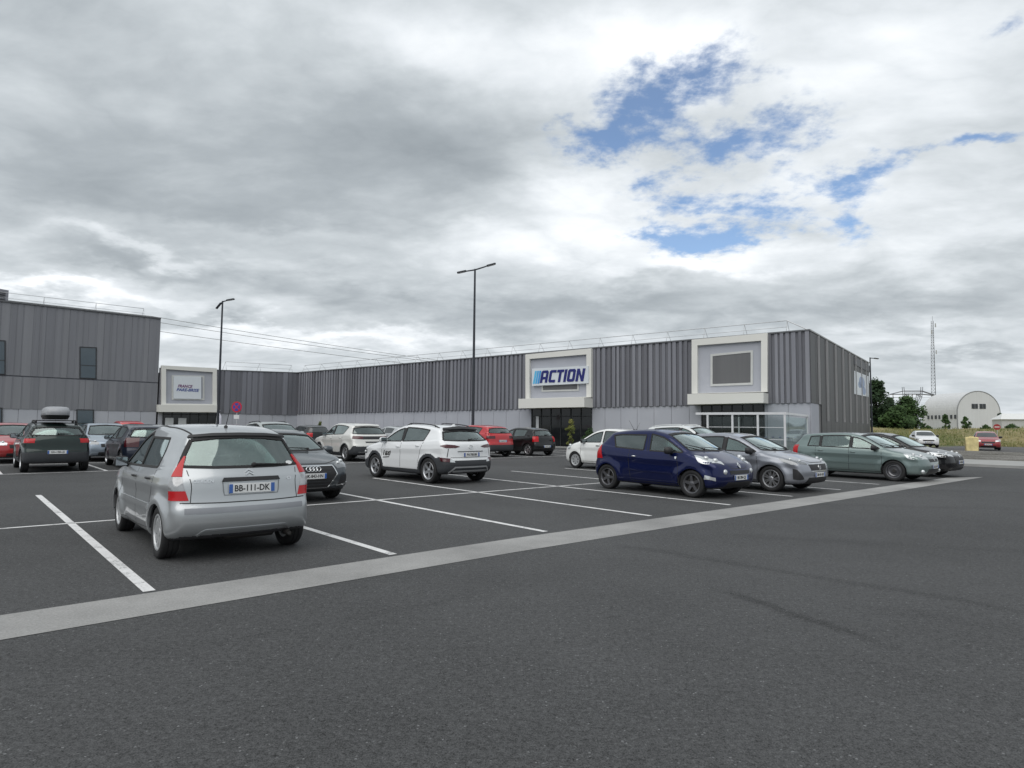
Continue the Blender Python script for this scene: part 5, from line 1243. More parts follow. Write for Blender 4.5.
def leafm(name, c0, c1, c2):
    m, nt, b = nmat(name); P = geo_pos(nt)
    f = mth(nt, 'ADD', mth(nt, 'MULTIPLY', noise(nt, P, 0.8, 4, 0.6), 0.6), mth(nt, 'MULTIPLY', noise(nt, P, 7, 2), 0.4))
    lk(nt, ramp(nt, f, [(0.36, c0), (0.5, c1), (0.64, c2)]), b.inputs['Base Color']); setp(b, Roughness=0.75, Specular_IOR_Level=0.25)
    return m
def tree(name, label, cat, x, y, z0, h, w, mat, seed, n=60, leaf=0.16, per=60, trunk=0.18, base=0.15, group=None, cone=0.4):
    rd = random.Random(seed); root = thing(name, label, cat, (x, y, z0), 0, group)
    t = MB(); pts = [(0, 0, -0.2), (0.03*w, 0, h*0.3), (-0.02*w, 0.02*w, h*0.6), (0.01, 0, h*0.9)]
    t.tube(pts, [trunk, trunk*0.75, trunk*0.45, trunk*0.12], n=8)
    V = []; F = []
    for i in range(n):
        f = rd.random()**0.8; zz = h*(base+(1-base)*f); prof = math.sin(math.pi*min(1, (f*0.9+0.1)))**0.6*(1-cone*f)
        a = rd.uniform(0, 2*math.pi); rr = w/2*prof*math.sqrt(rd.random())*rd.uniform(0.75, 1.15)
        c = Vector((rr*math.cos(a), rr*math.sin(a), zz)); 
        if i % 3 == 0: t.tube([(0, 0, max(0.1, zz-0.25*h)), c*0.55+Vector((0, 0, zz*0.40)), c], [trunk*0.35, trunk*0.2, trunk*0.08], n=5)
        R = w*rd.uniform(0.09, 0.17)
        for _ in range(per):
            d = Vector((rd.gauss(0, 1), rd.gauss(0, 1), rd.gauss(0, 0.8))); d = d.normalized()*R*(rd.random()**0.4)
            p = c+d; 
            if p.z < 0.02*h: continue
            u = Vector((rd.gauss(0, 1), rd.gauss(0, 1), rd.gauss(0, 1))).normalized(); v = u.orthogonal().normalized(); s = leaf*rd.uniform(0.5, 1.2); k = len(V)
            V += [p-u*s*0.5, p+v*s*0.35, p+u*s*0.5, p-v*s*0.35]; F.append((k, k+1, k+2, k+3))
    t.build('trunk', plain('bark', (0.07, 0.055, 0.04), 0.9, var=0.3), root, smooth=True)
    link('crown', npmesh('crown', V, F, mat, False), root)
    return root
# ------------------------------------------------------------------ buildings
def px_s(w, x, y=400, d=0.0): return w.sz(x, y, d)[0]
def rail(w, s0, s1, z0, z1, h, back, parent, step=2.6, r=0.017, lean=0.35, name='roof_railing'):
    mb = MB(); n = max(2, int(abs(s1-s0)/step)); tops = []
    for i in range(n+1):
        f = i/n; s = s0+(s1-s0)*f; z = z0+(z1-z0)*f
        a = w.xyz(s, z-0.05, -back+lean); b = w.xyz(s, z+h, -back); mb.tube([a, b], r, n=5); tops.append(b)
        c = w.xyz(s, z+h*0.5, -back+lean*0.5)
        mb.tube([w.xyz(s, z-0.05, -back-1.0), b], r*0.8, n=5)
    mb.tube(tops, r*1.3, n=5)
    mids = [w.xyz(s0+(s1-s0)*i/n, z0+(z1-z0)*i/n+h*0.5, -back+lean*0.5) for i in range(n+1)]; mb.tube(mids, r*0.9, n=5)
    return mb.build(name, M_GALV, parent, smooth=True)
def ribs(w, s0, s1, zb, zt, parent, mats, rw=(0.12, 0.34), gw=(0.10, 0.36), dep=(0.05, 0.11), name='cladding', seed=3, d0=0.06, skip=()):
    """zb, zt: (z at s0, z at s1)"""
    rd = random.Random(seed); mb = MB(); L = s1-s0
    zz = lambda s, q: q[0]+(q[1]-q[0])*(s-s0)/L
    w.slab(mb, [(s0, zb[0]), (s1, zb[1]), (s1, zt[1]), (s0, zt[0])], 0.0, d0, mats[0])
    sg = 1 if L > 0 else -1; s = s0+sg*0.02
    while (s1-s)*sg > rw[1]+0.05:
        a = rd.uniform(*rw); b = rd.uniform(*gw); e = s+sg*a
        if not any(k0 < s < k1 for k0, k1 in skip):
            w.slab(mb, [(s, zz(s, zb)-0.0), (e, zz(e, zb)-0.0), (e, zz(e, zt)-0.004), (s, zz(s, zt)-0.004)], d0-0.01, d0+rd.uniform(*dep), rd.choice(mats))
        s = e+sg*b
    return mb.build(name, None, parent)
def plinth(w, s0, s1, zt, parent, mat, d=0.03, step=1.25, jm=None, holes=()):
    mb = MB(); L = s1-s0; n = max(1, int(abs(L)/step)); g = 0.012*(1 if L > 0 else -1)
    for i in range(n):
        a = s0+L*i/n+g; b = s0+L*(i+1)/n-g
        za = zt[0]+(zt[1]-zt[0])*(a-s0)/L; zb = zt[0]+(zt[1]-zt[0])*(b-s0)/L
        w.slab(mb, [(a, 0), (b, 0), (b, zb), (a, za)], -0.02, d)
    return mb.build('plinth', mat, parent)
def hollow_frame(w, outer, inner, d0, d1, mat, parent, name):
    mb = MB()
    o, i = outer, inner  # each: bl, br, tr, tl
    for k in range(4):
        q = [o[k], o[(k+1) % 4], i[(k+1) % 4], i[k]]; w.slab(mb, q, d0, d1)
    return mb.build(name, mat, parent)

def letters_action():
    """heavy slanted capitals; unit height 1"""
    def R(x0, y0, x1, y1): return [(x0, y0), (x1, y0), (x1, y1), (x0, y1)]
    t = 0.235; out = []; x = 0
    def put(polys, adv):
        nonlocal x
        for p in polys: out.append([(a+x+b*0.20, b) for a, b in p])
        x += adv
    A = [[(0, 0), (t, 0), (t, 1), (0.12, 1), (0, 0.86)], [(0.50, 0), (0.50+t, 0), (0.50+t, 0.86), (0.62, 1), (0.50, 1)], R(t, 0.79, 0.50, 1), R(t, 0.28, 0.50, 0.48)]
    Cc = [[(0, 0.12), (0.12, 0), (t, 0), (t, 1), (0.12, 1), (0, 0.88)], R(t, 0, 0.66, 0.21), R(t, 0.79, 0.66, 1)]
    T = [R(0, 0.79, 0.66, 1), R(0.215, 0, 0.215+t, 0.79)]
    I = [R(0, 0, t, 1)]
    O = [[(0, 0.12), (0.12, 0), (t, 0), (t, 1), (0.12, 1), (0, 0.88)], [(0.5, 0), (0.62, 0), (0.735, 0.12), (0.735, 0.88), (0.62, 1), (0.5, 1)], R(t, 0, 0.5, 0.21), R(t, 0.79, 0.5, 1)]
    N = [R(0, 0, t, 1), R(0.53, 0, 0.53+t, 1), [(t, 1), (t, 0.62), (0.53, 0.0), (0.53, 0.38)]]
    for L, a in ((A, 0.84), (Cc, 0.74), (T, 0.74), (I, 0.33), (O, 0.84), (N, 0.8)): put(L, a)
    return out, x

def build_buildings():
    global M_GALV
    M_GALV = plain('galvanised_steel', (0.50, 0.51, 0.52), 0.5, 0.4)
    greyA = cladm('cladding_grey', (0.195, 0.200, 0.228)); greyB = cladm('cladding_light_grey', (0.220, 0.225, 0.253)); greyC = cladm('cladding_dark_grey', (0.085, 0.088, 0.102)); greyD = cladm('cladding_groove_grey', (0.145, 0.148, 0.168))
    gl = cladm('cladding_left', (0.195, 0.200, 0.220), streak=0.10); gl2 = cladm('cladding_left_light', (0.212, 0.217, 0.236), streak=0.10); gl3 = cladm('cladding_left_dark', (0.182, 0.187, 0.207), streak=0.1)
    conc = concrete('panel_concrete', (0.37, 0.385, 0.43), (0.46, 0.475, 0.52), 0.6, False)
    cream = concrete('cream_render', (0.66, 0.66, 0.63), (0.76, 0.755, 0.72), 0.5, False)
    roofm = plain('roof_membrane', (0.16, 0.16, 0.165), 0.8)
    dark = plain('dark_frame', (0.02, 0.022, 0.026), 0.4); dglass = plain('shop_glass', (0.012, 0.014, 0.016), 0.06, Specular_IOR_Level=0.45)
    trimm = plain('coping_grey', (0.11, 0.115, 0.125), 0.5)
    C = at_depth(809.5, 372, 40.0)
    front = Wall(C, -55.9); side = Wall(C, 35.5)
    # front wall runs from the corner (s=0) to the far left corner
    sL, _ = front.sz(298, 395)
    LC = front.xyz(sL, 0); left = Wall(LC, 49.0)
    sD, _ = side.sz(869.0, 400)
    # --- long low building with its wing
    B = thing('shop_building', 'long low grey ribbed retail building with two cream framed entrances and a pale plinth', 'building', (0, 0, 0))
    zR = front.sz(809.5, 330.9)[1]; zL = front.sz(298, 373.2)[1]; pR = front.sz(809.5, 402.8)[1]; pL = front.sz(298, 414)[1]
    zD = side.sz(868.2, 363.3)[1]
    sM, _ = left.sz(158.7, 395)
    zM = left.sz(217, 370.0)[1]; zM2 = left.sz(158.7, 368.6)[1]; zM1 = left.sz(298, 373.2)[1]; pM = left.sz(222, 413.9)[1]; pM2 = left.sz(158.7, 412)[1]
    # core volumes
    D = side.xyz(sD, 0)
    mb = MB(); bk = [(C[0], C[1], zR), (D[0], D[1], zD)]
    far = front.xyz(sL, 0, 0); back = (D[0]+(far[0]-C[0]), D[1]+(far[1]-C[1]))
    P4 = [(C[0], C[1], zR), (D[0], D[1], zD), (back[0], back[1], zL), (far[0], far[1], zL)]
    M0 = left.xyz(sM, 0, 0); M1 = left.xyz(sM, 0, -18)
    P4b = [(M0[0], M0[1], zM2), (LC[0], LC[1], zM1), (back[0], back[1], zM1-0.01), (M1[0], M1[1], zM2)]
    for Q in (P4, P4b):
        V = [(x, y, 0) for x, y, z in Q]+[(x, y, z-0.35) for x, y, z in Q]
        mb.add(V, [(0, 3, 2, 1), (4, 5, 6, 7), (0, 1, 5, 4), (1, 2, 6, 5), (2, 3, 7, 6), (3, 0, 4, 7)])
    mb.build('roof', roofm, B)
    part(front, 'parapet', [(0, zR-0.5), (sL, zL-0.5), (sL, zL-0.01), (0, zR-0.01)], -0.25, 0.0, trimm, B)
    part(side, 'parapet', [(0.3, zR-0.5), (sD, zD-0.5), (sD, zD-0.01), (0.3, zR-0.01)], -0.25, 0.0, trimm, B)
    part(left, 'parapet', [(sM, zM2-0.5), (0, zM1-0.5), (0, zM1-0.01), (sM, zM2-0.01)], -0.25, 0.0, trimm, B)
    ac0, ac1 = px_s(front, 593.5), px_s(front, 528.2); bc0, bc1 = px_s(front, 768.8), px_s(front, 693.6)
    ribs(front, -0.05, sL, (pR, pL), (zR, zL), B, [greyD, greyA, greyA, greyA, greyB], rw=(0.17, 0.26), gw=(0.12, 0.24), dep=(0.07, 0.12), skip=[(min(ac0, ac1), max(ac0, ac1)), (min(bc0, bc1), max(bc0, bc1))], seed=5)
    part(front, 'coping', [(-0.10, zR), (sL, zL), (sL, zL+0.09), (-0.10, zR+0.09)], -0.28, 0.20, trimm, B)
    plinth(front, 0, sL, (pR-0.01, pL-0.01), B, conc)
    # side wall: broad dark panels with pale joints
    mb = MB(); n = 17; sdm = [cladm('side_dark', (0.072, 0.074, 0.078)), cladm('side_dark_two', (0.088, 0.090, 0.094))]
    zz = lambda s: zR+(zD-zR)*s/sD
    sp0 = px_s(side, 818.2, 415)
    for i in range(n):
        a, b = sD*i/n, sD*(i+1)/n
        zlo = 0.0 if a >= sp0-0.4 else pR
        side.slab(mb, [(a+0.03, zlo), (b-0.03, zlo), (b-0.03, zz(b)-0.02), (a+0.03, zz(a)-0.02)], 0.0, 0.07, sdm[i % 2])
    mb.build('cladding', None, B)
    jm = cladm('joint_pale', (0.33, 0.335, 0.345))
    for k, x in enumerate((817.3, 825.4, 834.2, 841.8, 848.4, 854.4, 860.0, 864.8)):
        a = px_s(side, x, 380); z0 = pR if a < sp0 else 2.1
        mb = MB(); side.slab(mb, [(a-0.03, z0), (a+0.03, z0), (a+0.03, zz(a)-0.05), (a-0.03, zz(a)-0.05)], 0.0, 0.19); mb.build('panel_joint', jm, B)
    part(side, 'coping', [(0.0, zR), (sD+0.1, zD), (sD+0.1, zD+0.09), (0.0, zR+0.09)], -0.28, 0.12, plain('coping_pale', (0.30, 0.31, 0.31), 0.5), B)
    part(side, 'plinth', [(0.01, 0), (sp0, 0), (sp0, pR-0.01), (0.01, pR-0.01)], -0.02, 0.05, conc, B)
    part(side, 'louvre', rectpx(side, 853, 357.5, 868.5, 366, 364.5, 372.5), 0.07, 0.12, greyC, B)
    # wing
    ribs(left, sM, -0.03, (pM2, pM), (zM2, zM1), B, [greyD, greyA, greyA, greyD], rw=(0.2, 0.5), gw=(0.1, 0.25), dep=(0.02, 0.06), seed=9)
    part(left, 'coping', [(sM, zM2), (0.0, zM1), (0.0, zM1+0.09), (sM, zM2+0.09)], -0.28, 0.14, trimm, B)
    plinth(left, sM, 0, (pM2-0.01, pM-0.01), B, conc)
    rail(front, 1.4, sL, zR, zL, 0.88, 0.75, B); rail(left, sM+6, -0.5, (zM+zM1)/2, zM1, 0.85, 0.75, B)
    mb = MB(); mb.tube([front.xyz(1.4, zR+0.88, -0.75), front.xyz(0.1, zR+0.12, -0.2)], 0.03, n=5); mb.build('roof_railing', M_GALV, B)
    # entrances on the long front
    def entrance(w, fo, fi, can, crease, cw, doorpx, parent, sash=None, depth=1.5, fd=0.42):
        O = [w.sz(*p) for p in fo]; I = [w.sz(*p) for p in fi]      # bl br tr tl
        e = thing if False else None
        f = hollow_frame(w, O, I, 0.02, fd, cream, parent, 'entrance_frame')
        part(w, 'frame_panel', I, 0.02, 0.20, conc, parent)
        cf = [w.sz(*p, d=depth) for p in can]                     # front face: bl br tr tl
        mb = MB(); w.slab(mb, cf, 0.02, depth)
        mb.build('canopy', cream, parent)
        # glazed doors beneath
        dq = doorpx; s0, s1 = px_s(w, dq[0]), px_s(w, dq[1]); zt = (cf[0][1]+cf[1][1])/2-0.02
        g = part(w, 'door', [(s0, 0.02), (s1, 0.02), (s1, zt), (s0, zt)], 0.02, 0.06, dglass, parent)
        mb = MB(); n = 6
        for i in range(n+1):
            s = s0+(s1-s0)*i/n; w.slab(mb, [(s-0.035, 0.03), (s+0.035, 0.03), (s+0.035, zt-0.01), (s-0.035, zt-0.01)], 0.055, 0.11)
        w.slab(mb, [(s0, 2.3), (s1, 2.3), (s1, 2.38), (s0, 2.38)], 0.058, 0.10)
        for zb in (0.45, 0.8, 1.15): w.slab(mb, [(s0, zb), (s0+(s1-s0)*0.3 if w is not front else s1-(s1-s0)*0.7, zb), (s0+(s1-s0)*0.3 if w is not front else s1-(s1-s0)*0.7, zb+0.05), (s0, zb+0.05)], 0.12, 0.16); mb.build('door_frame', plain('door_frame_grey', (0.06, 0.065, 0.07), 0.4), g)
        return O, I
    entrance(front, [(528.2, 399), (593.6, 397.5), (593.6, 348.8), (528.2, 355)], [(532.2, 398.6), (588.9, 397), (588.9, 354.9), (532.2, 359.4)],
             [(518.4, 408.3), (584.3, 407.0), (584.3, 397.6), (518.4, 398.8)], 584, None, (532.5, 592), B)
    entrance(front, [(693.6, 394), (768.8, 392.2), (768.8, 333.6), (693.6, 340.3)], [(699.2, 393.5), (762.6, 391.8), (762.6, 341.3), (699.2, 346.0)],
             [(687.4, 404.5), (763.5, 402.8), (763.5, 392.6), (687.4, 394)], 763, None, (702, 764), B)
    # sash frames inside the two cream frames
    def sash(w, o, t, mat, parent, inner, d=0.20):
        O = [w.sz(*p) for p in o]; cx = sum(p[0] for p in O)/4; cz = sum(p[1] for p in O)/4
        I = [(a+(t if a < cx else -t), b+(t if b < cz else -t)) for a, b in O]
        f = hollow_frame(w, O, I, d, d+0.06, mat, parent, 'window_frame'); part(w, 'window_panel', I, d, d+0.03, inner, f); return O
    pale = plain('pale_frame', (0.50, 0.51, 0.50), 0.5)
    sash(front, [(711.6, 386.5), (753.8, 384.9), (753.8, 350.5), (711.6, 354.6)], 0.14, pale, B, cladm('shutter_grey', (0.13, 0.132, 0.138)))
    sash(front, [(543.2, 391.9), (580.3, 391.0), (580.3, 366.0), (543.2, 369.0)], 0.12, pale, B, cladm('shutter_grey', (0.13, 0.132, 0.138)))
    # --- tall building on the left
    T = thing('tall_grey_building', 'taller grey panelled building at the left edge with narrow dark windows', 'building', (0, 0, 0))
    sa = px_s(left, 159.2, 350); sb = px_s(left, -150, 350)-4
    zA = left.sz(159.2, 319.0)[1]; zB = left.sz(0, 301.7)[1]; s0_ = px_s(left, 0, 350); zE = zA+(zB-zA)*(sb-sa)/(s0_-sa)
    Q = [left.xyz(sb, 0, 0), left.xyz(sa, 0, 0), left.xyz(sa, 0, -22), left.xyz(sb, 0, -22)]; hh = [zE, zA, zA, zE]
    mb = MB(); V = [(q[0], q[1], 0) for q in Q]+[(q[0], q[1], h-0.2) for q, h in zip(Q, hh)]
    mb.add(V, [(0, 3, 2, 1), (4, 5, 6, 7), (0, 1, 5, 4), (1, 2, 6, 5), (2, 3, 7, 6), (3, 0, 4, 7)]); mb.build('wall', greyA, T)
    m1, m0 = left.sz(158.7, 383.0)[1], left.sz(4.4, 375.6)[1]; s4 = px_s(left, 4.4); mE = m1+(m0-m1)*(sb-sa)/(s4-sa)
    q1, q0 = left.sz(158.7, 411.8)[1], left.sz(4.4, 408.8)[1]; qE = q1+(q0-q1)*(sb-sa)/(s4-sa)
    ribs(left, sb, sa, (mE+0.05, m1+0.05), (zE, zA), T, [gl, gl, gl2, gl3], rw=(0.25, 0.6), gw=(0.03, 0.2), dep=(0.012, 0.03), seed=21, d0=0.10, name='upper_cladding')
    ribs(left, sb, sa, (qE, q1), (mE-0.05, m1-0.05), T, [gl, gl3, gl2], rw=(0.25, 0.6), gw=(0.03, 0.2), dep=(0.012, 0.03), seed=22, d0=0.10, name='lower_cladding')
    plinth(left, sb, sa-0.02, (qE-0.01, q1-0.01), T, conc, 0.08)
    part(left, 'coping', [(sb, zE), (sa, zA), (sa, zA+0.12), (sb, zE+0.12)], -0.3, 0.22, trimm, T)
    rail(left, px_s(left, -80, 350), px_s(left, 144, 350), zB, zA, 0.95, 0.9, T, 3.2)
    def window(px4, name='window', mat=None):
        o = part(left, name, left.pz(px4), 0.10, 0.16, plain('window_dark', (0.03, 0.055, 0.075), 0.06, Specular_IOR_Level=0.9), T)
        P = left.pz(px4); xs = [p[0] for p in P]; zs = [p[1] for p in P]; cx = sum(xs)/4; cz = sum(zs)/4
        Oo = [(a+(-0.08 if a < cx else 0.08), b+(-0.08 if b < cz else 0.08)) for a, b in P]
        hollow_frame(left, Oo, P, 0.10, 0.19, dark, o, 'frame')
        mb = MB(); zm = cz-0.25; left.slab(mb, [(min(xs), zm), (max(xs), zm), (max(xs), zm+0.05), (min(xs), zm+0.05)], 0.15, 0.185); mb.build('glazing_bar', dark, o)
    window([(80.3, 377.6), (95.2, 378.2), (95.4, 348.3), (80.3, 347.7)]); window([(-9.5, 373.5), (4.3, 373.9), (4.3, 341.6), (-9.5, 340.4)])
    window([(77.2, 431), (92.5, 431), (92.5, 410.5), (77.2, 410.2)]); window([(-14, 431), (1.0, 431), (1.0, 408.6), (-14, 408.0)])
    # plant housing on its roof
    H = thing('roof_plant_housing', 'grey louvred plant housing on the flat roof at the far left edge', 'plant housing', (0, 0, 0))
    hx = px_s(left, 8.5, 295, -1.5); mb = MB(); zz0 = zB-0.1
    left.slab(mb, [(hx-5, zz0), (hx, zz0), (hx, zz0+1.35), (hx-5, zz0+1.75)], -4.5, -1.5); mb.build('casing', greyB, H)
    mb = MB()
    for i in range(5): left.slab(mb, [(hx-4.8, zz0+0.25+i*0.2), (hx-0.2, zz0+0.25+i*0.2), (hx-0.2, zz0+0.36+i*0.2), (hx-4.8, zz0+0.36+i*0.2)], -1.52, -1.46)
    mb.build('louvre', dark, H)
    # glazier's entrance on the wing (part of the long building)
    entrance(left, [(160.6, 405), (215.6, 405.4), (215.6, 368.5), (160.6, 365.6)], [(165.0, 403.6), (211.6, 404.2), (211.6, 372.4), (165.0, 369.4)],
             [(158.6, 411.9), (218.6, 412.3), (218.6, 405.0), (158.6, 404.6)], 0, None, (163.5, 216.5), B, depth=0.9)
    sash(left, [(171.0, 399.9), (203.7, 400.2), (203.7, 375.9), (171.0, 375.3)], 0.16, pale, B, conc)
    # --- signs
    def sign(w, name, label, q, d0, d1, mat):
        P = [w.sz(*p, d=d1) for p in q]; cx = sum(p[0] for p in P)/4; cz = sum(p[1] for p in P)/4
        R, sg = w.rotm(); o = w.xyz(cx, cz, 0)
        r = thing(name, label, 'sign', o); r.matrix_world = Matrix.Translation(o) @ R
        mb = MB(); poly = [((a-cx)*sg, b-cz) for a, b in P]; mb.prism(poly, d0, d1); mb.build('panel', mat, r)
        return r, poly, d1
    wht = plain('sign_white', (0.60, 0.64, 0.68), 0.35, var=0.02)
    r, poly, d1 = sign(front, 'shop_sign', 'white shop sign reading ACTION in slanted dark blue capitals', [(531.9, 385.9), (588.4, 383.2), (588.4, 365.9), (531.9, 368.6)], 0.20, 0.50, wht)
    xs = [p[0] for p in poly]; x0, x1 = min(xs), max(xs); W = x1-x0; L, Lw = letters_action()
    navy = plain('sign_navy', (0.008, 0.012, 0.14), 0.4); hgt = (max(p[1] for p in poly)-min(p[1] for p in poly))
    # the panel follows the wall's slope: letter base line is sheared likewise
    pl = sorted(poly)[:2]; pr = sorted(poly)[2:]; yl = sum(p[1] for p in pl)/2; yr = sum(p[1] for p in pr)/2; slope = (yr-yl)/W
    hh = hgt*0.70; xa = x0+W*0.150; sx = (W*0.80)/(Lw+0.15)
    mb = MB()
    for i, p in enumerate(L): mb.prism([(xa+a*sx, (b-0.5)*hh+slope*(xa+a*sx)) for a, b in p], d1-0.01, d1+0.03+0.0015*(i % 4))
    mb.build('lettering', navy, r)
    for i, col in enumerate(((0.10, 0.45, 0.72), (0.07, 0.36, 0.66), (0.05, 0.27, 0.60))):
        a0 = x0+W*(0.022+0.042*i); mb = MB(); ww = W*0.032
        mb.prism([(a0, -hh*0.55+slope*a0), (a0+ww, -hh*0.55+slope*a0), (a0+ww+hh*0.2, hh*0.5+slope*a0), (a0+hh*0.2, hh*0.5+slope*a0)], d1-0.01, d1+0.02); mb.build('stripe', plain('sign_blue_%s' % 'abc'[i], col, 0.4), r)
    r, poly, d1 = sign(left, 'shop_sign', 'square white sign reading FRANCE PARE-BRISE over the left entrance', [(173.8, 398.6), (201.2, 399.0), (201.2, 376.6), (173.8, 376.2)], 0.23, 0.40, wht)
    xs = [p[0] for p in poly]; x0, x1 = min(xs), max(xs); W = x1-x0
    for txt, y, col, nm, xo in (('FRANCE', 0.10, (0.15, 0.04, 0.14), 'red', -0.10), ('PARE-BRISE', -0.24, (0.03, 0.06, 0.25), 'blue', 0.0)):
        V, F = text_mesh(txt, 0.38, 0.01, shear=0.25, bold=0.012, sx=1.0); ww = max(v[0] for v in V)-min(v[0] for v in V); k = W*(0.80 if nm == 'blue' else 0.52)/ww
        mb = MB(); mb.add([(v[0]*k+xo*W, v[1]*1.0+y, v[2]+d1) for v in V], F); mb.build('lettering', plain('sign_ink_'+nm, col, 0.4), r)
    r, poly, d1 = sign(side, 'wall_banner', 'white banner with pale blue print on the dark side wall', [(854.6, 394.0), (868.6, 397.0), (868.6, 376.4), (854.6, 370.8)], 0.08, 0.12, wht)
    mb = MB(); xs = [p[0] for p in poly]; ys = [p[1] for p in poly]; W = max(xs)-min(xs)
    for (a, b, rr) in ((0.0, 0.1, 0.22), (0.12, -0.25, 0.16), (-0.15, -0.05, 0.12)):
        mb.prism([(a*W+rr*W*0.9*math.cos(t), b*2+rr*2.4*math.sin(t)) for t in np.linspace(0, 2*math.pi, 14, endpoint=False)], d1-0.01, d1+0.004)
    mb.build('print', plain('banner_blue', (0.28, 0.36, 0.52), 0.5), r)
    return front, left, side

def build_street():
    lampm = plain('lamp_post_grey', (0.035, 0.04, 0.05), 0.5, 0.3)
    def lamp(px, ytop, Y, heads, label, az_px):
        P = at_depth(px, ytop, Y); H = P[2]
        r = thing('street_lamp', label, 'street lamp', (P[0], P[1], 0), 0, 'tall car park lamps')
        mb = MB(); mb.tube([(0, 0, 0), (0, 0, 1.0), (0, 0, H)], [0.095, 0.09, 0.055], n=10); mb.box((0, 0, 0.02), (0.36, 0.36, 0.04)); mb.build('pole', lampm, r, sharp=50)
        for (hx, hy) in heads:
            q = at_depth(hx, hy, Y); dx, dz = q[0]-P[0], q[2]-H
            # arms lie across the wind; the two heads share one bracket line
            mb = MB(); mb.tube([(0, 0, H-0.05), (dx*0.55, 0, H-0.05+(dz+0.05)*0.55), (dx*0.8, 0, H+dz*0.8)], [0.045, 0.04, 0.035], n=8); mb.build('arm', lampm, r, sharp=50)
            a = math.atan2(dz, dx) if dx > 0 else math.atan2(-dz, -dx)
            mb = MB(); L = 0.55 if Y < 60 else 0.45
            M = Matrix.Rotation(-a, 3, 'Y')
            mb.box((dx*0.95, 0, H+dz*0.95), (L, 0.24, 0.085), M=M, bev=0.03)
            h = mb.build('lamp_head', lampm, r, sharp=40)
            mb = MB(); mb.box((dx*0.95, 0, H+dz*0.95-0.045), (L*0.7, 0.18, 0.02), M=M); mb.build('lens', plain('lamp_lens', (0.4, 0.42, 0.42), 0.2), h)
        return r
    lamp(475, 269, 36.5, [(461, 272), (492, 264.5)], 'tall two armed lamp post in front of the long building, tallest in the picture', 0)
    lamp(222.6, 301, 45.0, [(218.5, 306.0), (231.0, 299.5)], 'grey two armed lamp post beside the left shop entrance', 0)
    lamp(870.0, 357.5, 62.0, [(876.5, 358.5)], 'single armed lamp post beyond the dark side wall', 0)
    # second head of the middle lamp points the other way
    # no stopping sign
    P = at_depth(237, 407, 40.0)
    r = thing('no_stopping_sign', 'round blue and red no stopping sign on a grey post in front of the wing', 'road sign', (P[0], P[1], 0), math.radians(-8))
    MX = Matrix.Rotation(math.pi/2, 4, 'X')
    mb = MB(); mb.tube([(0, 0.02, 0), (0, 0.02, P[2]+0.3)], 0.03, n=8); mb.build('post', M_GALV, r, sharp=50)
    z = P[2]
    def disc(name, rr, d, mat, par, y0=0.0):
        mb = MB(); mb.prism([(rr*math.cos(a), rr*math.sin(a)) for a in np.linspace(0, 2*math.pi, 28, endpoint=False)], 0, d, M=Matrix.Translation((0, -0.02-y0, z)) @ MX); return mb.build(name, mat, par, sharp=40)
    rd = plain('sign_red', (0.45, 0.012, 0.03), 0.4); d = disc('sign_disc', 0.34, 0.02, rd, r)
    disc('blue_field', 0.25, 0.004, plain('sign_field_blue', (0.03, 0.05, 0.30), 0.4), d, 0.021)
    mb = MB()
    for s in (1, -1): mb.prism([(-0.26, -0.03), (0.26, -0.03), (0.26, 0.03), (-0.26, 0.03)], 0, 0.003+0.001*s, M=Matrix.Translation((0, -0.046, z)) @ Matrix.Rotation(s*math.pi/4, 4, 'Y') @ MX)
    mb.build('cross', rd, d)
    mb = MB(); mb.box((0, -0.01, z-0.62), (0.36, 0.015, 0.24), bev=0.004); mb.build('sub_panel', M_PLATE, r)
    # feather flag
    P = at_depth(219, 412, 50.0); zt = P[2]
    r = thing('feather_flag', 'white feather flag beside the left shop entrance', 'flag', (P[0], P[1], 0), math.radians(10))
    mb = MB(); mb.tube([(-0.2, 0, 0), (-0.2, 0, zt*0.6), (-0.12, 0, zt), (0.1, 0, zt+0.15)], 0.015, n=6); mb.lathe([(0.22, 0), (0.22, 0.04), (0, 0.05)], axis='Z', n=14, c=(-0.2, 0, 0)); mb.build('pole', M_GALV, r)
    V = []; 
    for i in range(11):
        f = i/10; z = 0.5+(zt-0.4)*f; w = 0.42*(1-0.25*f)*(math.sin(math.pi*min(1, (1-f)*4+0.0)/2) if f > 0.75 else 1)
        y = 0.05*math.sin(f*7); V += [(-0.18+0.06*f, 0, z), (-0.18+0.06*f+w, y, z), (-0.18+0.06*f, 0.012, z), (-0.18+0.06*f+w, y+0.012, z)]
    F = []
    for i in range(10): a = i*4; F += [(a, a+1, a+5, a+4), (a+2, a+6, a+7, a+3), (a+1, a+3, a+7, a+5), (a, a+4, a+6, a+2)]
    mb = MB(); mb.add(V, F); mb.build('cloth', plain('flag_white', (0.62, 0.62, 0.70), 0.7), r, smooth=True)

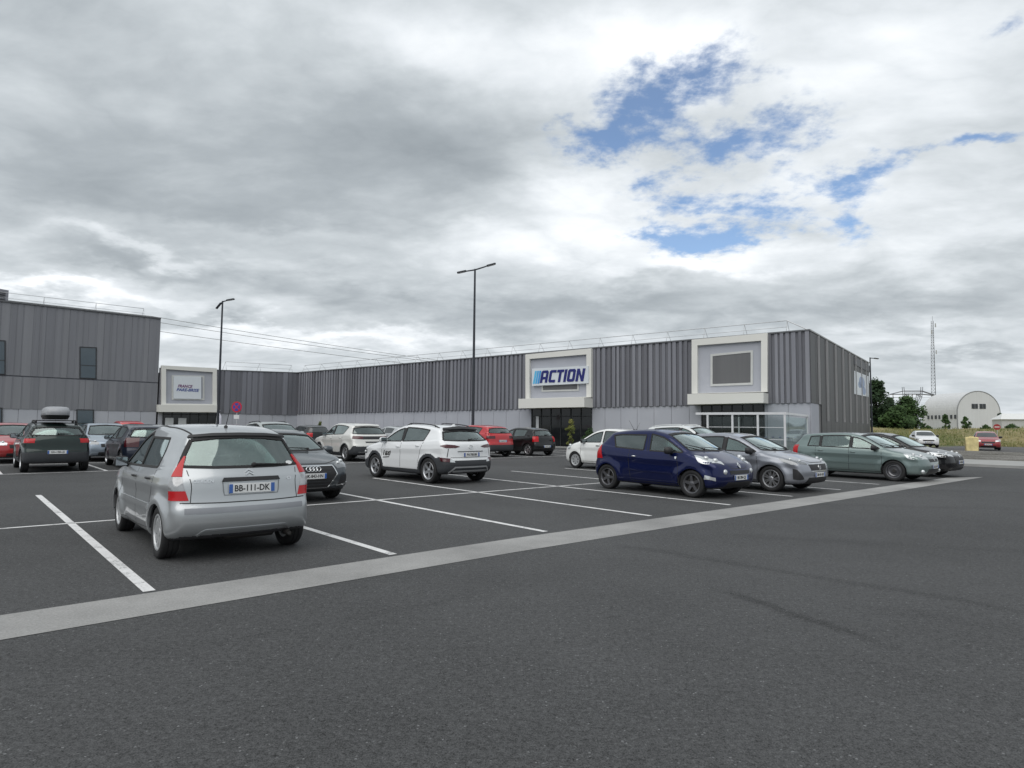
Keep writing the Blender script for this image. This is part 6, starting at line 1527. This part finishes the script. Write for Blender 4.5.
def build_details(front, left):
    # trolley shelter
    w = front; d = 7.0
    S = thing('trolley_shelter', 'white framed glass trolley shelter below the right hand entrance', 'shelter', (0, 0, 0))
    white = plain('white_frame', (0.62, 0.63, 0.65), 0.4)
    s0, zt = w.sz(785, 414.6, d); s1, zt1 = w.sz(696, 415.5, d)
    posts = [w.sz(x, 430, d)[0] for x in (707.8, 732.6, 758.0, 785.0)]
    for s in posts:
        mb = MB(); w.slab(mb, [(s-0.05, 0), (s+0.05, 0), (s+0.05, zt), (s-0.05, zt)], d-0.05, d+0.05); mb.build('post', white, S)
    for s in (posts[0], posts[-1]):
        mb = MB(); w.slab(mb, [(s-0.04, 0), (s+0.04, 0), (s+0.04, zt), (s-0.04, zt)], 0.35, 0.43); mb.build('post', white, S)
    mb = MB(); w.slab(mb, [(posts[3]-0.08*(1 if s1 > s0 else -1), zt), (s1, zt), (s1, zt+0.13), (posts[3]-0.08*(1 if s1 > s0 else -1), zt+0.13)], d-0.07, d+0.07)
    e = 1 if s1 > s0 else -1
    w.slab(mb, [(posts[3]-0.06*e, zt+0.002), (posts[3]+0.06*e, zt+0.002), (posts[3]+0.06*e, zt+0.125), (posts[3]-0.06*e, zt+0.125)], 0.3, d-0.072); mb.build('top_beam', white, S)
    mb = MB(); w.slab(mb, [(posts[3]+0.08*e, zt+0.03), (s1-0.05*e, zt+0.03), (s1-0.05*e, zt+0.05), (posts[3]+0.08*e, zt+0.05)], 0.3, d-0.08); mb.build('roof_sheet', glassm('shelter_glass', (0.86, 0.89, 0.89), 0.10), S)
    gm = glassm('shelter_glass', (0.86, 0.89, 0.89), 0.10)
    for a, b in zip(posts, posts[1:]):
        mb = MB(); w.slab(mb, [(a-0.06*e, 0.25), (b+0.06*e, 0.25), (b+0.06*e, zt-0.1), (a-0.06*e, zt-0.1)], d-0.006, d+0.006); p = mb.build('glass_pane', gm, S)
        mb = MB()
        for z in (0.95, 1.6): w.slab(mb, [(a-0.06*e, z), (b+0.06*e, z), (b+0.06*e, z+0.03), (a-0.06*e, z+0.03)], d-0.015, d+0.015)
        mb.build('rail', white, p)
    mb = MB(); s = posts[-1]; w.slab(mb, [(s-0.006, 0.25), (s+0.006, 0.25), (s+0.006, zt-0.1), (s-0.006, zt-0.1)], 0.45, d-0.08); mb.build('glass_pane', gm, S)
    # row of nested trolleys inside the shelter
    mb0 = None
    for k in range(5):
        sx = posts[3]+e*(1.0+0.42*k); x, y, _ = w.xyz(sx, 0, 1.5)
        rz = math.atan2(w.D[1]*e, w.D[0]*e)
        if k == 0:
            r = thing('shopping_trolley', 'wire shopping trolley nested in the row inside the white shelter', 'trolley', (x, y, 0), rz, 'nested shopping trolleys in the shelter')
            mb = MB(); bw, bl = 0.27, 0.45
            for z, q in ((0.55, 0.8), (0.75, 0.92), (0.98, 1.0)): mb.tube([(-bl*q, -bw*q, z), (bl, -bw*q, z), (bl, bw*q, z), (-bl*q, bw*q, z), (-bl*q, -bw*q, z)], 0.008, n=5)
            for i in range(9):
                f = -1+i/4
                for sg in (1, -1): mb.tube([(bl*f*0.9, sg*bw*0.8, 0.55), (bl*f, sg*bw, 0.98)], 0.004, n=4)
                mb.tube([(bl*f*0.9, -bw*0.8, 0.55), (bl*f*0.9, bw*0.8, 0.55)], 0.004, n=4)
            mb.build('basket', M_GALV, r); b = MB()
            for sg in (1, -1): b.tube([(bl, sg*bw*0.8, 0.6), (bl*0.7, sg*bw*0.9, 0.14), (-bl*0.95, sg*bw, 0.14), (-bl, sg*bw, 1.02)], 0.014, n=6)
            b.build('chassis', M_GALV, r); b = MB(); b.tube([(-bl-0.03, -bw, 1.02), (-bl-0.03, bw, 1.02)], 0.018, n=8); b.build('handle', plain('handle_blue', (0.02, 0.06, 0.3), 0.4), r)
            for sx_ in (-1, 1):
                for sy in (-1, 1):
                    b = MB(); b.lathe([(0, -0.012), (0.055, -0.015), (0.06, 0), (0.055, 0.015), (0, 0.012)], n=12, c=(sx_*bl*0.75, sy*bw*0.95, 0.062)); b.build('castor', M_RUB, r)
            proto = r
        else:
            c = proto.copy(); COL.objects.link(c); c.location = (x, y, 0)
            for ch in list(proto.children):
                q = ch.copy(); COL.objects.link(q); q.parent = c
    # plants by the main entrance
    yg = leafm('yellow_green_leaves', (0.06, 0.09, 0.02), (0.13, 0.15, 0.04), (0.22, 0.21, 0.07)); dg = leafm('dark_green_leaves', (0.018, 0.035, 0.014), (0.035, 0.07, 0.025), (0.06, 0.11, 0.04))
    x, y, _ = w.xyz(px_s(w, 571, 440, 4.0), 0, 4.0); tree('potted_shrub', 'yellow green shrub in front of the shop entrance', 'shrub', x, y, 0, 2.0, 1.0, yg, 5, 30, 0.10, 60, 0.04, 0.1)
    x, y, _ = w.xyz(px_s(w, 590, 440, 3.0), 0, 3.0); tree('potted_shrub', 'low dark green shrub right of the yellow green one at the shop entrance', 'shrub', x, y, 0, 1.35, 1.5, dg, 6, 30, 0.10, 60, 0.04, 0.05)
    x, y, _ = w.xyz(px_s(w, 320, 430, 1.6), 0, 1.6); tree('potted_shrub', 'small pale green shrub by the wall behind the white SUV', 'shrub', x, y, 0, 1.75, 0.9, yg, 8, 24, 0.10, 50, 0.04, 0.05)
    # posters on the glass doors
    for px0, px1, wl, lab, zt, zb in ((164.8, 173.2, left, 'white poster on the glass of the left entrance, left one of two', 2.0, 0.9), (178.0, 186.0, left, 'white poster on the glass of the left entrance, right one of two', 2.0, 0.9), (536.8, 539.6, front, 'narrow white notice on the dark glass of the main entrance', 2.35, 1.35)):
        a, b = px_s(wl, px0, 420), px_s(wl, px1, 420); mb = MB(); wl.slab(mb, [(a, zb), (b, zb), (b, zt), (a, zt)], 0.112, 0.122); o = mb.build('poster', plain('poster_white', (0.5, 0.52, 0.54), 0.5)); tag(o, lab, 'poster')
    # ---- far right: concrete block, no entry sign, mast, pylon, hangar, shed, trees
    P = at_depth(972, 452, 46.8); yb = plain('faded_yellow', (0.62, 0.53, 0.27), 0.85, var=0.25)
    mb = MB(); mb.box((0, 0, 0.53), (0.78, 0.5, 1.06), bev=0.04); mb.box((0, 0, 1.08), (0.3, 0.08, 0.06), bev=0.01); o = mb.build('concrete_block', yb, None, (P[0], P[1], 0.02), (0, 0, -0.5), sharp=40); tag(o, 'faded yellow concrete block beside the small red car', 'concrete block')
    P = at_depth(997, 427, 74.0); r = thing('no_entry_sign', 'round red no entry sign on a post in the dry grass', 'road sign', (P[0], P[1], 0), -0.6)
    mb = MB(); mb.tube([(0, 0.03, 0), (0, 0.03, P[2]+0.3)], 0.035, n=8); mb.build('post', M_GALV, r)
    MX = Matrix.Rotation(math.pi/2, 4, 'X'); circ = [(math.cos(a), math.sin(a)) for a in np.linspace(0, 2*math.pi, 24, endpoint=False)]
    mb = MB(); mb.prism([(0.34*a, 0.34*b) for a, b in circ], 0, 0.02, M=Matrix.Translation((0, 0, P[2])) @ MX); q = mb.build('sign_disc', plain('no_entry_red', (0.30, 0.03, 0.03), 0.4), r)
    mb = MB(); mb.box((0, -0.025, P[2]), (0.46, 0.01, 0.10)); mb.build('white_bar', M_PLATE, q)
    # mast
    def lattice(mb, base, top, wb, wt, n, legs=3, r=0.06):
        rows = []
        for i in range(n+1):
            f = i/n; c = np.array(base)*(1-f)+np.array(top)*f; w_ = wb*(1-f)+wt*f
            rows.append([tuple(c+np.array([w_*math.cos(2*math.pi*k/legs+0.4), w_*math.sin(2*math.pi*k/legs+0.4), 0])) for k in range(legs)])
        for k in range(legs): mb.tube([q[k] for q in rows], r, n=4)
        for i in range(n):
            for k in range(legs):
                mb.tube([rows[i][k], rows[i+1][(k+1) % legs]], r*0.55, n=3, cap=False)
                mb.tube([rows[i][k], rows[i][(k+1) % legs]], r*0.5, n=3, cap=False)
    steel = plain('weathered_steel', (0.16, 0.17, 0.19), 0.6, 0.3)
    P = at_depth(934, 400, 320); T = at_depth(932.5, 321, 320); T2 = at_depth(933, 345, 320)
    r = thing('radio_mast', 'tall thin lattice radio mast behind the barrel roofed hangar', 'mast', (P[0], P[1], 0)); mb = MB()
    lattice(mb, (0, 0, 0), (T2[0]-P[0], 0, T2[2]), 1.5, 0.8, 26, 3, 0.11); mb.build('lower_mast', steel, r); mb = MB(); lattice(mb, (T2[0]-P[0], 0, T2[2]), (T[0]-P[0], 0, T[2]), 0.75, 0.6, 10, 3, 0.10); mb.tube([(T[0]-P[0], 0, T[2]), (T[0]-P[0], 0, T[2]+2.5)], 0.07, n=4)
    mb.build('upper_mast', steel, r)
    for f, x in ((0.96, 0.9), (0.9, -1.0), (0.72, 1.0)):
        mb = MB(); mb.box((x+(T[0]-P[0])*f, -0.8, T[2]*f), (0.5, 0.4, 2.0), bev=0.08); mb.build('antenna_panel', plain('antenna_grey', (0.4, 0.41, 0.42), 0.6), r)
    # pylon with a cat's-head top
    Y = 400; Q = lambda x, y: at_depth(x, y, Y); c = Q(912.5, 410); o = np.array([c[0], c[1], 0])
    r = thing('electricity_pylon', 'distant electricity pylon with two horns and a wide cross arm above the trees', 'pylon', tuple(o)); mb = MB()
    R_ = lambda x, y, dy=0: tuple(Q(x, y)-o+np.array([0, dy, 0]))
    wd = 0.9
    for pts in ([(907, 428), (912, 409)], [(918, 428), (915.5, 409)], [(912, 409), (904, 397), (903, 387)], [(915.5, 409), (921, 397), (921.8, 387)], [(890.5, 394.2), (903.4, 391), (921.6, 391), (934.5, 395.2)], [(890.5, 394.4), (904, 394.2), (921, 394.2), (934.5, 395.4)], [(903.5, 397), (907, 394.2)], [(921.3, 397), (917, 394.2)], [(913, 409), (908.2, 397.5), (907.5, 394)], [(914.8, 409), (917, 397.5), (917.5, 394)]):
        for dy in (-wd, wd): mb.tube([R_(x, y, dy) for x, y in pts], 0.22, n=4)
    for i in range(9):
        x = 904+i*2; mb.tube([R_(x, 391), R_(x+1, 394.2), R_(x+2, 391)], 0.12, n=3)
    for i in range(7):
        y0 = 428-i*2.9; k = i/7; mb.tube([R_(907+5*k, y0), R_(918-2.5*(k+0.14), y0-2.9)], 0.12, n=3); mb.tube([R_(918-2.5*k, y0), R_(907+5*(k+0.14), y0-2.9)], 0.12, n=3)
    mb.build('lattice', steel, r)
    mb = MB()
    for x in (893, 912.5, 932): mb.tube([R_(x, 394.4), R_(x, 397.5)], 0.2, n=5)
    mb.build('insulator', plain('insulator', (0.2, 0.16, 0.14), 0.3), r)
    # cables
    for i, (a, b_, sag) in enumerate((((150, 316), (893, 397.5), 14), ((150, 321), (912.5, 397.5), 14), ((150, 330), (932, 397.5), 14))):
        A = at_depth(a[0], a[1], 230); B = at_depth(b_[0], b_[1], 400); mb = MB(); pts = []
        for k in range(41):
            f = k/40; p = A*(1-f)+B*f; p[2] -= sag*4*f*(1-f)*0.5; pts.append(tuple(p))
        A0 = A+(A-B)*0.4; pts = [tuple(A0)]+pts
        mb.tube(pts, 0.075, n=4); o = mb.build('power_line', plain('cable', (0.12, 0.125, 0.13), 0.6)); tag(o, ['thin overhead power line, highest of the three running to the pylon', 'thin overhead power line, middle one of the three running to the pylon', 'thin overhead power line, lowest of the three running to the pylon'][i], 'power line', 'power lines')
    # hangar
    hm = cladm('hangar_sheet', (0.50, 0.51, 0.52), streak=0.10, metal=0.0); hb = 1.7; Y0, L = 200.0, 17.0
    P = at_depth(978, 400, Y0); R0 = 6.55; Ht = at_depth(978, 391.8, Y0)[2]-hb; st = Ht-R0
    r = thing('barrel_hangar', 'pale grey barrel roofed hangar with a round topped gable wall at the far right', 'hangar', (P[0], Y0, hb))
    pf = [(-R0, -1.5), (-R0, 0), (-R0, st)]+[(R0*math.cos(a), st+R0*math.sin(a)) for a in np.linspace(math.pi, 0, 25)][1:]+[(R0, 0), (R0, -1.5)]
    mb = MB(); n = len(pf); V = []
    K = 46
    for i in range(K):
        y = L*i/(K-1); q = 1.0+0.012*(i % 2)
        V += [(x*q, y, z*q if z > 0 else z) for x, z in pf]
    mb.add(V, [(i*n+j, i*n+j+1, (i+1)*n+j+1, (i+1)*n+j) for i in range(K-1) for j in range(n-1)]); mb.build('barrel_roof', hm, r)
    mb = MB(); mb.prism([(x*1.004, z) for x, z in pf], -0.12, 0.12, M=Matrix.Rotation(math.pi/2, 4, 'X')); g = mb.build('gable_wall', cladm('gable_sheet', (0.55, 0.565, 0.58), streak=0.06, metal=0.0), r)
    mb = MB(); mb.tube([(x*1.02, -0.05, z*1.015) for x, z in pf[1:-1]], 0.16, n=6); mb.build('edge_trim', plain('trim_grey', (0.22, 0.23, 0.24), 0.6), r)
    for x in (-2.1, 0.35):
        mb = MB(); mb.box((x+0.9, -0.16, Ht*0.62), (1.9, 0.14, 1.5)); wn = mb.build('window', plain('window_far', (0.03, 0.035, 0.04), 0.2), r)
        mb = MB(); mb.box((x+0.9, -0.24, Ht*0.62), (0.1, 0.05, 1.5)); mb.build('glazing_bar', plain('trim_grey', (0.22, 0.23, 0.24), 0.6), wn)
    for i in range(8):
        mb = MB(); mb.box((-R0-0.12, 0.9+i*1.85, 4.1), (0.25, 0.75, 1.2)); mb.build('vent', plain('window_far', (0.03, 0.035, 0.04), 0.2), r)
    # lean-to in front left of the hangar and the shed at the edge
    P = at_depth(1016, 420, 170.0); r = thing('low_shed', 'low white shed with a pale pitched roof at the right edge', 'shed', (P[0], 170.0, 1.7), -0.35)
    zt = at_depth(1016, 413.5, 170)[2]-1.7; mb = MB(); mb.box((0, 0, (zt-1.6)/2-0.4), (8.5, 7, zt-1.6+0.8)); mb.build('wall', plain('shed_white', (0.45, 0.46, 0.46), 0.6), r)
    mb = MB(); V = [(-4.6, -4, zt-1.6), (4.6, -4, zt-1.6), (4.6, 4, zt-1.6), (-4.6, 4, zt-1.6), (-3.0, 0, zt), (4.6, 0, zt)]
    mb.add(V, [(0, 1, 5, 4), (3, 4, 5, 2), (0, 4, 3), (1, 2, 5), (0, 3, 2, 1)]); mb.build('roof', plain('shed_roof', (0.62, 0.63, 0.62), 0.5), r)
    # trees and bushes
    d1 = leafm('dark_oak_leaves', (0.012, 0.026, 0.012), (0.022, 0.045, 0.018), (0.04, 0.075, 0.026)); d2 = leafm('bush_leaves', (0.02, 0.042, 0.014), (0.038, 0.075, 0.022), (0.065, 0.115, 0.035))
    def T(name, lab, cat, px, ytop, Y, wpx, mat, seed, z0=1.6, **k):
        P = at_depth(px, ytop, Y); tree(name, lab, cat, P[0], P[1], z0, P[2]-z0, wpx*Y/642, mat, seed, **k)
    g = 'trees beyond the side wall'
    T('oak_tree', 'dark green tree just beyond the side wall and lamp post, tallest of the far trees', 'tree', 876, 382, 95, 36, d1, 31, n=110, leaf=0.42, per=70, trunk=0.22, base=0.04, cone=0.35, group=g)
    T('oak_tree', 'dark rounded tree between the tall dark tree and the green bush', 'tree', 889, 400, 98, 22, d1, 32, n=70, leaf=0.40, per=60, trunk=0.2, base=0.02, cone=0.3, group=g)
    T('leafy_bush', 'broad mid green bush left of the hangar', 'bush', 907, 399, 104, 32, d2, 33, n=110, leaf=0.42, per=70, trunk=0.15, base=0.02, cone=0.3, group=g)
    T('leafy_bush', 'lower green bush in front of the broad one, reaching towards the wall', 'bush', 897, 409, 92, 34, d2, 34, n=80, leaf=0.38, per=60, trunk=0.12, base=0.0, cone=0.2, group=g)
    T('small_tree', 'small green tree in front of the hangar side', 'tree', 945, 415, 130, 10, d2, 35, n=40, leaf=0.30, per=50, trunk=0.1, base=0.1, group='small trees by the hangar')
    T('small_tree', 'small green tree in front of the hangar gable', 'tree', 965.5, 417, 120, 10, d2, 36, n=40, leaf=0.30, per=50, trunk=0.1, base=0.1, group='small trees by the hangar')
    T('hedge', 'dark green bush between the hangar and the shed', 'bush', 1000, 414, 185, 10, d1, 37, n=40, leaf=0.5, per=50, trunk=0.1, base=0.0, cone=0.2)
    for i, (px, yt, Y, wp, lab) in enumerate(((925, 424, 95, 12, 'low scrub in the grass left of the small tree'), (985, 425, 90, 10, 'low scrub in the grass left of the no entry sign'), (1012, 425, 90, 14, 'low scrub in the grass below the shed'))):
        T('low_scrub', lab, 'shrub', px, yt, Y, wp, d2, 50+i, z0=1.5, n=24, leaf=0.22, per=50, trunk=0.05, base=0.0, cone=0.2, group='low scrub in the dry grass')

# ------------------------------------------------------------------ sky, light, camera
def build_sky():
    w = bpy.data.worlds.new('World'); scene.world = w; w.use_nodes = True; nt = w.node_tree; nt.nodes.clear()
    out = nd(nt, 'ShaderNodeOutputWorld'); tc = nd(nt, 'ShaderNodeTexCoord').outputs['Generated']
    sky = nd(nt, 'ShaderNodeTexSky', sky_type='NISHITA'); sky.sun_disc = False; sky.sun_elevation = math.radians(54); sky.sun_rotation = math.radians(205); sky.ozone_density = 3.0; sky.air_density = 1.0; sky.dust_density = 0.2
    b1 = nd(nt, 'ShaderNodeBackground'); lk(nt, sky.outputs[0], b1.inputs[0]); b1.inputs[1].default_value = 0.115
    nrm = nd(nt, 'ShaderNodeVectorMath', operation='NORMALIZE'); lk(nt, tc, nrm.inputs[0]); d = nrm.outputs[0]
    sx = nd(nt, 'ShaderNodeSeparateXYZ'); lk(nt, d, sx.inputs[0])
    # cloud deck seen in perspective
    den = mth(nt, 'ADD', mth(nt, 'MAXIMUM', sx.outputs[2], 0.0), 0.23)
    cb = nd(nt, 'ShaderNodeCombineXYZ'); lk(nt, mth(nt, 'DIVIDE', sx.outputs[0], den), cb.inputs[0]); lk(nt, mth(nt, 'DIVIDE', sx.outputs[1], den), cb.inputs[1])
    pl = cb.outputs[0]
    wn = nd(nt, 'ShaderNodeTexNoise'); wn.inputs['Scale'].default_value = 3.2; wn.inputs['Detail'].default_value = 6; wn.inputs['Roughness'].default_value = 0.58; lk(nt, pl, wn.inputs['Vector'])
    off = nd(nt, 'ShaderNodeVectorMath', operation='SUBTRACT'); lk(nt, wn.outputs['Color'], off.inputs[0]); off.inputs[1].default_value = (0.5, 0.5, 0.5)
    offs = nd(nt, 'ShaderNodeVectorMath', operation='SCALE'); lk(nt, off.outputs[0], offs.inputs[0]); offs.inputs['Scale'].default_value = 0.13
    dd = nd(nt, 'ShaderNodeVectorMath', operation='ADD'); lk(nt, d, dd.inputs[0]); lk(nt, offs.outputs[0], dd.inputs[1]); dw = dd.outputs[0]
    def blob(px, py, rx, ry, amp, rot=0.0):
        c = ray(px, py); c /= np.linalg.norm(c); R = np.cross(c, [0, 0, 1]); R /= np.linalg.norm(R); U = np.cross(R, c)
        cr, sr = math.cos(math.radians(rot)), math.sin(math.radians(rot)); R, U = R*cr+U*sr, U*cr-R*sr
        sc = np.dot(ray(px, py)/np.linalg.norm(ray(px, py)), [0, math.cos(PIT), math.sin(PIT)])
        rx, ry = rx*sc/FOC, ry*sc/FOC
        def dot(v, k):
            n = nd(nt, 'ShaderNodeVectorMath', operation='DOT_PRODUCT'); lk(nt, dw, n.inputs[0]); n.inputs[1].default_value = tuple(v/k); return n.outputs['Value']
        u = dot(R, rx); v = dot(U, ry)
        e = mth(nt, 'MULTIPLY', mth(nt, 'MULTIPLY_ADD', u, u, mth(nt, 'MULTIPLY', v, v)), -1.0)
        front = nd(nt, 'ShaderNodeVectorMath', operation='DOT_PRODUCT'); lk(nt, d, front.inputs[0]); front.inputs[1].default_value = tuple(c)
        return mth(nt, 'MULTIPLY', mth(nt, 'MULTIPLY', mth(nt, 'EXPONENT', e), mth(nt, 'GREATER_THAN', front.outputs['Value'], 0.2)), amp)
    def total(lst):
        s = None
        for a in lst:
            b = blob(*a); s = b if s is None else mth(nt, 'ADD', s, b)
        return s
    tone = total(SKY_TONE); blue = total(SKY_BLUE)
    mp = nd(nt, 'ShaderNodeMapping'); mp.inputs['Rotation'].default_value = (0, 0, 0.6); mp.inputs['Scale'].default_value = (1, 1.5, 1); lk(nt, pl, mp.inputs[0])
    n1 = noise(nt, mp.outputs[0], 1.6, 7, 0.50, 0.3); n2 = noise(nt, mp.outputs[0], 5.0, 7, 0.56, 0.6); n3 = noise(nt, pl, 20, 5, 0.6)
    v = mth(nt, 'ADD', mth(nt, 'MULTIPLY', tone, 0.88), 0.765)
    bl = noise(nt, mp.outputs[0], 2.3, 6, 0.55, 0.2); bil = mth(nt, 'ABSOLUTE', mth(nt, 'SUBTRACT', mth(nt, 'MULTIPLY', bl, 2.0), 1.0)); v = mth(nt, 'ADD', v, mth(nt, 'MULTIPLY', mth(nt, 'SUBTRACT', bil, 0.20), 0.22))
    v = mth(nt, 'ADD', v, mth(nt, 'MULTIPLY', mth(nt, 'SUBTRACT', n1, 0.5), 0.14))
    v = mth(nt, 'ADD', v, mth(nt, 'MULTIPLY', mth(nt, 'SUBTRACT', n2, 0.5), 0.12))
    # the deck behind the camera is plain overcast
    col = ramp(nt, v, [(0.36, (0.195, 0.220, 0.245)), (0.50, (0.250, 0.280, 0.305)), (0.62, (0.340, 0.374, 0.400)), (0.72, (0.465, 0.502, 0.528)), (0.82, (0.63, 0.665, 0.695)), (0.93, (0.82, 0.845, 0.865))])
    b2 = nd(nt, 'ShaderNodeBackground'); lk(nt, col, b2.inputs[0]); b2.inputs[1].default_value = 1.0
    near = mth(nt, 'MULTIPLY', blue, 2.2, clamp=True); f = mth(nt, 'ADD', mth(nt, 'MULTIPLY', mth(nt, 'SUBTRACT', n2, 0.5), 3.0), mth(nt, 'MULTIPLY', mth(nt, 'SUBTRACT', n3, 0.5), 2.6)); f = mth(nt, 'ADD', blue, mth(nt, 'MULTIPLY', f, near))
    mr = nd(nt, 'ShaderNodeMapRange', interpolation_type='SMOOTHSTEP'); lk(nt, f, mr.inputs[0]); mr.inputs[1].default_value = 0.22; mr.inputs[2].default_value = 1.6; mr.inputs[4].default_value = 0.95
    mx = nd(nt, 'ShaderNodeMixShader'); lk(nt, mr.outputs[0], mx.inputs[0]); lk(nt, b2.outputs[0], mx.inputs[1]); lk(nt, b1.outputs[0], mx.inputs[2]); lk(nt, mx.outputs[0], out.inputs[0])
    L = bpy.data.lights.new('sun', 'SUN'); L.energy = 1.5; L.angle = math.radians(75); L.color = (1.0, 0.965, 0.92)
    o = bpy.data.objects.new('sun', L); COL.objects.link(o)
    el, az = math.radians(54), math.radians(205); dv = Vector((math.sin(az)*math.cos(el), math.cos(az)*math.cos(el), math.sin(el)))
    o.rotation_euler = dv.to_track_quat('Z', 'Y').to_euler(); o.location = (0, 0, 60)

SKY_TONE = [(390, 140, 130, 48, -.20), (250, 190, 190, 50, -.13), (90, 80, 150, 80, -.09), (470, 158, 50, 30, -.07), (70, 190, 120, 40, -.09), (520, 312, 130, 20, -.15), (640, 302, 70, 16, -.09), (330, 290, 110, 16, -.12), (130, 262, 90, 12, -.14),
            (950, 294, 100, 22, -.12), (770, 314, 110, 16, -.09), (220, 318, 50, 6, -.12), (960, 352, 60, 6, -.10), (560, 5, 60, 14, -.05), (80, 20, 100, 20, -.04),
            (430, 45, 90, 26, .13), (600, 50, 90, 50, .16), (570, 195, 70, 26, .18), (600, 240, 90, 22, .19), (470, 245, 60, 20, .12), (50, 290, 90, 9, .24), (140, 243, 80, 7, .12), (870, 60, 130, 60, .12), (830, 190, 100, 40, .10), (710, 262, 100, 12, .18), (930, 235, 90, 24, .10), (330, 338, 170, 8, .16), (250, 228, 120, 10, .06), (700, 60, 60, 40, .10), (900, 335, 100, 8, .05)]
SKY_BLUE = [(618, 142, 50, 15, 1.5), (640, 112, 40, 24, .9), (695, 85, 60, 30, 1.1), (772, 118, 42, 20, 1.0), (712, 148, 44, 14, 1.0), (665, 182, 28, 10, .9), (735, 232, 80, 14, 1.25), (680, 246, 38, 9, 1.1), (850, 186, 38, 10, .8), (930, 162, 66, 8, .95), (995, 150, 30, 7, .8), (848, 210, 14, 24, .7), (545, 130, 25, 8, .6), (985, 35, 30, 10, .5), (720, 160, 120, 90, .32), (690, 208, 40, 12, .75), (765, 205, 34, 12, .6), (640, 70, 30, 14, .6), (800, 150, 24, 16, .6)]

def build_camera():
    cam = bpy.data.cameras.new('camera'); cam.sensor_fit = 'HORIZONTAL'; cam.sensor_width = 36.0; cam.lens = FOC/1024*36.0; cam.clip_start = 0.05; cam.clip_end = 6000
    o = bpy.data.objects.new('camera', cam); COL.objects.link(o)
    R = Matrix.Rotation(math.pi/2+PIT, 4, 'X') @ Matrix.Rotation(ROLL, 4, 'Z')
    o.matrix_world = Matrix.Translation((0, 0, EYE)) @ R
    scene.camera = o
    scene.view_settings.view_transform = 'Standard'; scene.view_settings.look = 'None'; scene.view_settings.exposure = 0.40; scene.view_settings.gamma = 1.0; scene.view_settings.use_curve_mapping = False
    scene.cycles.max_bounces = 8; scene.cycles.transparent_max_bounces = 12; scene.cycles.use_denoising = True

build_camera(); build_sky(); build_ground(); build_field()
_f, _l, _s = build_buildings(); build_street(); build_details(_f, _l)
build_cars()
